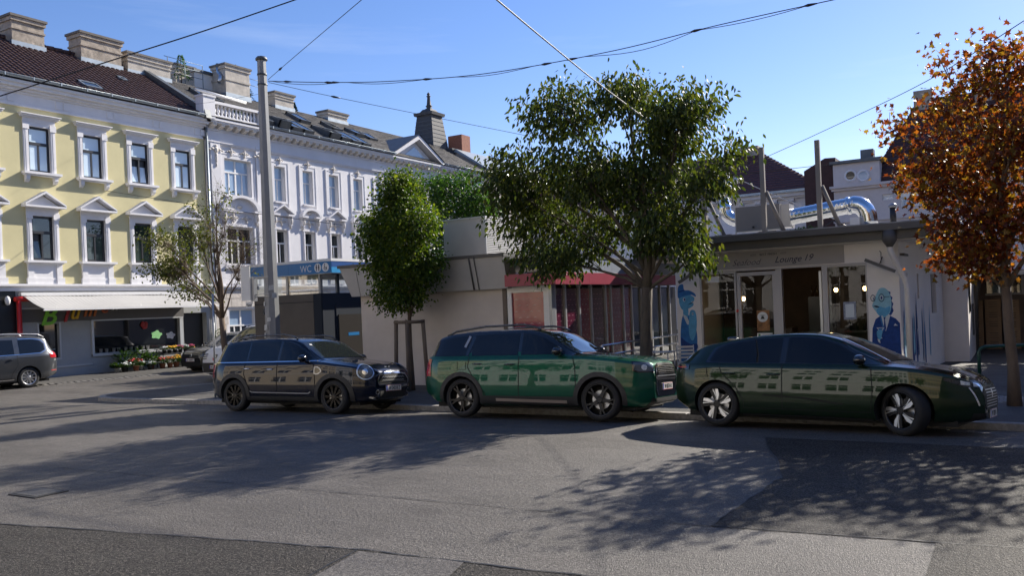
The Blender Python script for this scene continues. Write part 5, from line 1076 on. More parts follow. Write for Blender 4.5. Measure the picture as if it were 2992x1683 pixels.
FG = FY(15.40); cxx = (e.x + f.x) / 2; me = text('5m', .11, extrude=.001)
text_on('5m', FG, cxx, f.z + .025, .001, .1, M_dkfr, 'lettering', sg, extrude=.001, bold=.003)
b = MB(); zz = (e.z + f.z) / 2
b.prism([(e.x + .01, zz), (e.x + .045, zz + .03), (e.x + .045, zz - .03)], .0, .002, F=FG); b.prism([(f.x - .01, zz), (f.x - .045, zz - .03), (f.x - .045, zz + .03)], .0, .002, F=FG); b.build('arrows', M_dkfr, sg)
# thin sign post at the mini's tail
tp = pix(622, 880, 1, 14.6); bp = pix(630, 1170, 1, 14.6)
ts = thing('thin_post', 'thin galvanised post with a red band behind the black car tail', 'post', (bp.x, 14.6, -.1))
MB().tube([(bp.x, 14.6, -.12), (tp.x, 14.6, 2.6)], .026, 8).build('tube', M_galp, ts); MB().lathe([(.03, .93), (.03, 1.0)], 10, c=(bp.x, 14.6, 0)).build('red_band', M_red, ts)
# ---------------------------------------------------------------- overhead wires
M_wire = mat('black_cable', (.012, .012, .013), .5); M_rope = mat('pale_rope', (.45, .45, .45), .5)
def wire(name, lb, pts, rad, m=M_wire, knots=(), loops=()):
    """pts: (photo px, photo py, distance plane y) surveyed along the span"""
    P = [pix(x, y, 1, yy) for x, y, yy in pts]; out = []
    for i in range(len(P) - 1):
        p0, p1, p2, p3 = P[max(i - 1, 0)], P[i], P[i + 1], P[min(i + 2, len(P) - 1)]
        for j in range(10):
            t = j / 10; out.append(.5 * ((2 * p1) + (-p0 + p2) * t + (2 * p0 - 5 * p1 + 4 * p2 - p3) * t * t + (-p0 + 3 * p1 - 3 * p2 + p3) * t ** 3))
    out.append(P[-1]); t = thing(name, lb, 'cable', tuple(P[0])); MB().tube(out, rad, 5).build('cable', m, t)
    for k in knots:
        i = int(k * (len(out) - 2)); q = out[i]; dd = (out[i + 1] - q).normalized(); MB().tube([q - dd * .12, q - dd * .04, q + dd * .05, q + dd * .13], [.012, .03, .022, .012], 6).build('joint', m, t)
    for k0, k1, sag in loops:
        i0, i1 = int(k0 * (len(out) - 1)), int(k1 * (len(out) - 1)); seg = out[i0:i1 + 1]; nn = len(seg) - 1
        MB().tube([q - Vector((0, 0, sag * math.sin(math.pi * i / nn))) for i, q in enumerate(seg)], rad * .7, 4).build('slack_cable', m, t)
    return t
wire('overhead_cable', 'thick black cable rising from the left edge over the yellow house roof', [(-60, 296, 9.), (0, 280, 9.2), (350, 168, 10.4), (600, 88, 11.4), (880, -8, 12.6)], .013)
wire('overhead_cable', 'thin wire rising right from the mast top to the upper frame edge', [(783, 232, 15.6), (860, 165, 14.6), (1060, -5, 12.)], .007, knots=(.35,))
wire('overhead_cable', 'sagging twin cable from the mast top across the sky to the upper right', [(783, 236, 15.6), (960, 240, 15.9), (1150, 236, 16.2), (1420, 214, 16.6), (1780, 150, 17), (2100, 72, 17), (2450, -5, 17)], .010, knots=(.07, .18, .20, .42, .6, .63, .82, .97), loops=((.02, .2, .06), (.22, .4, .05), (.45, .58, .05), (.64, .8, .12), (.8, .96, .06)))
wire('overhead_cable', 'thin wire from the mast sloping down right towards the big tree', [(785, 240, 15.6), (980, 283, 17), (1250, 338, 19), (1500, 388, 21), (1760, 440, 23)], .007, knots=(.27,))
wire('overhead_cable', 'pale rope descending from the top edge into the big tree crown', [(1440, -12, 10), (1600, 122, 12.2), (1760, 252, 14.6), (1960, 400, 17)], .013, M_rope)
wire('overhead_cable', 'thin wire from the right edge down to the kiosk roof post', [(3010, 48, 14), (2700, 240, 17), (2400, 385, 20), (2235, 460, 21.4), (2060, 540, 23)], .007)
wire('overhead_cable', 'thin dark wire crossing the yellow facade between its two window rows', [(-40, 498, 20), (0, 505, 20.2), (330, 560, 21.5), (650, 610, 22.8), (1000, 657, 24)], .010)
wire('overhead_cable', 'faint wire running behind the roof posts to the red roofed house', [(2080, 520, 30), (2350, 488, 31), (2700, 455, 32), (3010, 420, 33)], .01)
wire('overhead_cable', 'pale wires sloping down in front of the hipped house', [(2120, 505, 34), (2240, 560, 33), (2370, 612, 32), (2440, 640, 31.5)], .018, M_rope)
wire('overhead_cable', 'faint wire across the yellow house cornice', [(230, 330, 24), (420, 315, 24), (600, 300, 24.5), (780, 270, 25)], .006)

# lamp head hung on the span wires by the exhaust cowl
q = pix(2146, 528, 1, 24.)
t = thing('hanging_lamp', 'small pale street lamp head hanging on wires beside the exhaust cowl', 'lamp', tuple(q)); MB().blob(tuple(q), (.22, .16, .09), 12, 8).build('lamp_head', M_alu, t); MB().tube([q + Vector((0, 0, .08)), q + Vector((0, 0, .4))], .012, 5).build('hanger', M_wire, t)
# ================================================================ trees
def leaf_mesh(kind):
    if kind == 'maple': return [(0, 0), (.16, .12), (.5, .05), (.36, .3), (.5, .62), (.2, .55), (0, 1.0), (-.2, .55), (-.5, .62), (-.36, .3), (-.5, .05), (-.16, .12)]
    if kind == 'long': return [(0, 0), (.2, .3), (.17, .62), (0, 1), (-.17, .62), (-.2, .3)]
    return [(0, 0), (.3, .45), (0, 1), (-.3, .45)]
def add_leaf(b, p, d, nrm, size, shape, fold=.25):
    d = d.normalized(); s = d.cross(nrm)
    if s.length < 1e-4: s = d.orthogonal()
    s.normalize(); n = s.cross(d); k = len(b.v)
    for x, y in shape: q = p + (s * x + d * y + n * (abs(x) * fold - .12 * y * y)) * size; b.v.append((q.x, q.y, q.z))
    m = len(shape); b.f.append(list(range(k, k + m))); b.mi.append(0); b.sm.append(False)
def tree(name, lb, base, fork, lobes, seed, leaves, size, kind, lm, bark, r0, droop=.4, twig=.35, lean=(0, 0), bare=(), group=None, per=16, spread=.16):
    """base: ground point; fork: height of the first fork; lobes: (dx,dy,z,rx,ry,rz,weight) foliage masses around the trunk axis"""
    rd = random.Random(seed); t = thing(name, lb, 'tree', base, group=group); B = Vector(base); fk = B + Vector((lean[0], lean[1], fork))
    tr = MB(); pts = [B + Vector((0, 0, -.1)), B + Vector((lean[0] * .15 + .01, lean[1] * .2, fork * .3)), B + Vector((lean[0] * .55 - .01, lean[1] * .5, fork * .65)), fk]
    tr.tube(pts, [r0 * 1.5, r0 * 1.05, r0 * .95, r0 * .9], 10); lb_ = MB(); cr = MB(); shape = leaf_mesh(kind)
    tot = sum(l[6] for l in lobes); zmx = max(l[2] + l[5] for l in lobes); top_ = fk + Vector((lean[0] * .5, lean[1] * .5, (zmx - fk.z) * .62)); fk0 = fk
    lb_.tube([fk, fk.lerp(top_, .35) + Vector((.05, .02, 0)), fk.lerp(top_, .7) + Vector((-.04, .03, 0)), top_], [r0 * .85, r0 * .6, r0 * .4, r0 * .2], 8)
    for li, (dx, dy, z, rx, ry, rz, wt) in enumerate(lobes):
        C = Vector((B.x + dx, B.y + dy, z)); fk = fk0.lerp(top_, max(0, min(.85, (C.z - fk0.z) / (zmx - fk0.z) - .38 + rd.uniform(-.08, .08)))); mid = fk.lerp(C, .5) + Vector((rd.uniform(-.15, .15), rd.uniform(-.15, .15), -.05 + .12 * (C - fk).length * (.3 if dx or dy else 0)))
        limb = [fk + Vector((0, 0, -.05)), fk.lerp(mid, .5) + Vector((rd.uniform(-.06, .06), rd.uniform(-.06, .06), .02)), mid, mid.lerp(C, .5) + Vector((rd.uniform(-.08, .08), rd.uniform(-.08, .08), .03)), C]
        rl = r0 * (.5 if wt > .7 else .34); lb_.tube(limb, [rl, rl * .8, rl * .6, rl * .42, rl * .22], 7)
        n = int(leaves * wt / tot / per); n_tw = max(6, n)
        for k in range(n_tw):
            while True:
                q = Vector((rd.uniform(-1, 1), rd.uniform(-1, 1), rd.uniform(-1, 1)))
                if .12 < q.length < 1: break
            q *= (.75 + .25 * rd.random()) ** .6
            E_ = C + Vector((q.x * rx, q.y * ry, q.z * rz)); s = limb[rd.choice((2, 3, 3, 4))]; m_ = s.lerp(E_, .55) + Vector((0, 0, .08 + rd.uniform(-.08, .08)))
            if k % 4 == 0 or bare: lb_.tube([s, m_, E_], [rl * .2, rl * .11, rl * .05], 4, caps=False)
            dirn = (E_ - m_).normalized()
            if bare and rd.random() < bare[0] and E_.x > B.x + bare[1]:
                for _ in range(4):
                    e2 = E_ + Vector((rd.uniform(-.3, .3), rd.uniform(-.3, .3), rd.uniform(-.05, .4))); lb_.tube([m_.lerp(E_, rd.random()), e2], [rl * .06, rl * .02], 3, caps=False)
                continue
            for j in range(per):
                u = rd.random() ** .6; p = m_.lerp(E_, .25 + .8 * u) + Vector((rd.gauss(0, spread), rd.gauss(0, spread), rd.gauss(0, spread * .8)))
                dd = dirn * .5 + Vector((rd.uniform(-1, 1), rd.uniform(-1, 1), rd.uniform(-1, .7))) * .9 + Vector((0, 0, -droop * 1.4)); nn = Vector((rd.uniform(-1, 1), rd.uniform(-1, 1), rd.uniform(.1, 1)))
                add_leaf(cr, p, dd, nn, size * rd.uniform(.65, 1.25), shape)
    tk = tr.build('trunk', bark, t); lm_ = lb_.build('limbs', bark, t); c = cr.build('crown', lm, t, recalc=False)
    return t
M_bark = mat('grey_brown_bark', (.085, .068, .052), .9, var=.35, vscale=9, bump=.8, bscale=22, stretch=(1, 1, .3)); M_bark2 = mat('smooth_brown_bark', (.12, .085, .058), .85, var=.25, vscale=8, bump=.5, bscale=25, stretch=(1, 1, .3))
L_big = leafmat('hackberry_leaf', [(.020, .034, .008), (.030, .050, .010), (.045, .068, .012), (.06, .078, .013), (.078, .088, .017)], .36, .52)
L_horn = leafmat('hornbeam_leaf', [(.02, .045, .007), (.035, .07, .009), (.065, .105, .012), (.12, .15, .016)], .46)
L_horn2 = leafmat('hornbeam_green_leaf', [(.014, .045, .008), (.028, .075, .010), (.05, .105, .014)], .42)
L_map = leafmat('maple_autumn_leaf', [(.06, .015, .008), (.10, .022, .009), (.15, .036, .010), (.19, .065, .012), (.18, .125, .018), (.08, .02, .008)], .48, .45)
L_thin = leafmat('linden_leaf', [(.03, .046, .008), (.06, .08, .010), (.10, .11, .016), (.045, .06, .012)], .38)
def LB(cx, cz, hw, hh, d, dep, bx, by, wt=1., oy=0.):
    """foliage mass from its photo outline: centre px/py, half sizes in px, survey plane y"""
    p = pix(cx, cz, 1, by + oy); s = (-math.sin(TH) * p.x + math.cos(TH) * p.y) / FPX
    return (p.x - bx, oy, p.z, hw * s * 1.0, d, hh * s, wt)
bx, by = -6.72, 16.6; D = 0
big = [LB(*q, 1.2, 0, bx, by, wt, oy) for q, wt, oy in (((1640, 330, 150, 95), 1.0, .1), ((1830, 290, 105, 80), .8, .3), ((2010, 310, 120, 75), .9, -.2), ((1960, 400, 120, 80), .8, .4), ((1520, 500, 120, 90), .9, .0), ((1700, 500, 150, 110), 1.2, -.5), ((1880, 540, 150, 110), 1.2, .2), ((2080, 520, 95, 65), .5, -.3), ((1560, 640, 130, 110), 1.1, .4), ((1740, 680, 120, 90), .7, .5), ((1950, 660, 140, 85), 1.0, -.2), ((1600, 760, 130, 60), .7, -.2), ((2150, 440, 40, 40), .14, .2), ((2030, 740, 60, 45), .3, .0), ((1480, 560, 60, 60), .35, -.3))]
tree('street_tree', 'large drooping-leaved green tree rising behind the green car', (bx, by, 0), 2.25, big, 11, 25000, .13, 'long', L_big, M_bark, .125, droop=.8, lean=(.12, 0), per=22, spread=.17)
mx_, my = -.14, 16.2
mp_ = [LB(*q, 1.0, 0, mx_, my, wt, oy) for q, wt, oy in (((2930, 190, 130, 100), 1.0, 0), ((2780, 330, 110, 80), .7, .2), ((2960, 400, 150, 110), 1.2, -.2), ((2700, 480, 110, 60), .6, .0), ((2820, 540, 140, 90), 1.1, .3), ((2960, 620, 140, 90), 1.0, 0), ((2800, 650, 85, 60), .5, -.2), ((2860, 750, 120, 70), .9, 0), ((2600, 370, 60, 35), .14, .1), ((2740, 160, 18, 45), .05, 0), ((2690, 550, 60, 50), .22, .3), ((3080, 330, 160, 160), 1.2, .2), ((3120, 600, 160, 150), 1.0, .1), ((3300, 280, 130, 130), .8, 0), ((3290, 520, 130, 120), .8, 0), ((2770, 740, 60, 30), .15, .2))]
tree('maple_tree', 'young maple in orange autumn leaves at the right edge', (mx_, my, 0), 1.95, mp_, 21, 11500, .098, 'maple', L_map, M_bark2, .085, droop=.25, lean=(-.05, 0), per=12, spread=.17)
hx, hy = -13.0, 16.9
ho = [LB(*q, .75, 0, hx, hy, wt, oy) for q, wt, oy in (((1165, 560, 65, 60), .7, 0), ((1130, 660, 90, 80), 1.0, .1), ((1210, 650, 75, 80), .9, -.1), ((1150, 760, 105, 80), 1.2, 0), ((1230, 770, 65, 70), .8, .1), ((1170, 860, 90, 55), .8, 0), ((1095, 700, 50, 70), .4, .1), ((1170, 520, 35, 35), .2, 0))]
tree('staked_tree', 'dense egg-shaped green tree held by wooden stakes before the beige stall', (hx, hy, 0), 1.72, ho, 31, 24000, .088, 'oval', L_horn, M_bark2, .056, droop=.3, per=18, spread=.13)
b2 = pix(1330, 560, 1, 30.)
bk_ = [LB(*q, 1.5, 0, b2.x, 30., wt, oy) for q, wt, oy in (((1270, 560, 70, 70), 1, 0), ((1350, 560, 80, 75), 1, 0), ((1330, 640, 110, 60), 1, 0), ((1410, 600, 50, 70), .7, 0), ((1300, 700, 90, 60), .6, 0))]
tree('background_tree', 'bright green tree standing behind the rooftop ventilation box', (b2.x, 30., 0), 2.6, bk_, 41, 9000, .15, 'oval', L_horn2, M_bark, .14, droop=.3, per=18, spread=.2)
sx_, sy = -18.55, 16.0
st_ = [LB(*q, .8, 0, sx_, sy, wt, oy) for q, wt, oy in (((470, 700, 55, 40), .55, 0), ((520, 770, 70, 55), .9, .1), ((570, 690, 50, 60), .5, 0), ((470, 790, 45, 40), .45, -.1), ((560, 850, 50, 40), .4, .1), ((640, 700, 60, 60), .45, 0), ((600, 620, 35, 40), .16, 0), ((720, 720, 60, 70), .6, 0), ((700, 790, 50, 40), .4, 0), ((630, 560, 40, 40), .2, 0), ((660, 650, 50, 60), .4, 0))]
tree('sparse_tree', 'thin half-bare tree beside the mast, leaves only on its left', (sx_, sy, 0), 1.98, st_, 51, 6200, .085, 'oval', L_thin, M_bark2, .085, droop=.4, per=9, spread=.13, bare=(.93, -.25), lean=(-.15, 0))
# second trunk behind the maple, its crown above the frame
tree('second_maple', 'dark trunk of another tree behind the maple at the frame edge', (1.75, 22.3, 0), 3.4, [(.3, 0, 5.2, 1.6, 1.2, 1.0, 1), (1.2, .3, 4.8, 1.2, 1, .9, .8), (.6, -.2, 6.3, 1.3, 1, .9, .8)], 61, 2600, .13, 'maple', L_map, M_bark, .12, lean=(-.1, 0))
for x_, y_, sd_, lb_n in ((2.3, 27.2, 71, 'red-leaved tree just outside the right edge whose shade falls on the pavement'), (3.5, 23.4, 72, 'orange-leaved tree outside the right edge shading the kerb'), (2.6, 31.2, 73, 'farthest of the maples outside the right edge')):
    tree('shading_maple', lb_n, (x_, y_, 0), 2.4, [(0, 0, 4.6, 1.9, 1.9, 1.2, 1), (-.9, .3, 5.4, 1.4, 1.4, 1.0, .8), (.8, .2, 5.6, 1.5, 1.5, 1.0, .8), (0, -.3, 6.4, 1.2, 1.2, .8, .6)], sd_, 7000, .16, 'maple', L_map, M_bark, .14)
for x_, sd_, lb_n in ((-17.5, 81, 'left street tree added behind the viewer to break up reflections in the black car'), (-8.5, 82, 'middle street tree added behind the viewer to break up reflections in the green car'), (.5, 83, 'right street tree added behind the viewer to break up reflections in the olive car')):  # unseen trees added to interrupt the house fronts mirrored in the cars
    tree('added_mirror_tree', lb_n, (x_, -8.5, 0), 2.2, [(0, 0, 4.2, 1.8, 1.5, 1.2, 1), (-.9, .2, 5.2, 1.3, 1.2, 1.0, .8), (.9, .2, 5.4, 1.3, 1.2, 1.0, .8)], sd_, 2600, .2, 'oval', L_horn2, M_bark, .14)
# stakes of the young tree
sk = thing('tree_stakes', 'three wooden stakes with crossbars round the young tree trunk', 'stake frame', (hx, hy, 0)); M_stk = mat('stake_wood', (.15, .115, .085), .85, var=.2, vscale=6, bump=.4, stretch=(1, 1, .2))
zt = pix(1200, 935, 1, hy).z
for dx, dy in ((-.34, -.1), (.12, -.26), (.32, .12)): MB().tube([(hx + dx * 1.2, hy + dy * 1.2, 0), (hx + dx, hy + dy, zt)], .05, 8).build('stake', M_stk, sk)
q = [(-.34, -.1), (.12, -.26), (.32, .12)]
for (a, c), (d, e) in zip(q, q[1:] + q[:1]): MB().tube([(hx + a * 1.1, hy + c * 1.1, zt - .05), (hx + d * 1.1, hy + e * 1.1, zt - .05)], .04, 8).build('crossbar', M_stk, sk)
# little conifers and shrubs on the roof terrace
for x, y, z, h, lb in ((-36, 28.9, 13.9, 1.5, 'small feathery conifer on the roof terrace by the hut'), (-35.9, 32.9, 13.7, 1.5, 'dark layered pine on the roof terrace right of the chimney'), (-35.3, 35.9, 13.6, .6, 'low palm-like plant beside the roof chimney'), (-32.2, 29.0, 11.4, .8, 'bright green potted bush behind the balustrade')):
    t = thing('terrace_plant', lb, 'plant', (x, y, z), group='plants on the roof terrace'); b = MB(); rd = random.Random(int(y * 10))
    MB().tube([(x, y, z), (x, y, z + h)], [.03, .01], 5).build('stem', M_bark, t)
    for k in range(420):
        u = rd.random(); an = rd.uniform(0, 6.28); rr_ = (1 - u) * h * .33 * rd.uniform(.5, 1) + .03; p = Vector((x + rr_ * math.cos(an), y + rr_ * math.sin(an), z + h * (.12 + .88 * u))); add_leaf(b, p, Vector((math.cos(an), math.sin(an), rd.uniform(-.2, .6))), Vector((rd.uniform(-1, 1), rd.uniform(-1, 1), 1)), .11, leaf_mesh('oval'))
    b.build('foliage', L_horn2 if y < 30 else leafmat('pine_needles', [(.008, .02, .012), (.02, .04, .02)], .1), t, recalc=False)
# ================================================================ cars
def pch(pts, x):
    """monotone cubic through (x,z) points"""
    X = [p[0] for p in pts]; Y = [p[1] for p in pts]; n = len(X)
    if x <= X[0]: return Y[0]
    if x >= X[-1]: return Y[-1]
    h = [X[i + 1] - X[i] for i in range(n - 1)]; d = [(Y[i + 1] - Y[i]) / h[i] for i in range(n - 1)]; m = [0.] * n; m[0], m[-1] = d[0], d[-1]
    for i in range(1, n - 1): m[i] = 0 if d[i - 1] * d[i] <= 0 else 2 * d[i - 1] * d[i] / (d[i - 1] + d[i])
    i = max(k for k in range(n - 1) if X[k] <= x); t = (x - X[i]) / h[i]; t2, t3 = t * t, t ** 3
    return (2 * t3 - 3 * t2 + 1) * Y[i] + (t3 - 2 * t2 + t) * h[i] * m[i] + (-2 * t3 + 3 * t2) * Y[i + 1] + (t3 - t2) * h[i] * m[i + 1]
def lin(pts, x):
    if x <= pts[0][0]: return pts[0][1]
    for (a, b), (c, d) in zip(pts, pts[1:]):
        if x <= c: return b + (d - b) * (x - a) / (c - a)
    return pts[-1][1]
M_cglass = mat('tinted_car_glass', (.006, .007, .008), .015, spec=.55)
M_wind = mat('windscreen_glass', (.012, .015, .017), .015, spec=.8)
_mc = mat
M_trim = mat('black_plastic_trim', (.022, .022, .023), .55, bump=.1, bscale=200); M_gloss = mat('gloss_black', (.008, .008, .009), .12, coat=1)
M_chrome = mat('chrome', (.75, .76, .78), .12, 1.0); M_tyre = mat('tyre_rubber', (.014, .014, .015), .75, bump=.2, bscale=60); M_lens = mat('headlamp_lens', (.09, .105, .12), .05, .2, spec=.8)
M_lensb = mat('lamp_reflector', (.75, .78, .8), .15, .8); M_tail = mat('red_tail_lens', (.42, .012, .015), .12, coat=1); M_gap = mat('panel_gap', (.004, .004, .004), .8); M_plate = mat('plate_white', (.62, .62, .60), .5); M_disc = mat('brake_disc', (.45, .45, .46), .35, .9); M_eu = mat('plate_blue', (.02, .05, .3), .5)
def paint(name, c, flake=.0, rough=.32):
    m = mat(name, c, rough, flake, coat=1.0, coatr=.015, spec=.05, bump=.035, bscale=1.7); return m
def side(s): return (Vector((0, 3 * s, 0)), Vector((1, 0, 0)), Vector((0, 0, 1)), Vector((0, -s, 0)))
FRONT = (Vector((5, 0, 0)), Vector((0, 1, 0)), Vector((0, 0, 1)), Vector((-1, 0, 0))); REAR = (Vector((-5, 0, 0)), Vector((0, 1, 0)), Vector((0, 0, 1)), Vector((1, 0, 0))); TOP = (Vector((0, 0, 5)), Vector((1, 0, 0)), Vector((0, 1, 0)), Vector((0, 0, -1)))
def corner(s, a=.62, fx=1):
    """looking at the car's corner: s side, a = share of sideways direction, fx front/rear"""
    d = Vector((-fx * math.sqrt(1 - a * a), -s * a, 0)); u = Vector((-d.y, d.x, 0)); return (-d * 5, u, Vector((0, 0, 1)), d)
class Car:
    def __init__(s, name, label, cat, loc, yaw, roll, sp, group=None):
        s.t = thing(name, label, cat, loc, yaw, group, world=False); s.t.rotation_euler = (roll, 0, yaw); s.sp = sp
        xr, xf, W = sp['xr'], sp['xf'], sp['W']; N = 110; rows = []
        for i in range(N + 1):
            t = i / N; t = .5 - .5 * math.cos(math.pi * t) if 1 else t; t = t * .75 + i / N * .25; rows.append(xr + (xf - xr) * t)
        s.mb = MB(); rings = []; beltrow = None
        for x in rows:
            zt = pch(sp['top'], x); zb = lin(sp['bot'], x); a = sp.get('fa', .95); ar = sp.get('ra', .7); pl = 1.
            if x > xf - a: pl = 1 - (1 - sp.get('pf', .62)) * ((x - (xf - a)) / a) ** 2.7
            if x < xr + ar: pl = min(pl, 1 - (1 - sp.get('pr', .78)) * ((xr + ar - x) / ar) ** 2.5)
            p = W * pl; b0 = lin(sp['belt'], x); gh = max(0, min(1, (zt - b0) / .34)); zbl = min(b0, zt - .055)
            wr = p * (sp.get('hw', .80) + (sp.get('rw', .70) - sp.get('hw', .80)) * gh); zr = zt - .018 - sp.get('rdrop', .05) * gh; zm = zb + (zbl - zb) * .52
            pts = [(0, zb), (.74 * p, zb), (.92 * p, zb + .02), (.965 * p, zb + .10), (.992 * p, zb + .22), (p, zm), (.992 * p, zbl - .14), (.972 * p, zbl - .035), (.958 * p, zbl - .006), (.945 * p, zbl + .008 * gh), (p * .94 + (wr - p * .94) * .5, zbl + (zr - zbl) * .5 + .012 * gh), (wr, zr), (wr * .965, zr + (zt - zr) * .45), (.55 * wr, zt - .012), (0, zt)]
            for _ in range(2):
                q = [pts[0]]
                for (a0, b0_), (a1, b1) in zip(pts, pts[1:]): q += [(.75 * a0 + .25 * a1, .75 * b0_ + .25 * b1), (.25 * a0 + .75 * a1, .25 * b0_ + .75 * b1)]
                pts = q + [pts[-1]]
            full = pts + [(-y, z) for y, z in pts[-2:0:-1]]; rings.append(len(s.mb.v)); s.mb.v += [(x, y, z) for y, z in full]; n = len(full); half = len(pts)
        bi = int((9.2 / 14) * half)
        for a, b in zip(rings, rings[1:]):
            for q in range(n):
                s.mb.f.append([a + q, a + (q + 1) % n, b + (q + 1) % n, b + q]); qq = q if q < half else n - 1 - q; xm = s.mb.v[a][0]
                s.mb.mi.append(1 if (qq >= bi and sp['gx'][0] < xm < sp['gx'][1]) else 0); s.mb.sm.append(True)
        s.mb.f.append([rings[0] + q for q in range(n)][::-1]); s.mb.f.append([rings[-1] + q for q in range(n)]); s.mb.mi += [0, 0]; s.mb.sm += [False, False]
        me = s.mb.mesh('body', [sp['paint'], sp.get('roof', sp['paint']), M_trim])
        s.bvh = BVHTree.FromPolygons([v.co.copy() for v in me.vertices], [list(p.vertices) for p in me.polygons])
        # wheel housings
        o = ob('body', me, s.t); cut = MB(); Ra = sp['R'] + sp.get('gap', .045)
        for ax in (sp['axr'], sp['axf']): cut.lathe([(Ra, -1.2), (Ra, 1.2)], 40, F=lambda u, v, w, ax=ax: (ax + u, w, sp['R'] + v), mi=0, sm=True)
        cm = cut.mesh('cut', M_trim); co = bpy.data.objects.new('cut', cm); COL.objects.link(co); co.parent = s.t
        md = o.modifiers.new('b', 'BOOLEAN'); md.object = co; md.operation = 'DIFFERENCE'; md.solver = 'EXACT'
        dg = bpy.context.evaluated_depsgraph_get(); dg.update(); m2 = bpy.data.meshes.new_from_object(o.evaluated_get(dg)); o.modifiers.clear(); o.data = m2; m2.set_sharp_from_angle(angle=R(38)); m2.name = 'body'
        if not m2.materials or len(m2.materials) < 3: pass
        bpy.data.objects.remove(co); s.body = o
        MB().box(sp['axr'] - Ra - .05, sp['axf'] + Ra + .02, -.52, .52, .2, .78).build('underbody', M_gap, s.t)
        MB().box(xr + .25, xf - .3, -W * .75, W * .75, sp['bot'][len(sp['bot']) // 2][1] - .03, sp['bot'][len(sp['bot']) // 2][1] + .05).build('floor_pan', M_gap, s.t)
    def pt(s, fr, u, v, off):
        O, U_, V_, D_ = fr; o = O + U_ * u + V_ * v; h, nn, _, _ = s.bvh.ray_cast(o, D_, 12)
        if h is None:
            h, nn, _, _ = s.bvh.find_nearest(o + D_ * (3 if O.length < 4 else 4))
        if nn.dot(D_) > 0: nn = -nn
        return h + nn * off
    def grid(s, name, fr, G_, m, off=.004, parent=None, closed=False):
        b = MB(); nr = len(G_); nc = len(G_[0])
        for row in G_: b.v += [tuple(s.pt(fr, u, v, off)) for u, v in row]
        for i in range(nr - 1):
            for j in range(nc - (0 if closed else 1)): b.f.append([i * nc + j, i * nc + (j + 1) % nc, (i + 1) * nc + (j + 1) % nc, (i + 1) * nc + j]); b.mi.append(0); b.sm.append(True)
        me = b.mesh(name, m, recalc=False)
        # face the outside
        if len(me.polygons) and me.polygons[len(me.polygons) // 2].normal.dot(fr[3]) > 0: me.flip_normals()
        return ob(name, me, parent or s.t)
    def area(s, name, fr, lo, hi, m, off=.004, st=.04, rows=6, parent=None):
        """field between a lower and an upper polyline"""
        u0, u1 = lo[0][0], lo[-1][0]; n = max(2, int(abs(u1 - u0) / st)); G_ = []
        for j in range(rows + 1):
            G_.append([(u0 + (u1 - u0) * i / n, (lambda a, c: a + (c - a) * j / rows)(lin(lo, u0 + (u1 - u0) * i / n), lin(hi, u0 + (u1 - u0) * i / n))) for i in range(n + 1)])
        return s.grid(name, fr, G_, m, off, parent)
    def disc(s, name, fr, c, r, m, off=.004, rv=None, n=24, rings=4, r0=0., parent=None, a0=0, a1=2 * math.pi):
        rv = rv or r; cl = abs(a1 - a0 - 2 * math.pi) < 1e-6; k = n if cl else n + 1; G_ = []
        for i in range(rings + 1):
            f = (r0 + (1 - r0) * i / rings) or .01; G_.append([(c[0] + r * f * math.cos(a0 + (a1 - a0) * j / n), c[1] + rv * f * math.sin(a0 + (a1 - a0) * j / n)) for j in range(k)])
        return s.grid(name, fr, G_, m, off, parent, closed=cl)
    def line(s, name, fr, pts, w, m, off=.006, parent=None):
        P = []
        for (a, b), (c, d) in zip(pts, pts[1:]):
            k = max(1, int(math.hypot(c - a, d - b) / .04)); P += [(a + (c - a) * i / k, b + (d - b) * i / k) for i in range(k)]
        P.append(pts[-1]); A, B = [], []
        for i, p in enumerate(P):
            q = P[min(i + 1, len(P) - 1)]; r_ = P[max(i - 1, 0)]; dx, dy = q[0] - r_[0], q[1] - r_[1]; L_ = math.hypot(dx, dy) or 1; A.append((p[0] - dy / L_ * w / 2, p[1] + dx / L_ * w / 2)); B.append((p[0] + dy / L_ * w / 2, p[1] - dx / L_ * w / 2))
        return s.grid(name, fr, [A, B], m, off, parent)
    def arch(s, m, w=.07, off=.012, a0=-.2, a1=math.pi + .2):
        for sd_ in (-1, 1):
            for ax in (s.sp['axr'], s.sp['axf']):
                Ra = s.sp['R'] + s.sp.get('gap', .045); s.disc('arch_cladding', side(sd_), (ax, s.sp['R']), Ra + w, m, off, n=36, rings=3, r0=(Ra - .004) / (Ra + w), a0=a0, a1=a1)
    def wheels(s, rim, rw=.215, rr_=.245, steer=0, mr=M_gloss, mr2=None):
        sp = s.sp; Rw = sp['R']; made = None
        for ax in (sp['axr'], sp['axf']):
            for sd_ in (-1, 1):
                F = lambda u, v, w, q=sd_: (u, q * w, v); b = MB(); h = rw / 2
                b.lathe([(rr_ - .005, h * .9), (rr_ - .02, h * .3), (rr_ - .03, -h * .5), (rr_ * .55, -h * .3), (.03, -h * .25)], 32, F=F, caps=False)
                wo = b.build('wheel', M_gap, s.t, world=0); wo.location = (ax, sd_ * (sp['W'] - rw / 2 - .035), Rw); wo.rotation_euler = (0, random.uniform(0, 1), steer if ax > 0 else 0)
                b = MB().lathe([(rr_, -h), (rr_ + .02, -h * 1.02), (Rw - .035, -h * .98), (Rw - .012, -h * .86), (Rw, -h * .6), (Rw, h * .6), (Rw - .012, h * .86), (Rw - .035, h * .98), (rr_ + .02, h * 1.02), (rr_, h), (rr_ - .008, 0)], 40, F=F, closed=True); ob('tyre', b.mesh('tyre', M_tyre), wo, 0)
                b = MB(); b.lathe([(.16, h * .1), (.16, h * .2)], 24, F=F); ob('brake_disc', b.mesh('brake_disc', M_disc), wo, 0)
                b = MB(); rim(b, F, rr_, h); ob('rim', b.mesh('rim', [mr, mr2 or mr]), wo, 0)
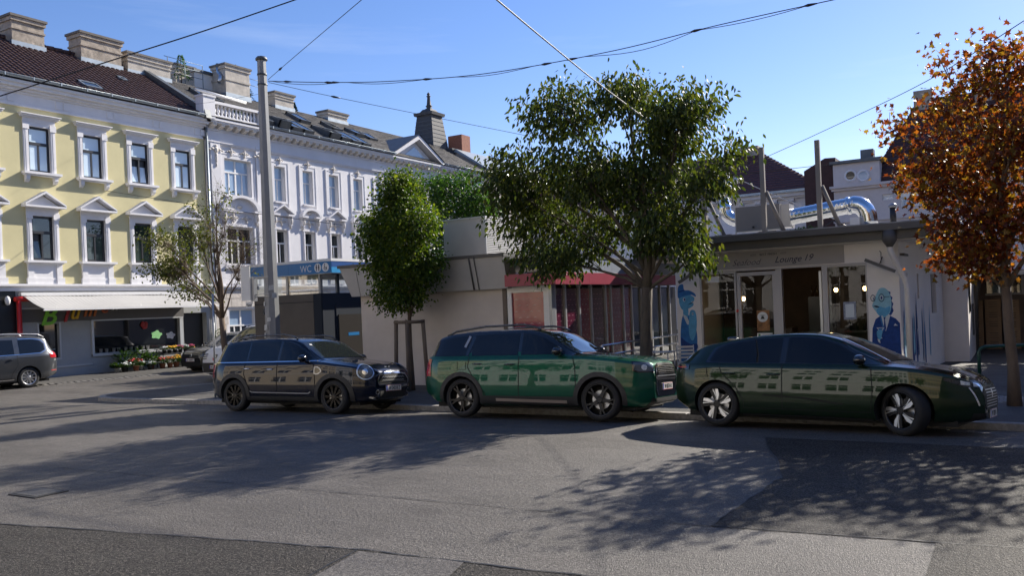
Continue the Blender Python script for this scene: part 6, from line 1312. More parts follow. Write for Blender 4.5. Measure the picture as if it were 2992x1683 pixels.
    def plate(s, txt, fr, u, z, w=.5, hh=.115, name='number_plate'):
        O, U_, V_, D_ = fr; c = s.pt(fr, u, z, .012); F = lambda a, b, d: tuple(c + U_ * a + V_ * b - D_ * d)
        p = MB().box(-w / 2, w / 2, -hh / 2, hh / 2, 0, .012, F=F).build(name, M_plate, s.t)
        k = -1 if U_.cross(V_).dot(D_) > 0 else 1
        ob('eu_strip', MB().box(k * -w / 2, k * (-w / 2 + .045), -hh / 2, hh / 2, .012, .013, F=F).mesh('eu_strip', M_eu), p, 0)
        ob('red_rule', MB().box(-w / 2, w / 2, hh / 2 - .008, hh / 2 - .003, .0125, .0135, F=F).box(-w / 2, w / 2, -hh / 2 + .003, -hh / 2 + .008, .0125, .0135, F=F).mesh('red_rule', M_red), p, 0)
        me = text(txt, .1, extrude=.001, bold=.002)
        for v in me.vertices: x, y, z_ = v.co; v.co = F(k * (x * .78 + .02), y - .034, .0135 + z_)
        me.materials.clear(); me.materials.append(M_dkfr); ob('plate_lettering', me, p, 0)
    def mirror(s, x, z, m, k=1.):
        for sd_ in (-1, 1):
            y = sd_ * (s.sp['W'] * .955 + .085); b = MB().blob((x, y, z), (.085 * k, .115 * k, .075 * k), 14, 9); b.tube([(x + .02, sd_ * (s.sp['W'] * .9), z - .07), (x + .01, y, z - .04)], .03, 6); b.build('door_mirror', m, s.t)
    def handles(s, pts, m, w=.17):
        for x, z in pts:
            for sd_ in (-1, 1):
                a = s.pt(side(sd_), x - w / 2, z, .004); c = s.pt(side(sd_), x + w / 2, z, .004); mid = (a + c) / 2 + Vector((0, sd_ * .022, 0)); MB().tube([a, a.lerp(mid, .7), c.lerp(mid, .7), c], [.010, .015, .015, .010], 7).build('door_handle', m, s.t)
def spokes(n, prof, w0, w1, off=0.):
    """rim face: n copies of a spoke outline [(radius, +-half width)...]"""
    def f(b, F, rr_, h):
        b.lathe([(rr_, h * 1.0), (rr_ - .018, h * 1.02), (rr_ - .03, h * .8), (rr_ - .02, h * .3)], 40, F=F, caps=False); b.lathe([(.055, h * .3), (.06, h * .85), (.045, h * .95)], 16, F=F)
        for k in range(n):
            a = 2 * math.pi * k / n + off; ca, sa = math.cos(a), math.sin(a)
            for pr, mi in prof: b.prism([(r_ * rr_ * ca - q * sa, r_ * rr_ * sa + q * ca) for r_, q in pr], h * w0, h * w1, F=F, mi=mi)
    return f
rim_double = spokes(10, [([(.2, -.011), (.95, -.024), (.95, -.006), (.2, .0)], 0), ([(.2, .003), (.95, .012), (.95, .026), (.2, .011)], 0)], .35, .9)
rim_five = spokes(5, [([(.2, -.035), (.55, -.025), (.95, -.06), (.95, -.025), (.6, .0), (.95, .03), (.95, .06), (.55, .025), (.2, .035)], 0)], .35, .9)
rim_star = spokes(5, [([(.22, -.02), (.6, -.055), (.93, -.045), (.93, .0), (.5, -.002), (.22, .0)], 1), ([(.22, .005), (.6, .004), (.97, .03), (.97, .048), (.6, .016), (.22, .012)], 1), ([(.2, -.02), (.95, .05), (.95, .1), (.2, .03)], 0)], .45, .93)
rim_ten = spokes(10, [([(.2, -.014), (.95, -.032), (.95, .032), (.2, .014)], 0)], .35, .9)
M_silver = mat('silver_rim', (.62, .63, .65), .28, .9)
# ---------------------------------------------------------------- black crossover
ROLL = -.062
blk = Car('parked_car', 'black compact crossover with chrome belt line parked left of the green one', 'car', (-13.04, 13.42, -.055), R(2.5), ROLL, dict(xr=-2.16, xf=2.14, W=.91, R=.335, axr=-1.335, axf=1.335, paint=paint('navy_black_paint', (.003, .006, .018), .3), pf=.60, pr=.78, gx=(-3, 1.0), rw=.775, rdrop=.055,
    top=[(-2.16, .82), (-2.13, .95), (-2.06, 1.08), (-1.95, 1.30), (-1.82, 1.445), (-1.55, 1.505), (-1.0, 1.54), (-.4, 1.553), (0, 1.54), (.28, 1.49), (.5, 1.37), (.78, 1.195), (.98, 1.09), (1.25, 1.055), (1.6, 1.01), (1.88, .96), (2.03, .89), (2.11, .81), (2.14, .70)],
    bot=[(-2.16, .36), (-1.9, .24), (-1.3, .2), (1.4, .2), (1.95, .22), (2.14, .3)], belt=[(-2.16, 1.0), (1.0, 1.02), (2.2, 1.02)]))
c = blk
for s_ in (-1, 1):
    S = side(s_)
    c.area('pillar_trim', S, [(-1.86, 1.035), (.86, 1.055)], [(-1.86, 1.08), (-1.74, 1.40), (-1.3, 1.453), (-.4, 1.475), (.1, 1.45), (.3, 1.39), (.86, 1.075)], M_gloss, .003)
    c.area('side_window', S, [(-1.80, 1.045), (-1.02, 1.05)], [(-1.80, 1.12), (-1.70, 1.385), (-1.3, 1.432), (-1.02, 1.443)], M_cglass, .006)
    c.area('side_window', S, [(-.97, 1.05), (-.16, 1.055)], [(-.97, 1.445), (-.4, 1.458), (-.16, 1.456)], M_cglass, .006)
    c.area('side_window', S, [(-.09, 1.055), (.72, 1.065)], [(-.09, 1.453), (.1, 1.436), (.28, 1.372), (.72, 1.115)], M_cglass, .006)
    c.line('belt_strip', S, [(-1.95, 1.02), (.95, 1.045)], .02, M_chrome, .008)
    c.line('door_gap', S, [(-.12, .36), (-.12, 1.02)], .012, M_gap); c.line('door_gap', S, [(-1.02, 1.02), (-1.04, .78), (-.93, .55), (-.8, .4), (-.8, .34), (.88, .34), (.9, .5), (.88, .8), (.83, 1.03)], .012, M_gap)
    c.line('side_sill_strip', S, [(-.86, .43), (-.8, .41), (.72, .40), (.78, .43)], .022, M_alud, .01); c.area('sill_cladding', S, [(-.95, .18), (.95, .18)], [(-.95, .33), (.95, .33)], M_trim, .008)
    c.area('side_scuttle', S, [(.87, .79), (.93, .775), (1.0, .79), (1.06, .83)], [(.87, .93), (.97, .93), (1.03, .90), (1.06, .86)], M_alu, .008, .012); c.area('scuttle_inset', S, [(.888, .806), (.93, .795), (.985, .806), (1.035, .838)], [(.888, .915), (.965, .915), (1.01, .89), (1.035, .855)], M_gloss, .011, .012)
    CN = corner(s_, .52)
    u0 = (Vector((1.86, s_ * .60, .82))).dot(CN[1])
    c.disc('headlight', CN, (u0, .82), .165, M_gloss, .006, rv=.155); c.disc('headlight_ring', CN, (u0, .82), .165, mat('halo_ring', (.35, .45, .62), .25, .4), .012, rv=.155, r0=.84, rings=2)
    c.disc('headlight_lens', CN, (u0, .82), .125, M_lens, .012, rv=.115); c.disc('projector', CN, (u0 + .01, .82), .055, M_lensb, .016)
    CR = corner(s_, .6, -1); u1 = (Vector((-2.02, s_ * .74, .86))).dot(CR[1]); c.area('tail_light', CR, [(u1 - .1, .70), (u1 + .1, .70)], [(u1 - .1, .99), (u1 + .1, .99)], M_tail, .01); c.line('tail_light_ring', CR, [(u1 - .1, .70), (u1 + .1, .70), (u1 + .1, .99), (u1 - .1, .99), (u1 - .1, .70)], .02, M_chrome, .013)
    c.disc('fog_lamp', FRONT, (s_ * .5, .42), .038, M_gloss, .008); c.disc('fog_ring', FRONT, (s_ * .5, .42), .045, M_alud, .006, r0=.85, rings=1)
    yr_ = s_ * .60; MB().tube([(-1.55, yr_, 1.47), (-1.4, yr_, 1.535), (-1.0, yr_, 1.58), (-.2, yr_, 1.595), (.05, yr_, 1.56), (.18, yr_, 1.495)], .017, 7).build('roof_rail', M_gloss, c.t)
c.arch(M_trim, .085)
c.area('windscreen', TOP, [(.36, -.66), (.9, -.76)], [(.36, .66), (.9, .76)], M_wind, .005, .05, 14)
c.line('inspection_sticker', TOP, [(.43, -.52), (.47, -.53)], .06, M_plate, .009)
GR = [(-.50, .60), (-.46, .56), (.46, .56), (.50, .60)]; GH = [(-.50, .66), (-.42, .76), (-.2, .79), (.2, .79), (.42, .76), (.50, .66)]
c.area('grille', FRONT, GR, GH, M_gap, .006, .03); g_ = c.line('grille_surround', FRONT, [(-.5, .6), (-.5, .66), (-.42, .76), (-.2, .79), (.2, .79), (.42, .76), (.5, .66), (.5, .6), (.46, .56), (-.46, .56), (-.5, .6)], .028, M_chrome, .014)
for z in (.65, .71): c.line('grille_wave', FRONT, [(-.36 + .04 * i, z + (.012 if i % 2 else -.012)) for i in range(19)], .012, M_alu, .012)
c.line('grille_bar', FRONT, [(-.45, .60), (-.3, .615), (.3, .615), (.45, .60)], .012, M_chrome, .012)
c.area('lower_intake', FRONT, [(-.42, .30), (.42, .30)], [(-.42, .44), (.42, .44)], M_gap, .006); c.line('skid_trim', FRONT, [(-.62, .33), (-.5, .29), (.5, .29), (.62, .33)], .03, M_chrome, .012)
c.plate('W 24218 Z', FRONT, 0, .49)
c.disc('hood_badge', TOP, (2.0, 0), .022, M_chrome, .008, rv=.03); c.line('badge_wings', TOP, [(1.995, -.09), (2.0, 0), (1.995, .09)], .012, M_alu, .007)
c.mirror(.62, 1.10, M_gloss); c.handles([(-.32, .88), (-.98 + .02, .895)], M_chrome); c.wheels(rim_double, rr_=.245, mr=mat('black_rim', (.02, .02, .022), .25, .6))
c.line('hood_gap', TOP, [(1.03, -.74), (1.5, -.75), (1.8, -.66)], .01, M_gap); c.area('rear_window', REAR, [(-.55, 1.08), (.55, 1.08)], [(-.5, 1.36), (.5, 1.36)], M_cglass, .006)
# ---------------------------------------------------------------- green crossover
grn = Car('parked_car', 'glossy green crossover with black roof parked in the middle', 'car', (-7.43, 13.72, -.055), R(2), ROLL, dict(xr=-2.22, xf=2.21, W=.92, R=.35, axr=-1.345, axf=1.345, paint=paint('green_paint', (.006, .075, .042), .3), roof=M_gloss, pf=.66, pr=.80, gx=(-2.19, .98), rw=.79, rdrop=.055, hw=.82,
    top=[(-2.22, .86), (-2.19, 1.0), (-2.13, 1.15), (-2.02, 1.36), (-1.92, 1.475), (-1.6, 1.545), (-1.0, 1.59), (-.4, 1.60), (0, 1.585), (.25, 1.53), (.5, 1.40), (.78, 1.24), (.98, 1.145), (1.25, 1.12), (1.6, 1.085), (1.9, 1.045), (2.08, .995), (2.17, .93), (2.21, .80)],
    bot=[(-2.22, .38), (-1.95, .25), (-1.3, .21), (1.4, .21), (2.0, .22), (2.21, .3)], belt=[(-2.22, 1.07), (1.0, 1.08), (2.3, 1.08)]))
c = grn
for s_ in (-1, 1):
    S = side(s_)
    c.area('side_window', S, [(-1.98, 1.10), (-1.2, 1.105)], [(-1.98, 1.36), (-1.9, 1.40), (-1.5, 1.455), (-1.2, 1.475)], M_cglass, .006)
    c.area('side_window', S, [(-1.14, 1.105), (-.2, 1.11)], [(-1.14, 1.475), (-.6, 1.495), (-.2, 1.497)], M_cglass, .006)
    c.area('side_window', S, [(-.13, 1.11), (.70, 1.12)], [(-.13, 1.495), (.08, 1.475), (.3, 1.40), (.70, 1.16)], M_cglass, .006)
    c.line('pillar_blade', S, [(-1.24, 1.11), (-1.12, 1.46)], .07, M_gloss, .009); c.line('pillar_blade_trim', S, [(-1.30, 1.26), (-1.22, 1.46)], .05, M_alud, .012)
    c.line('door_gap', S, [(-.16, .38), (-.16, 1.09)], .012, M_gap); c.line('door_gap', S, [(-1.18, 1.09), (-1.2, .9), (-1.02, .62), (-.86, .46), (-.84, .38), (.90, .38), (.93, .6), (.92, .9), (.86, 1.1)], .012, M_gap); c.line('fuel_flap', S, [(-1.42, 1.0), (-1.42, .86), (-1.24, .86), (-1.24, 1.0)], .008, M_gap)
    c.area('sill_cladding', S, [(-.95, .18), (.95, .18)], [(-.95, .40), (.95, .40)], M_trim, .008); c.line('sill_strip', S, [(-.62, .335), (.76, .315)], .05, mat('champagne_trim', (.5, .42, .36), .35, .7), .016)
    CN = corner(s_, .5); u0 = Vector((1.93, s_ * .62, .88)).dot(CN[1]); k = 1 if CN[1].dot(Vector((0, s_, 0))) > 0 else -1
    lo = [(-.17, .80), (.10, .80), (.17, .83)]; hi = [(-.17, .92), (-.13, .965), (.06, .98), (.17, .99)]
    f = lambda P: sorted([(u0 + k * a, z) for a, z in P])
    c.area('headlight', CN, f(lo), f(hi), M_gloss, .006, .02); c.area('headlight_lens', CN, f([(-.145, .82), (.09, .82), (.15, .85)]), f([(-.145, .91), (-.11, .945), (.05, .96), (.15, .965)]), M_lens, .011, .02); c.disc('projector', CN, (u0, .885), .045, M_lensb, .015)
    CR = corner(s_, .6, -1); u1 = Vector((-2.08, s_ * .76, .9)).dot(CR[1]); c.area('tail_light', CR, [(u1 - .07, .74), (u1 + .09, .74)], [(u1 - .07, 1.05), (u1 + .09, 1.05)], M_tail, .01)
    yr_ = s_ * .62; MB().tube([(-1.8, yr_, 1.48), (-1.6, yr_, 1.56), (-1.0, yr_, 1.635), (-.2, yr_, 1.65), (.02, yr_, 1.61), (.15, yr_, 1.55)], .02, 7).build('roof_rail', M_gloss, c.t)
c.arch(M_trim, .075)
c.area('windscreen', TOP, [(.33, -.68), (.92, -.78)], [(.33, .68), (.92, .78)], M_wind, .005, .05, 14); c.line('inspection_sticker', TOP, [(.42, -.52), (.46, -.53)], .06, M_plate, .009)
P = [(-.44, .42), (-.52, .52), (-.52, .78), (-.46, .9), (-.3, .93), (.3, .93), (.46, .9), (.52, .78), (.52, .52), (.44, .42)]
c.area('grille', FRONT, [(-.52, .5), (-.44, .40), (.44, .40), (.52, .5)], [(-.52, .80), (-.45, .9), (-.3, .93), (.3, .93), (.45, .9), (.52, .80)], M_gloss, .006, .03); c.line('grille_surround', FRONT, P, .035, M_chrome, .014); c.line('grille_bar', FRONT, [(-.48, .74), (.48, .74)], .018, M_alud, .012)
c.area('lower_bumper', FRONT, [(-.62, .26), (.62, .26)], [(-.62, .38), (.62, .38)], M_trim, .008); c.line('skid_trim', FRONT, [(-.5, .30), (.5, .30)], .035, M_alud, .014); c.plate('W 85714 R', FRONT, 0, .56)
for j in range(5): c.line('grille_slat', FRONT, [(-.42, .78 + .028 * j), (.42, .78 + .028 * j)], .008, M_trim, .011)
c.disc('hood_badge', TOP, (2.02, 0), .03, M_chrome, .012, rv=.045); c.line('badge_wings', TOP, [(2.01, -.11), (2.02, 0), (2.01, .11)], .022, M_chrome, .01)
c.mirror(.62, 1.17, M_gloss, 1.05); c.handles([(-.34, .95), (-1.0, .96)], M_gloss, .2); c.wheels(rim_five, rr_=.27, mr=mat('black_rim', (.02, .02, .022), .25, .6))
c.line('hood_gap', TOP, [(1.03, -.76), (1.5, -.78), (1.85, -.72)], .01, M_gap); c.area('rear_window', REAR, [(-.56, 1.16), (.56, 1.16)], [(-.5, 1.42), (.5, 1.42)], M_cglass, .006)
# ---------------------------------------------------------------- olive hatchback
oli = Car('parked_car', 'dark olive green hatchback with star alloy wheels, front wheels turned, at the right', 'car', (-2.62, 13.55, -.055), R(-7), ROLL, dict(xr=-2.13, xf=2.25, W=.925, R=.335, axr=-1.34, axf=1.335, gap=.04, paint=paint('olive_paint', (.010, .024, .010), .45), pf=.55, pr=.74, fa=1.15, ra=.8, gx=(-3, -2.9), rw=.70, rdrop=.045,
    top=[(-2.13, .80), (-2.11, .90), (-2.05, .985), (-1.92, 1.08), (-1.72, 1.215), (-1.62, 1.26), (-1.2, 1.345), (-.7, 1.41), (-.2, 1.435), (.1, 1.425), (.38, 1.37), (.7, 1.235), (1.0, 1.08), (1.18, .995), (1.5, .955), (1.85, .885), (2.08, .80), (2.2, .70), (2.25, .58)],
    bot=[(-2.13, .34), (-1.85, .2), (-1.3, .165), (1.4, .165), (1.95, .18), (2.25, .24)], belt=[(-2.13, .96), (-1.2, .95), (1.15, .93), (2.3, .90)]))
c = oli
for s_ in (-1, 1):
    S = side(s_)
    c.area('window_trim', S, [(-1.52, .965), (1.02, .955)], [(-1.52, 1.0), (-1.46, 1.19), (-1.2, 1.28), (-.7, 1.345), (-.1, 1.365), (.2, 1.345), (.5, 1.245), (1.02, .965)], M_gloss, .003)
    c.area('side_window', S, [(-1.45, .985), (-.36, .975)], [(-1.45, 1.02), (-1.40, 1.18), (-1.2, 1.255), (-.7, 1.325), (-.36, 1.34)], M_cglass, .006); c.area('side_window', S, [(-.27, .975), (.82, .97)], [(-.27, 1.345), (-.05, 1.343), (.18, 1.32), (.46, 1.225), (.82, 1.02)], M_cglass, .006)
    c.line('door_gap', S, [(-.31, .30), (-.31, .95)], .011, M_gap); c.line('door_gap', S, [(-1.30, .95), (-1.25, .82), (-1.02, .6), (-.9, .4), (-.9, .30), (.92, .30), (.95, .6), (.93, .92)], .011, M_gap); c.line('fuel_flap', S, [(-1.5, .9), (-1.48, .76), (-1.34, .76)], .007, M_gap)
    c.line('crease_shade', S, [(-.6, .50), (0, .47), (.55, .40)], .02, M_gap, .003); c.area('sill_cladding', S, [(-.93, .14), (.93, .14)], [(-.93, .215), (.93, .215)], M_trim, .006)  # body crease is only a dark strip painting in its shade
    CN = corner(s_, .48); k = 1 if CN[1].dot(Vector((0, s_, 0))) > 0 else -1; u0 = Vector((2.02, s_ * .6, .70)).dot(CN[1]); f = lambda P: sorted([(u0 + k * a, z) for a, z in P])
    c.area('headlight', CN, f([(-.2, .645), (.05, .665), (.27, .75)]), f([(-.2, .70), (.05, .745), (.27, .785)]), M_gloss, .005, .02)
    for da in (-.11, .04): c.area('lamp_unit', CN, f([(da - .055, .668 + (da + .1) * .12), (da + .055, .672 + (da + .1) * .16)]), f([(da - .055, .70 + (da + .1) * .16), (da + .055, .722 + (da + .1) * .2)]), M_lensb, .010, .02)
    c.line('light_fang', CN, [(u0 + k * .0, .66), (u0 - k * .06, .56), (u0 - k * .12, .42)], .022, M_lensb, .009)
    CR = corner(s_, .55, -1); u1 = Vector((-2.03, s_ * .74, .9)).dot(CR[1]); kr = 1 if CR[1].dot(Vector((0, s_, 0))) > 0 else -1; c.area('tail_light', CR, sorted([(u1 - .2, .86), (u1 + .2, .86)]), sorted([(u1 - .2, .935), (u1 + .2, .935)]), M_gloss, .01); c.area('tail_lens', CR, sorted([(u1 - .16, .885), (u1 + .16, .885)]), sorted([(u1 - .16, .905), (u1 + .16, .905)]), M_tail, .013)
c.area('windscreen', TOP, [(.46, -.64), (1.12, -.80)], [(.46, .64), (1.12, .80)], M_wind, .005, .05, 14)
c.area('grille', FRONT, [(-.5, .44), (-.42, .36), (.42, .36), (.5, .44)], [(-.5, .60), (-.4, .66), (.4, .66), (.5, .60)], M_gap, .005, .03)
for j in range(7): c.line('grille_slat', FRONT, [(-.42 + .012 * abs(j - 3), .40 + .037 * j), (.42 - .012 * abs(j - 3), .40 + .037 * j)], .012, M_alud, .009)
c.disc('shield_badge', FRONT, (0, .57), .05, M_alud, .013, rv=.065); c.area('lower_intake', FRONT, [(-.6, .2), (.6, .2)], [(-.6, .32), (.6, .32)], M_gap, .006); c.plate('W 1309 U', FRONT, 0, .30, .50, .11)
c.mirror(.80, 1.02, M_gloss); c.handles([(-.44, .80), (-1.12, .81)], c.sp['paint'], .2); c.wheels(rim_star, rr_=.255, steer=R(-26), mr=mat('black_rim', (.02, .02, .022), .25, .6), mr2=M_silver, rw=.225)
c.line('hood_gap', TOP, [(1.22, -.80), (1.7, -.74), (2.0, -.6)], .01, M_gap); MB().blob((-1.45, 0, 1.33), (.1, .02, .05), 10, 6).build('roof_antenna', M_gloss, c.t); c.area('rear_bumper', REAR, [(-.6, .3), (.6, .3)], [(-.6, .5), (.6, .5)], M_trim, .006)
MB().box(-1.72, -1.5, -.55, .55, 1.215, 1.24).build('roof_spoiler', c.sp['paint'], c.t)
# ---------------------------------------------------------------- grey people carrier at the far kerb
van = Car('parked_car', 'grey people carrier with silver roof rails parked before the flower shop', 'car', (-28.66, 14.42, .0), R(-96), 0, dict(xr=-2.42, xf=2.4, W=.93, R=.335, axr=-1.46, axf=1.46, paint=paint('steel_grey_paint', (.075, .08, .088), .6), pf=.62, pr=.80, gx=(-9, -8), rw=.76, rdrop=.06,
    top=[(-2.42, .88), (-2.40, 1.05), (-2.33, 1.2), (-2.2, 1.45), (-2.08, 1.62), (-1.7, 1.69), (-1, 1.72), (0, 1.72), (.5, 1.66), (1.0, 1.42), (1.4, 1.15), (1.7, 1.06), (2.1, .95), (2.3, .8), (2.4, .62)], bot=[(-2.42, .38), (-2.1, .26), (-1.4, .2), (1.5, .2), (2.1, .22), (2.4, .3)], belt=[(-2.42, 1.08), (1.3, 1.05), (2.4, 1.0)]))
c = van
for s_ in (-1, 1):
    S = side(s_)
    c.area('side_window', S, [(-2.0, 1.20), (-1.85, 1.13), (-1.22, 1.11)], [(-2.0, 1.40), (-1.86, 1.52), (-1.6, 1.56), (-1.22, 1.565)], M_cglass, .006); c.area('side_window', S, [(-1.05, 1.10), (.05, 1.09)], [(-1.05, 1.57), (.05, 1.58)], M_cglass, .006); c.area('side_window', S, [(.13, 1.09), (1.15, 1.1)], [(.13, 1.575), (.4, 1.55), (.7, 1.43), (1.15, 1.16)], M_cglass, .006)
    c.line('window_chrome', S, [(-1.22, 1.585), (-1.65, 1.58), (-1.92, 1.53), (-2.04, 1.40), (-2.03, 1.19), (-1.86, 1.105), (-1.2, 1.09), (1.2, 1.08)], .018, M_chrome, .008); c.line('door_rail', S, [(-2.2, .98), (-1.15, .99)], .014, M_gap); c.line('door_gap', S, [(.09, .35), (.09, 1.08)], .012, M_gap); c.line('door_gap', S, [(-1.12, 1.08), (-1.12, .75), (-.95, .5), (-.9, .33), (1.0, .33)], .012, M_gap); c.line('sill_chrome', S, [(-1.0, .30), (1.0, .30)], .02, M_chrome, .008)
    CR = corner(s_, .62, -1); u1 = Vector((-2.27, s_ * .78, 1.0)).dot(CR[1]); c.area('tail_light', CR, [(u1 - .12, .93), (u1 + .13, .93)], [(u1 - .12, 1.13), (u1 + .13, 1.13)], M_tail, .01); c.area('rear_reflector', CR, [(u1 - .1, .50), (u1 + .12, .50)], [(u1 - .1, .53), (u1 + .12, .53)], M_tail, .01)
    MB().tube([(-2.05, s_ * .68, 1.62), (-1.85, s_ * .68, 1.72), (-1, s_ * .68, 1.765), (.3, s_ * .68, 1.75), (.5, s_ * .68, 1.68)], .02, 7).build('roof_rail', M_alu, c.t)
c.area('windscreen', TOP, [(.62, -.68), (1.3, -.8)], [(.62, .68), (1.3, .8)], M_wind, .005, .06, 12); c.area('rear_window', REAR, [(-.62, 1.18), (.62, 1.18)], [(-.55, 1.55), (.55, 1.55)], M_cglass, .006); c.area('rear_bumper', REAR, [(-.7, .36), (.7, .36)], [(-.7, .52), (.7, .52)], M_trim, .006)
c.mirror(1.0, 1.14, c.sp['paint']); c.handles([(-.12, .92), (-.9, .94)], M_gloss); c.wheels(rim_ten, rr_=.235, mr=M_silver); c.plate('W 5204 K', REAR, 0, .75)
# ---------------------------------------------------------------- dark hatchback and white van nose-on
p0 = pix(556, 1066, 1, 21.4)
vw = Car('oncoming_car', 'dark grey hatchback facing us beside the flower shop', 'car', (p0.x + .15, 23.5, -.02), R(-93), 0, dict(xr=-2.1, xf=2.12, W=.89, R=.32, axr=-1.3, axf=1.3, paint=paint('charcoal_paint', (.018, .018, .019), .4), pf=.66, pr=.8, gx=(-9, -8), rw=.72,
    top=[(-2.1, .85), (-2.05, 1.0), (-1.9, 1.2), (-1.75, 1.38), (-1.2, 1.46), (-.2, 1.47), (.2, 1.42), (.7, 1.18), (1.05, 1.0), (1.5, .95), (1.85, .86), (2.03, .74), (2.12, .58)], bot=[(-2.1, .32), (-1.3, .19), (1.4, .19), (1.9, .2), (2.12, .27)], belt=[(-2.1, .97), (1.0, .96), (2.2, .96)]))
c = vw
c.area('windscreen', TOP, [(.3, -.6), (.98, -.74)], [(.3, .6), (.98, .74)], M_wind, .005, .06, 12)
for s_ in (-1, 1): c.area('side_window', side(s_), [(-1.5, .99), (.72, .98)], [(-1.5, 1.2), (-1.3, 1.36), (-.2, 1.38), (.15, 1.33), (.72, 1.04)], M_cglass, .006); u0 = Vector((1.88, s_ * .62, .68)).dot(corner(s_, .45)[1]); c.area('headlight', corner(s_, .45), [(u0 - .17, .62), (u0 + .17, .62)], [(u0 - .17, .72), (u0 + .17, .72)], M_lens, .008, .03)
c.area('grille', FRONT, [(-.42, .60), (.42, .60)], [(-.42, .67), (.42, .67)], M_gap, .006); c.disc('badge', FRONT, (0, .65), .06, M_chrome, .014, r0=.7, rings=1); c.line('badge_mark', FRONT, [(-.035, .68), (-.012, .62), (0, .65), (.012, .62), (.035, .68)], .01, M_chrome, .014); c.area('lower_intake', FRONT, [(-.55, .27), (.55, .27)], [(-.55, .42), (.55, .42)], M_gap, .006); c.plate('W 10504 U', FRONT, 0, .50); c.wheels(rim_ten, rr_=.21, mr=M_silver); c.mirror(.75, 1.02, M_gloss)
p0 = pix(578, 1060, 1, 19.4)
wv = Car('oncoming_van', 'white van-like car with black bumper and shield badge behind the black car', 'van', (p0.x + .98, 21.55, -.08), R(-92), 0, dict(xr=-2.2, xf=2.2, W=.92, R=.33, axr=-1.4, axf=1.35, paint=paint('white_paint_car', (.66, .66, .66), .0), pf=.72, pr=.85, gx=(-9, -8), rw=.82, rdrop=.07, hw=.84,
    top=[(-2.2, 1.0), (-2.18, 1.4), (-2.1, 1.78), (-1.5, 1.84), (-.3, 1.84), (.2, 1.78), (.7, 1.5), (1.15, 1.2), (1.5, 1.13), (1.85, 1.05), (2.05, .94), (2.15, .8), (2.2, .62)], bot=[(-2.2, .34), (-1.3, .2), (1.4, .2), (1.9, .2), (2.2, .26)], belt=[(-2.2, 1.12), (1.1, 1.1), (2.3, 1.1)]))
c = wv
c.area('windscreen', TOP, [(.32, -.68), (1.08, -.8)], [(.32, .68), (1.08, .8)], M_wind, .005, .06, 12)
for s_ in (-1, 1):
    c.area('side_window', side(s_), [(-.2, 1.15), (.9, 1.15)], [(-.2, 1.68), (.2, 1.64), (.5, 1.48), (.9, 1.2)], M_cglass, .006)
    for j in range(3): c.line('light_claw', FRONT, [(s_ * .44, .88 - .07 * j), (s_ * .66, .86 - .07 * j)], .028, M_gap, .01)
    u0 = Vector((1.98, s_ * .68, .80)).dot(corner(s_, .5)[1]); c.area('headlight', corner(s_, .5), [(u0 - .08, .66), (u0 + .12, .66)], [(u0 - .08, .92), (u0 + .12, .92)], M_lens, .007, .03)
c.area('shield_badge', FRONT, [(-.07, .80), (0, .70), (.07, .80)], [(-.07, .86), (0, .87), (.07, .86)], M_gloss, .012, .02); c.area('badge_mark', FRONT, [(-.02, .77), (.03, .77)], [(-.02, .84), (.03, .83)], M_alu, .016, .02)
c.area('black_bumper', FRONT, [(-.84, .22), (.84, .22)], [(-.84, .60), (.84, .60)], M_trim, .012, .06); c.plate('W 87611 HN', FRONT, 0, .46, .52, .12); c.wheels(rim_ten, rr_=.21, mr=M_alud); c.mirror(.98, 1.2, M_trim); c.arch(M_trim, .06)
MB().tube([(-.3, 0, 1.83), (-.5, 0, 2.0)], .01, 5).build('antenna', M_gap, c.t)
# ================================================================ flower display in front of the shop
M_terra = mat('terracotta', (.24, .09, .05), .8, var=.15); M_potd = mat('dark_pot', (.03, .03, .03), .6); M_potw = mat('white_pot', (.5, .5, .47), .6)
L_pot = leafmat('pot_plant_leaf', [(.015, .04, .012), (.03, .07, .018), (.05, .09, .02)], .3)
FCOL = {'yellow': (.75, .42, .02), 'orange': (.6, .16, .02), 'magenta': (.4, .03, .12), 'white': (.7, .7, .68), 'pink': (.5, .12, .2), 'red': (.45, .02, .03)}
def potplant(x, y, z, pr, h, spread, flower, pm, lb, nleaf=110, nfl=22, seed=0, tall=False):
    rd = random.Random(seed); t = thing('potted_plant', lb, 'potted plant', (x, y, z), group='potted plants outside the flower shop')
    MB().lathe([(pr * .72, 0), (pr, pr * 1.5), (pr * 1.08, pr * 1.5), (pr * 1.08, pr * 1.75), (pr * .9, pr * 1.75)], 12, c=(x, y, z)).build('pot', pm, t)
    b = MB(); zt = z + pr * 1.7
    for k in range(nleaf):
        an = rd.uniform(0, 6.283); q = rd.random() ** .6; p = Vector((x + math.cos(an) * spread * q, y + math.sin(an) * spread * q, zt + h * rd.random() * (1 - .4 * q))); add_leaf(b, p, Vector((math.cos(an), math.sin(an), rd.uniform(-.1, 1.2 if tall else .7))), Vector((rd.uniform(-.5, .5), rd.uniform(-.5, .5), 1)), (.16 if tall else .085) * rd.uniform(.7, 1.3), leaf_mesh('long' if tall else 'oval'))
    b.build('leaves', L_pot, t, recalc=False)
    if flower:
        b = MB()
        for k in range(nfl):
            an = rd.uniform(0, 6.283); q = rd.random() ** .5; p = (x + math.cos(an) * spread * q, y + math.sin(an) * spread * q, zt + h * (.95 - .35 * q) + rd.uniform(-.03, .05)); s = rd.uniform(.026, .042); b.blob(p, (s, s, s * .7), 6, 4)
        b.build('flowers', mat('petal_' + flower, FCOL[flower], .7, var=.2, vscale=30), t)
XS = -30.6
rd = random.Random(77)
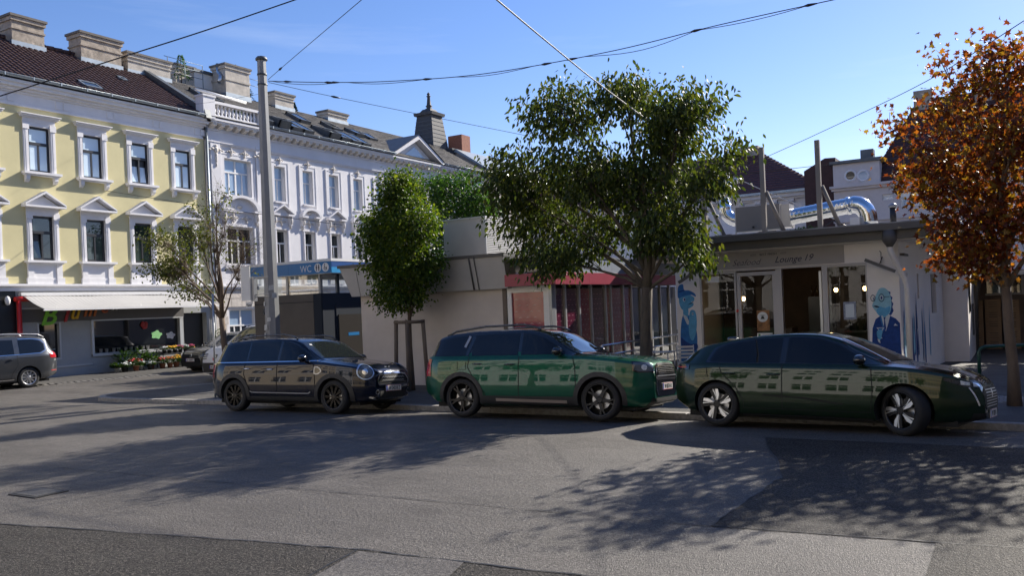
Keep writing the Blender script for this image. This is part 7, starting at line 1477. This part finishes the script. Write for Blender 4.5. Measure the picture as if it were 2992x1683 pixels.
specs = [(22.0, 0, .11, .22, .14, 'white', M_potw, 'pale pot with dark leaves at the left end of the flower row'), (22.35, .1, .10, .16, .15, 'white', M_potd, 'small white cyclamen second in the floor row'), (22.6, -.15, .13, .5, .24, None, M_terra, 'tall bushy green plant behind the floor row'), (22.95, .1, .12, .26, .17, 'red', M_terra, 'red flowering plant in a terracotta pot'), (23.3, .12, .12, .28, .18, 'orange', M_terra, 'orange flowering plant in a terracotta pot'), (23.6, .12, .13, .30, .2, 'yellow', M_terra, 'bright yellow chrysanthemum in a terracotta pot'), (23.95, .15, .11, .2, .18, 'magenta', M_potd, 'magenta cyclamen near the middle of the floor row'), (24.2, .1, .11, .25, .18, 'pink', M_potd, 'pink heather pot right of the magenta cyclamen'), (24.5, .05, .13, .42, .24, None, M_terra, 'spiky green plant near the right end'), (24.85, .05, .14, .30, .22, 'white', M_potw, 'white flowering bush in a pale pot at the right end'), (22.25, -.35, .15, .75, .26, None, M_potd, 'tall dark foliage plant against the shop wall'), (20.95, 0, .10, .16, .14, None, M_potw, 'small pale pot standing alone at the far left'), (21.25, .05, .11, .2, .2, 'white', M_potd, 'white flowering pot in front of the tall greenery'), (21.5, -.3, .15, .7, .3, None, M_potd, 'broad dark shrub left of the tall foliage plant'), (21.72, .1, .12, .3, .22, 'red', M_terra, 'small red flowering pot before the broad shrub')]
for i, (y, dx, pr, h, sp, fl, pm, lb) in enumerate(specs): potplant(XS + dx, y, .03, pr, h, sp * 1.25, fl, pm, lb, 240, 26, i, tall=fl is None)
st = thing('flower_stand', 'dark stepped display stand carrying boxes of flowers', 'stand', (XS - .25, 24.0, 0))
for y in (23.15, 24.75): MB().tube([(XS - .1, y, .03), (XS - .1, y, .62), (XS - .5, y, .8), (XS - .5, y, .03)], .018, 5).build('leg', M_potd, st)
MB().box(XS - .38, XS + .05, 23.1, 24.8, .60, .625).build('shelf', M_potd, st); MB().box(XS - .62, XS - .38, 23.1, 24.8, .80, .825).build('shelf', M_potd, st)
for i, (y, fl) in enumerate(((23.25, 'white'), (23.5, 'yellow'), (23.78, 'yellow'), (24.05, 'pink'), (24.3, 'white'), (24.55, 'magenta'))):
    potplant(XS - .15, y, .625, .085, .14, .15, fl, M_potd, {0: 'white flowers at the left of the upper display shelf', 1: 'first yellow mound on the display shelf', 2: 'second yellow mound on the display shelf', 3: 'pink mound in the middle of the display shelf', 4: 'white flowers right of the pink mound', 5: 'magenta mound at the right of the shelf'}[i], 90, 30, 40 + i)
for i, y in enumerate((24.95, 25.25)): potplant(XS - .2, y, .03, .16, .62, .26, 'yellow' if i == 0 else 'white', M_potw, ('tall yellow green shrub by the shop door', 'white rose shrub closest to the dark hatchback')[i], 190, 16, 60 + i)
# wire trellis with a climber beside the door
tr = thing('trellis', 'white wire trellis with climbing greenery right of the shop door', 'trellis', (XF + .12, 26.35, 0))
b = MB()
for i in range(8): b.box(26.12 + .1 * i, 26.13 + .1 * i, .5, 2.0, .15, .16, F=FF)
for i in range(15): b.box(26.12, 26.83, .5 + .1 * i, .51 + .1 * i, .162, .172, F=FF)
b.build('wire_mesh', M_whfr, tr)
b = MB(); rd = random.Random(5)
for k in range(420): p = Vector((XF + .2 + rd.uniform(0, .12), 26.2 + rd.random() * .6, .4 + 1.1 * rd.random() ** 1.3)); add_leaf(b, p, Vector((rd.uniform(0, 1), rd.uniform(-1, 1), rd.uniform(-1, .6))), Vector((1, rd.uniform(-.5, .5), .5)), .09, leaf_mesh('oval'))
b.build('climber', L_pot, tr, recalc=False)
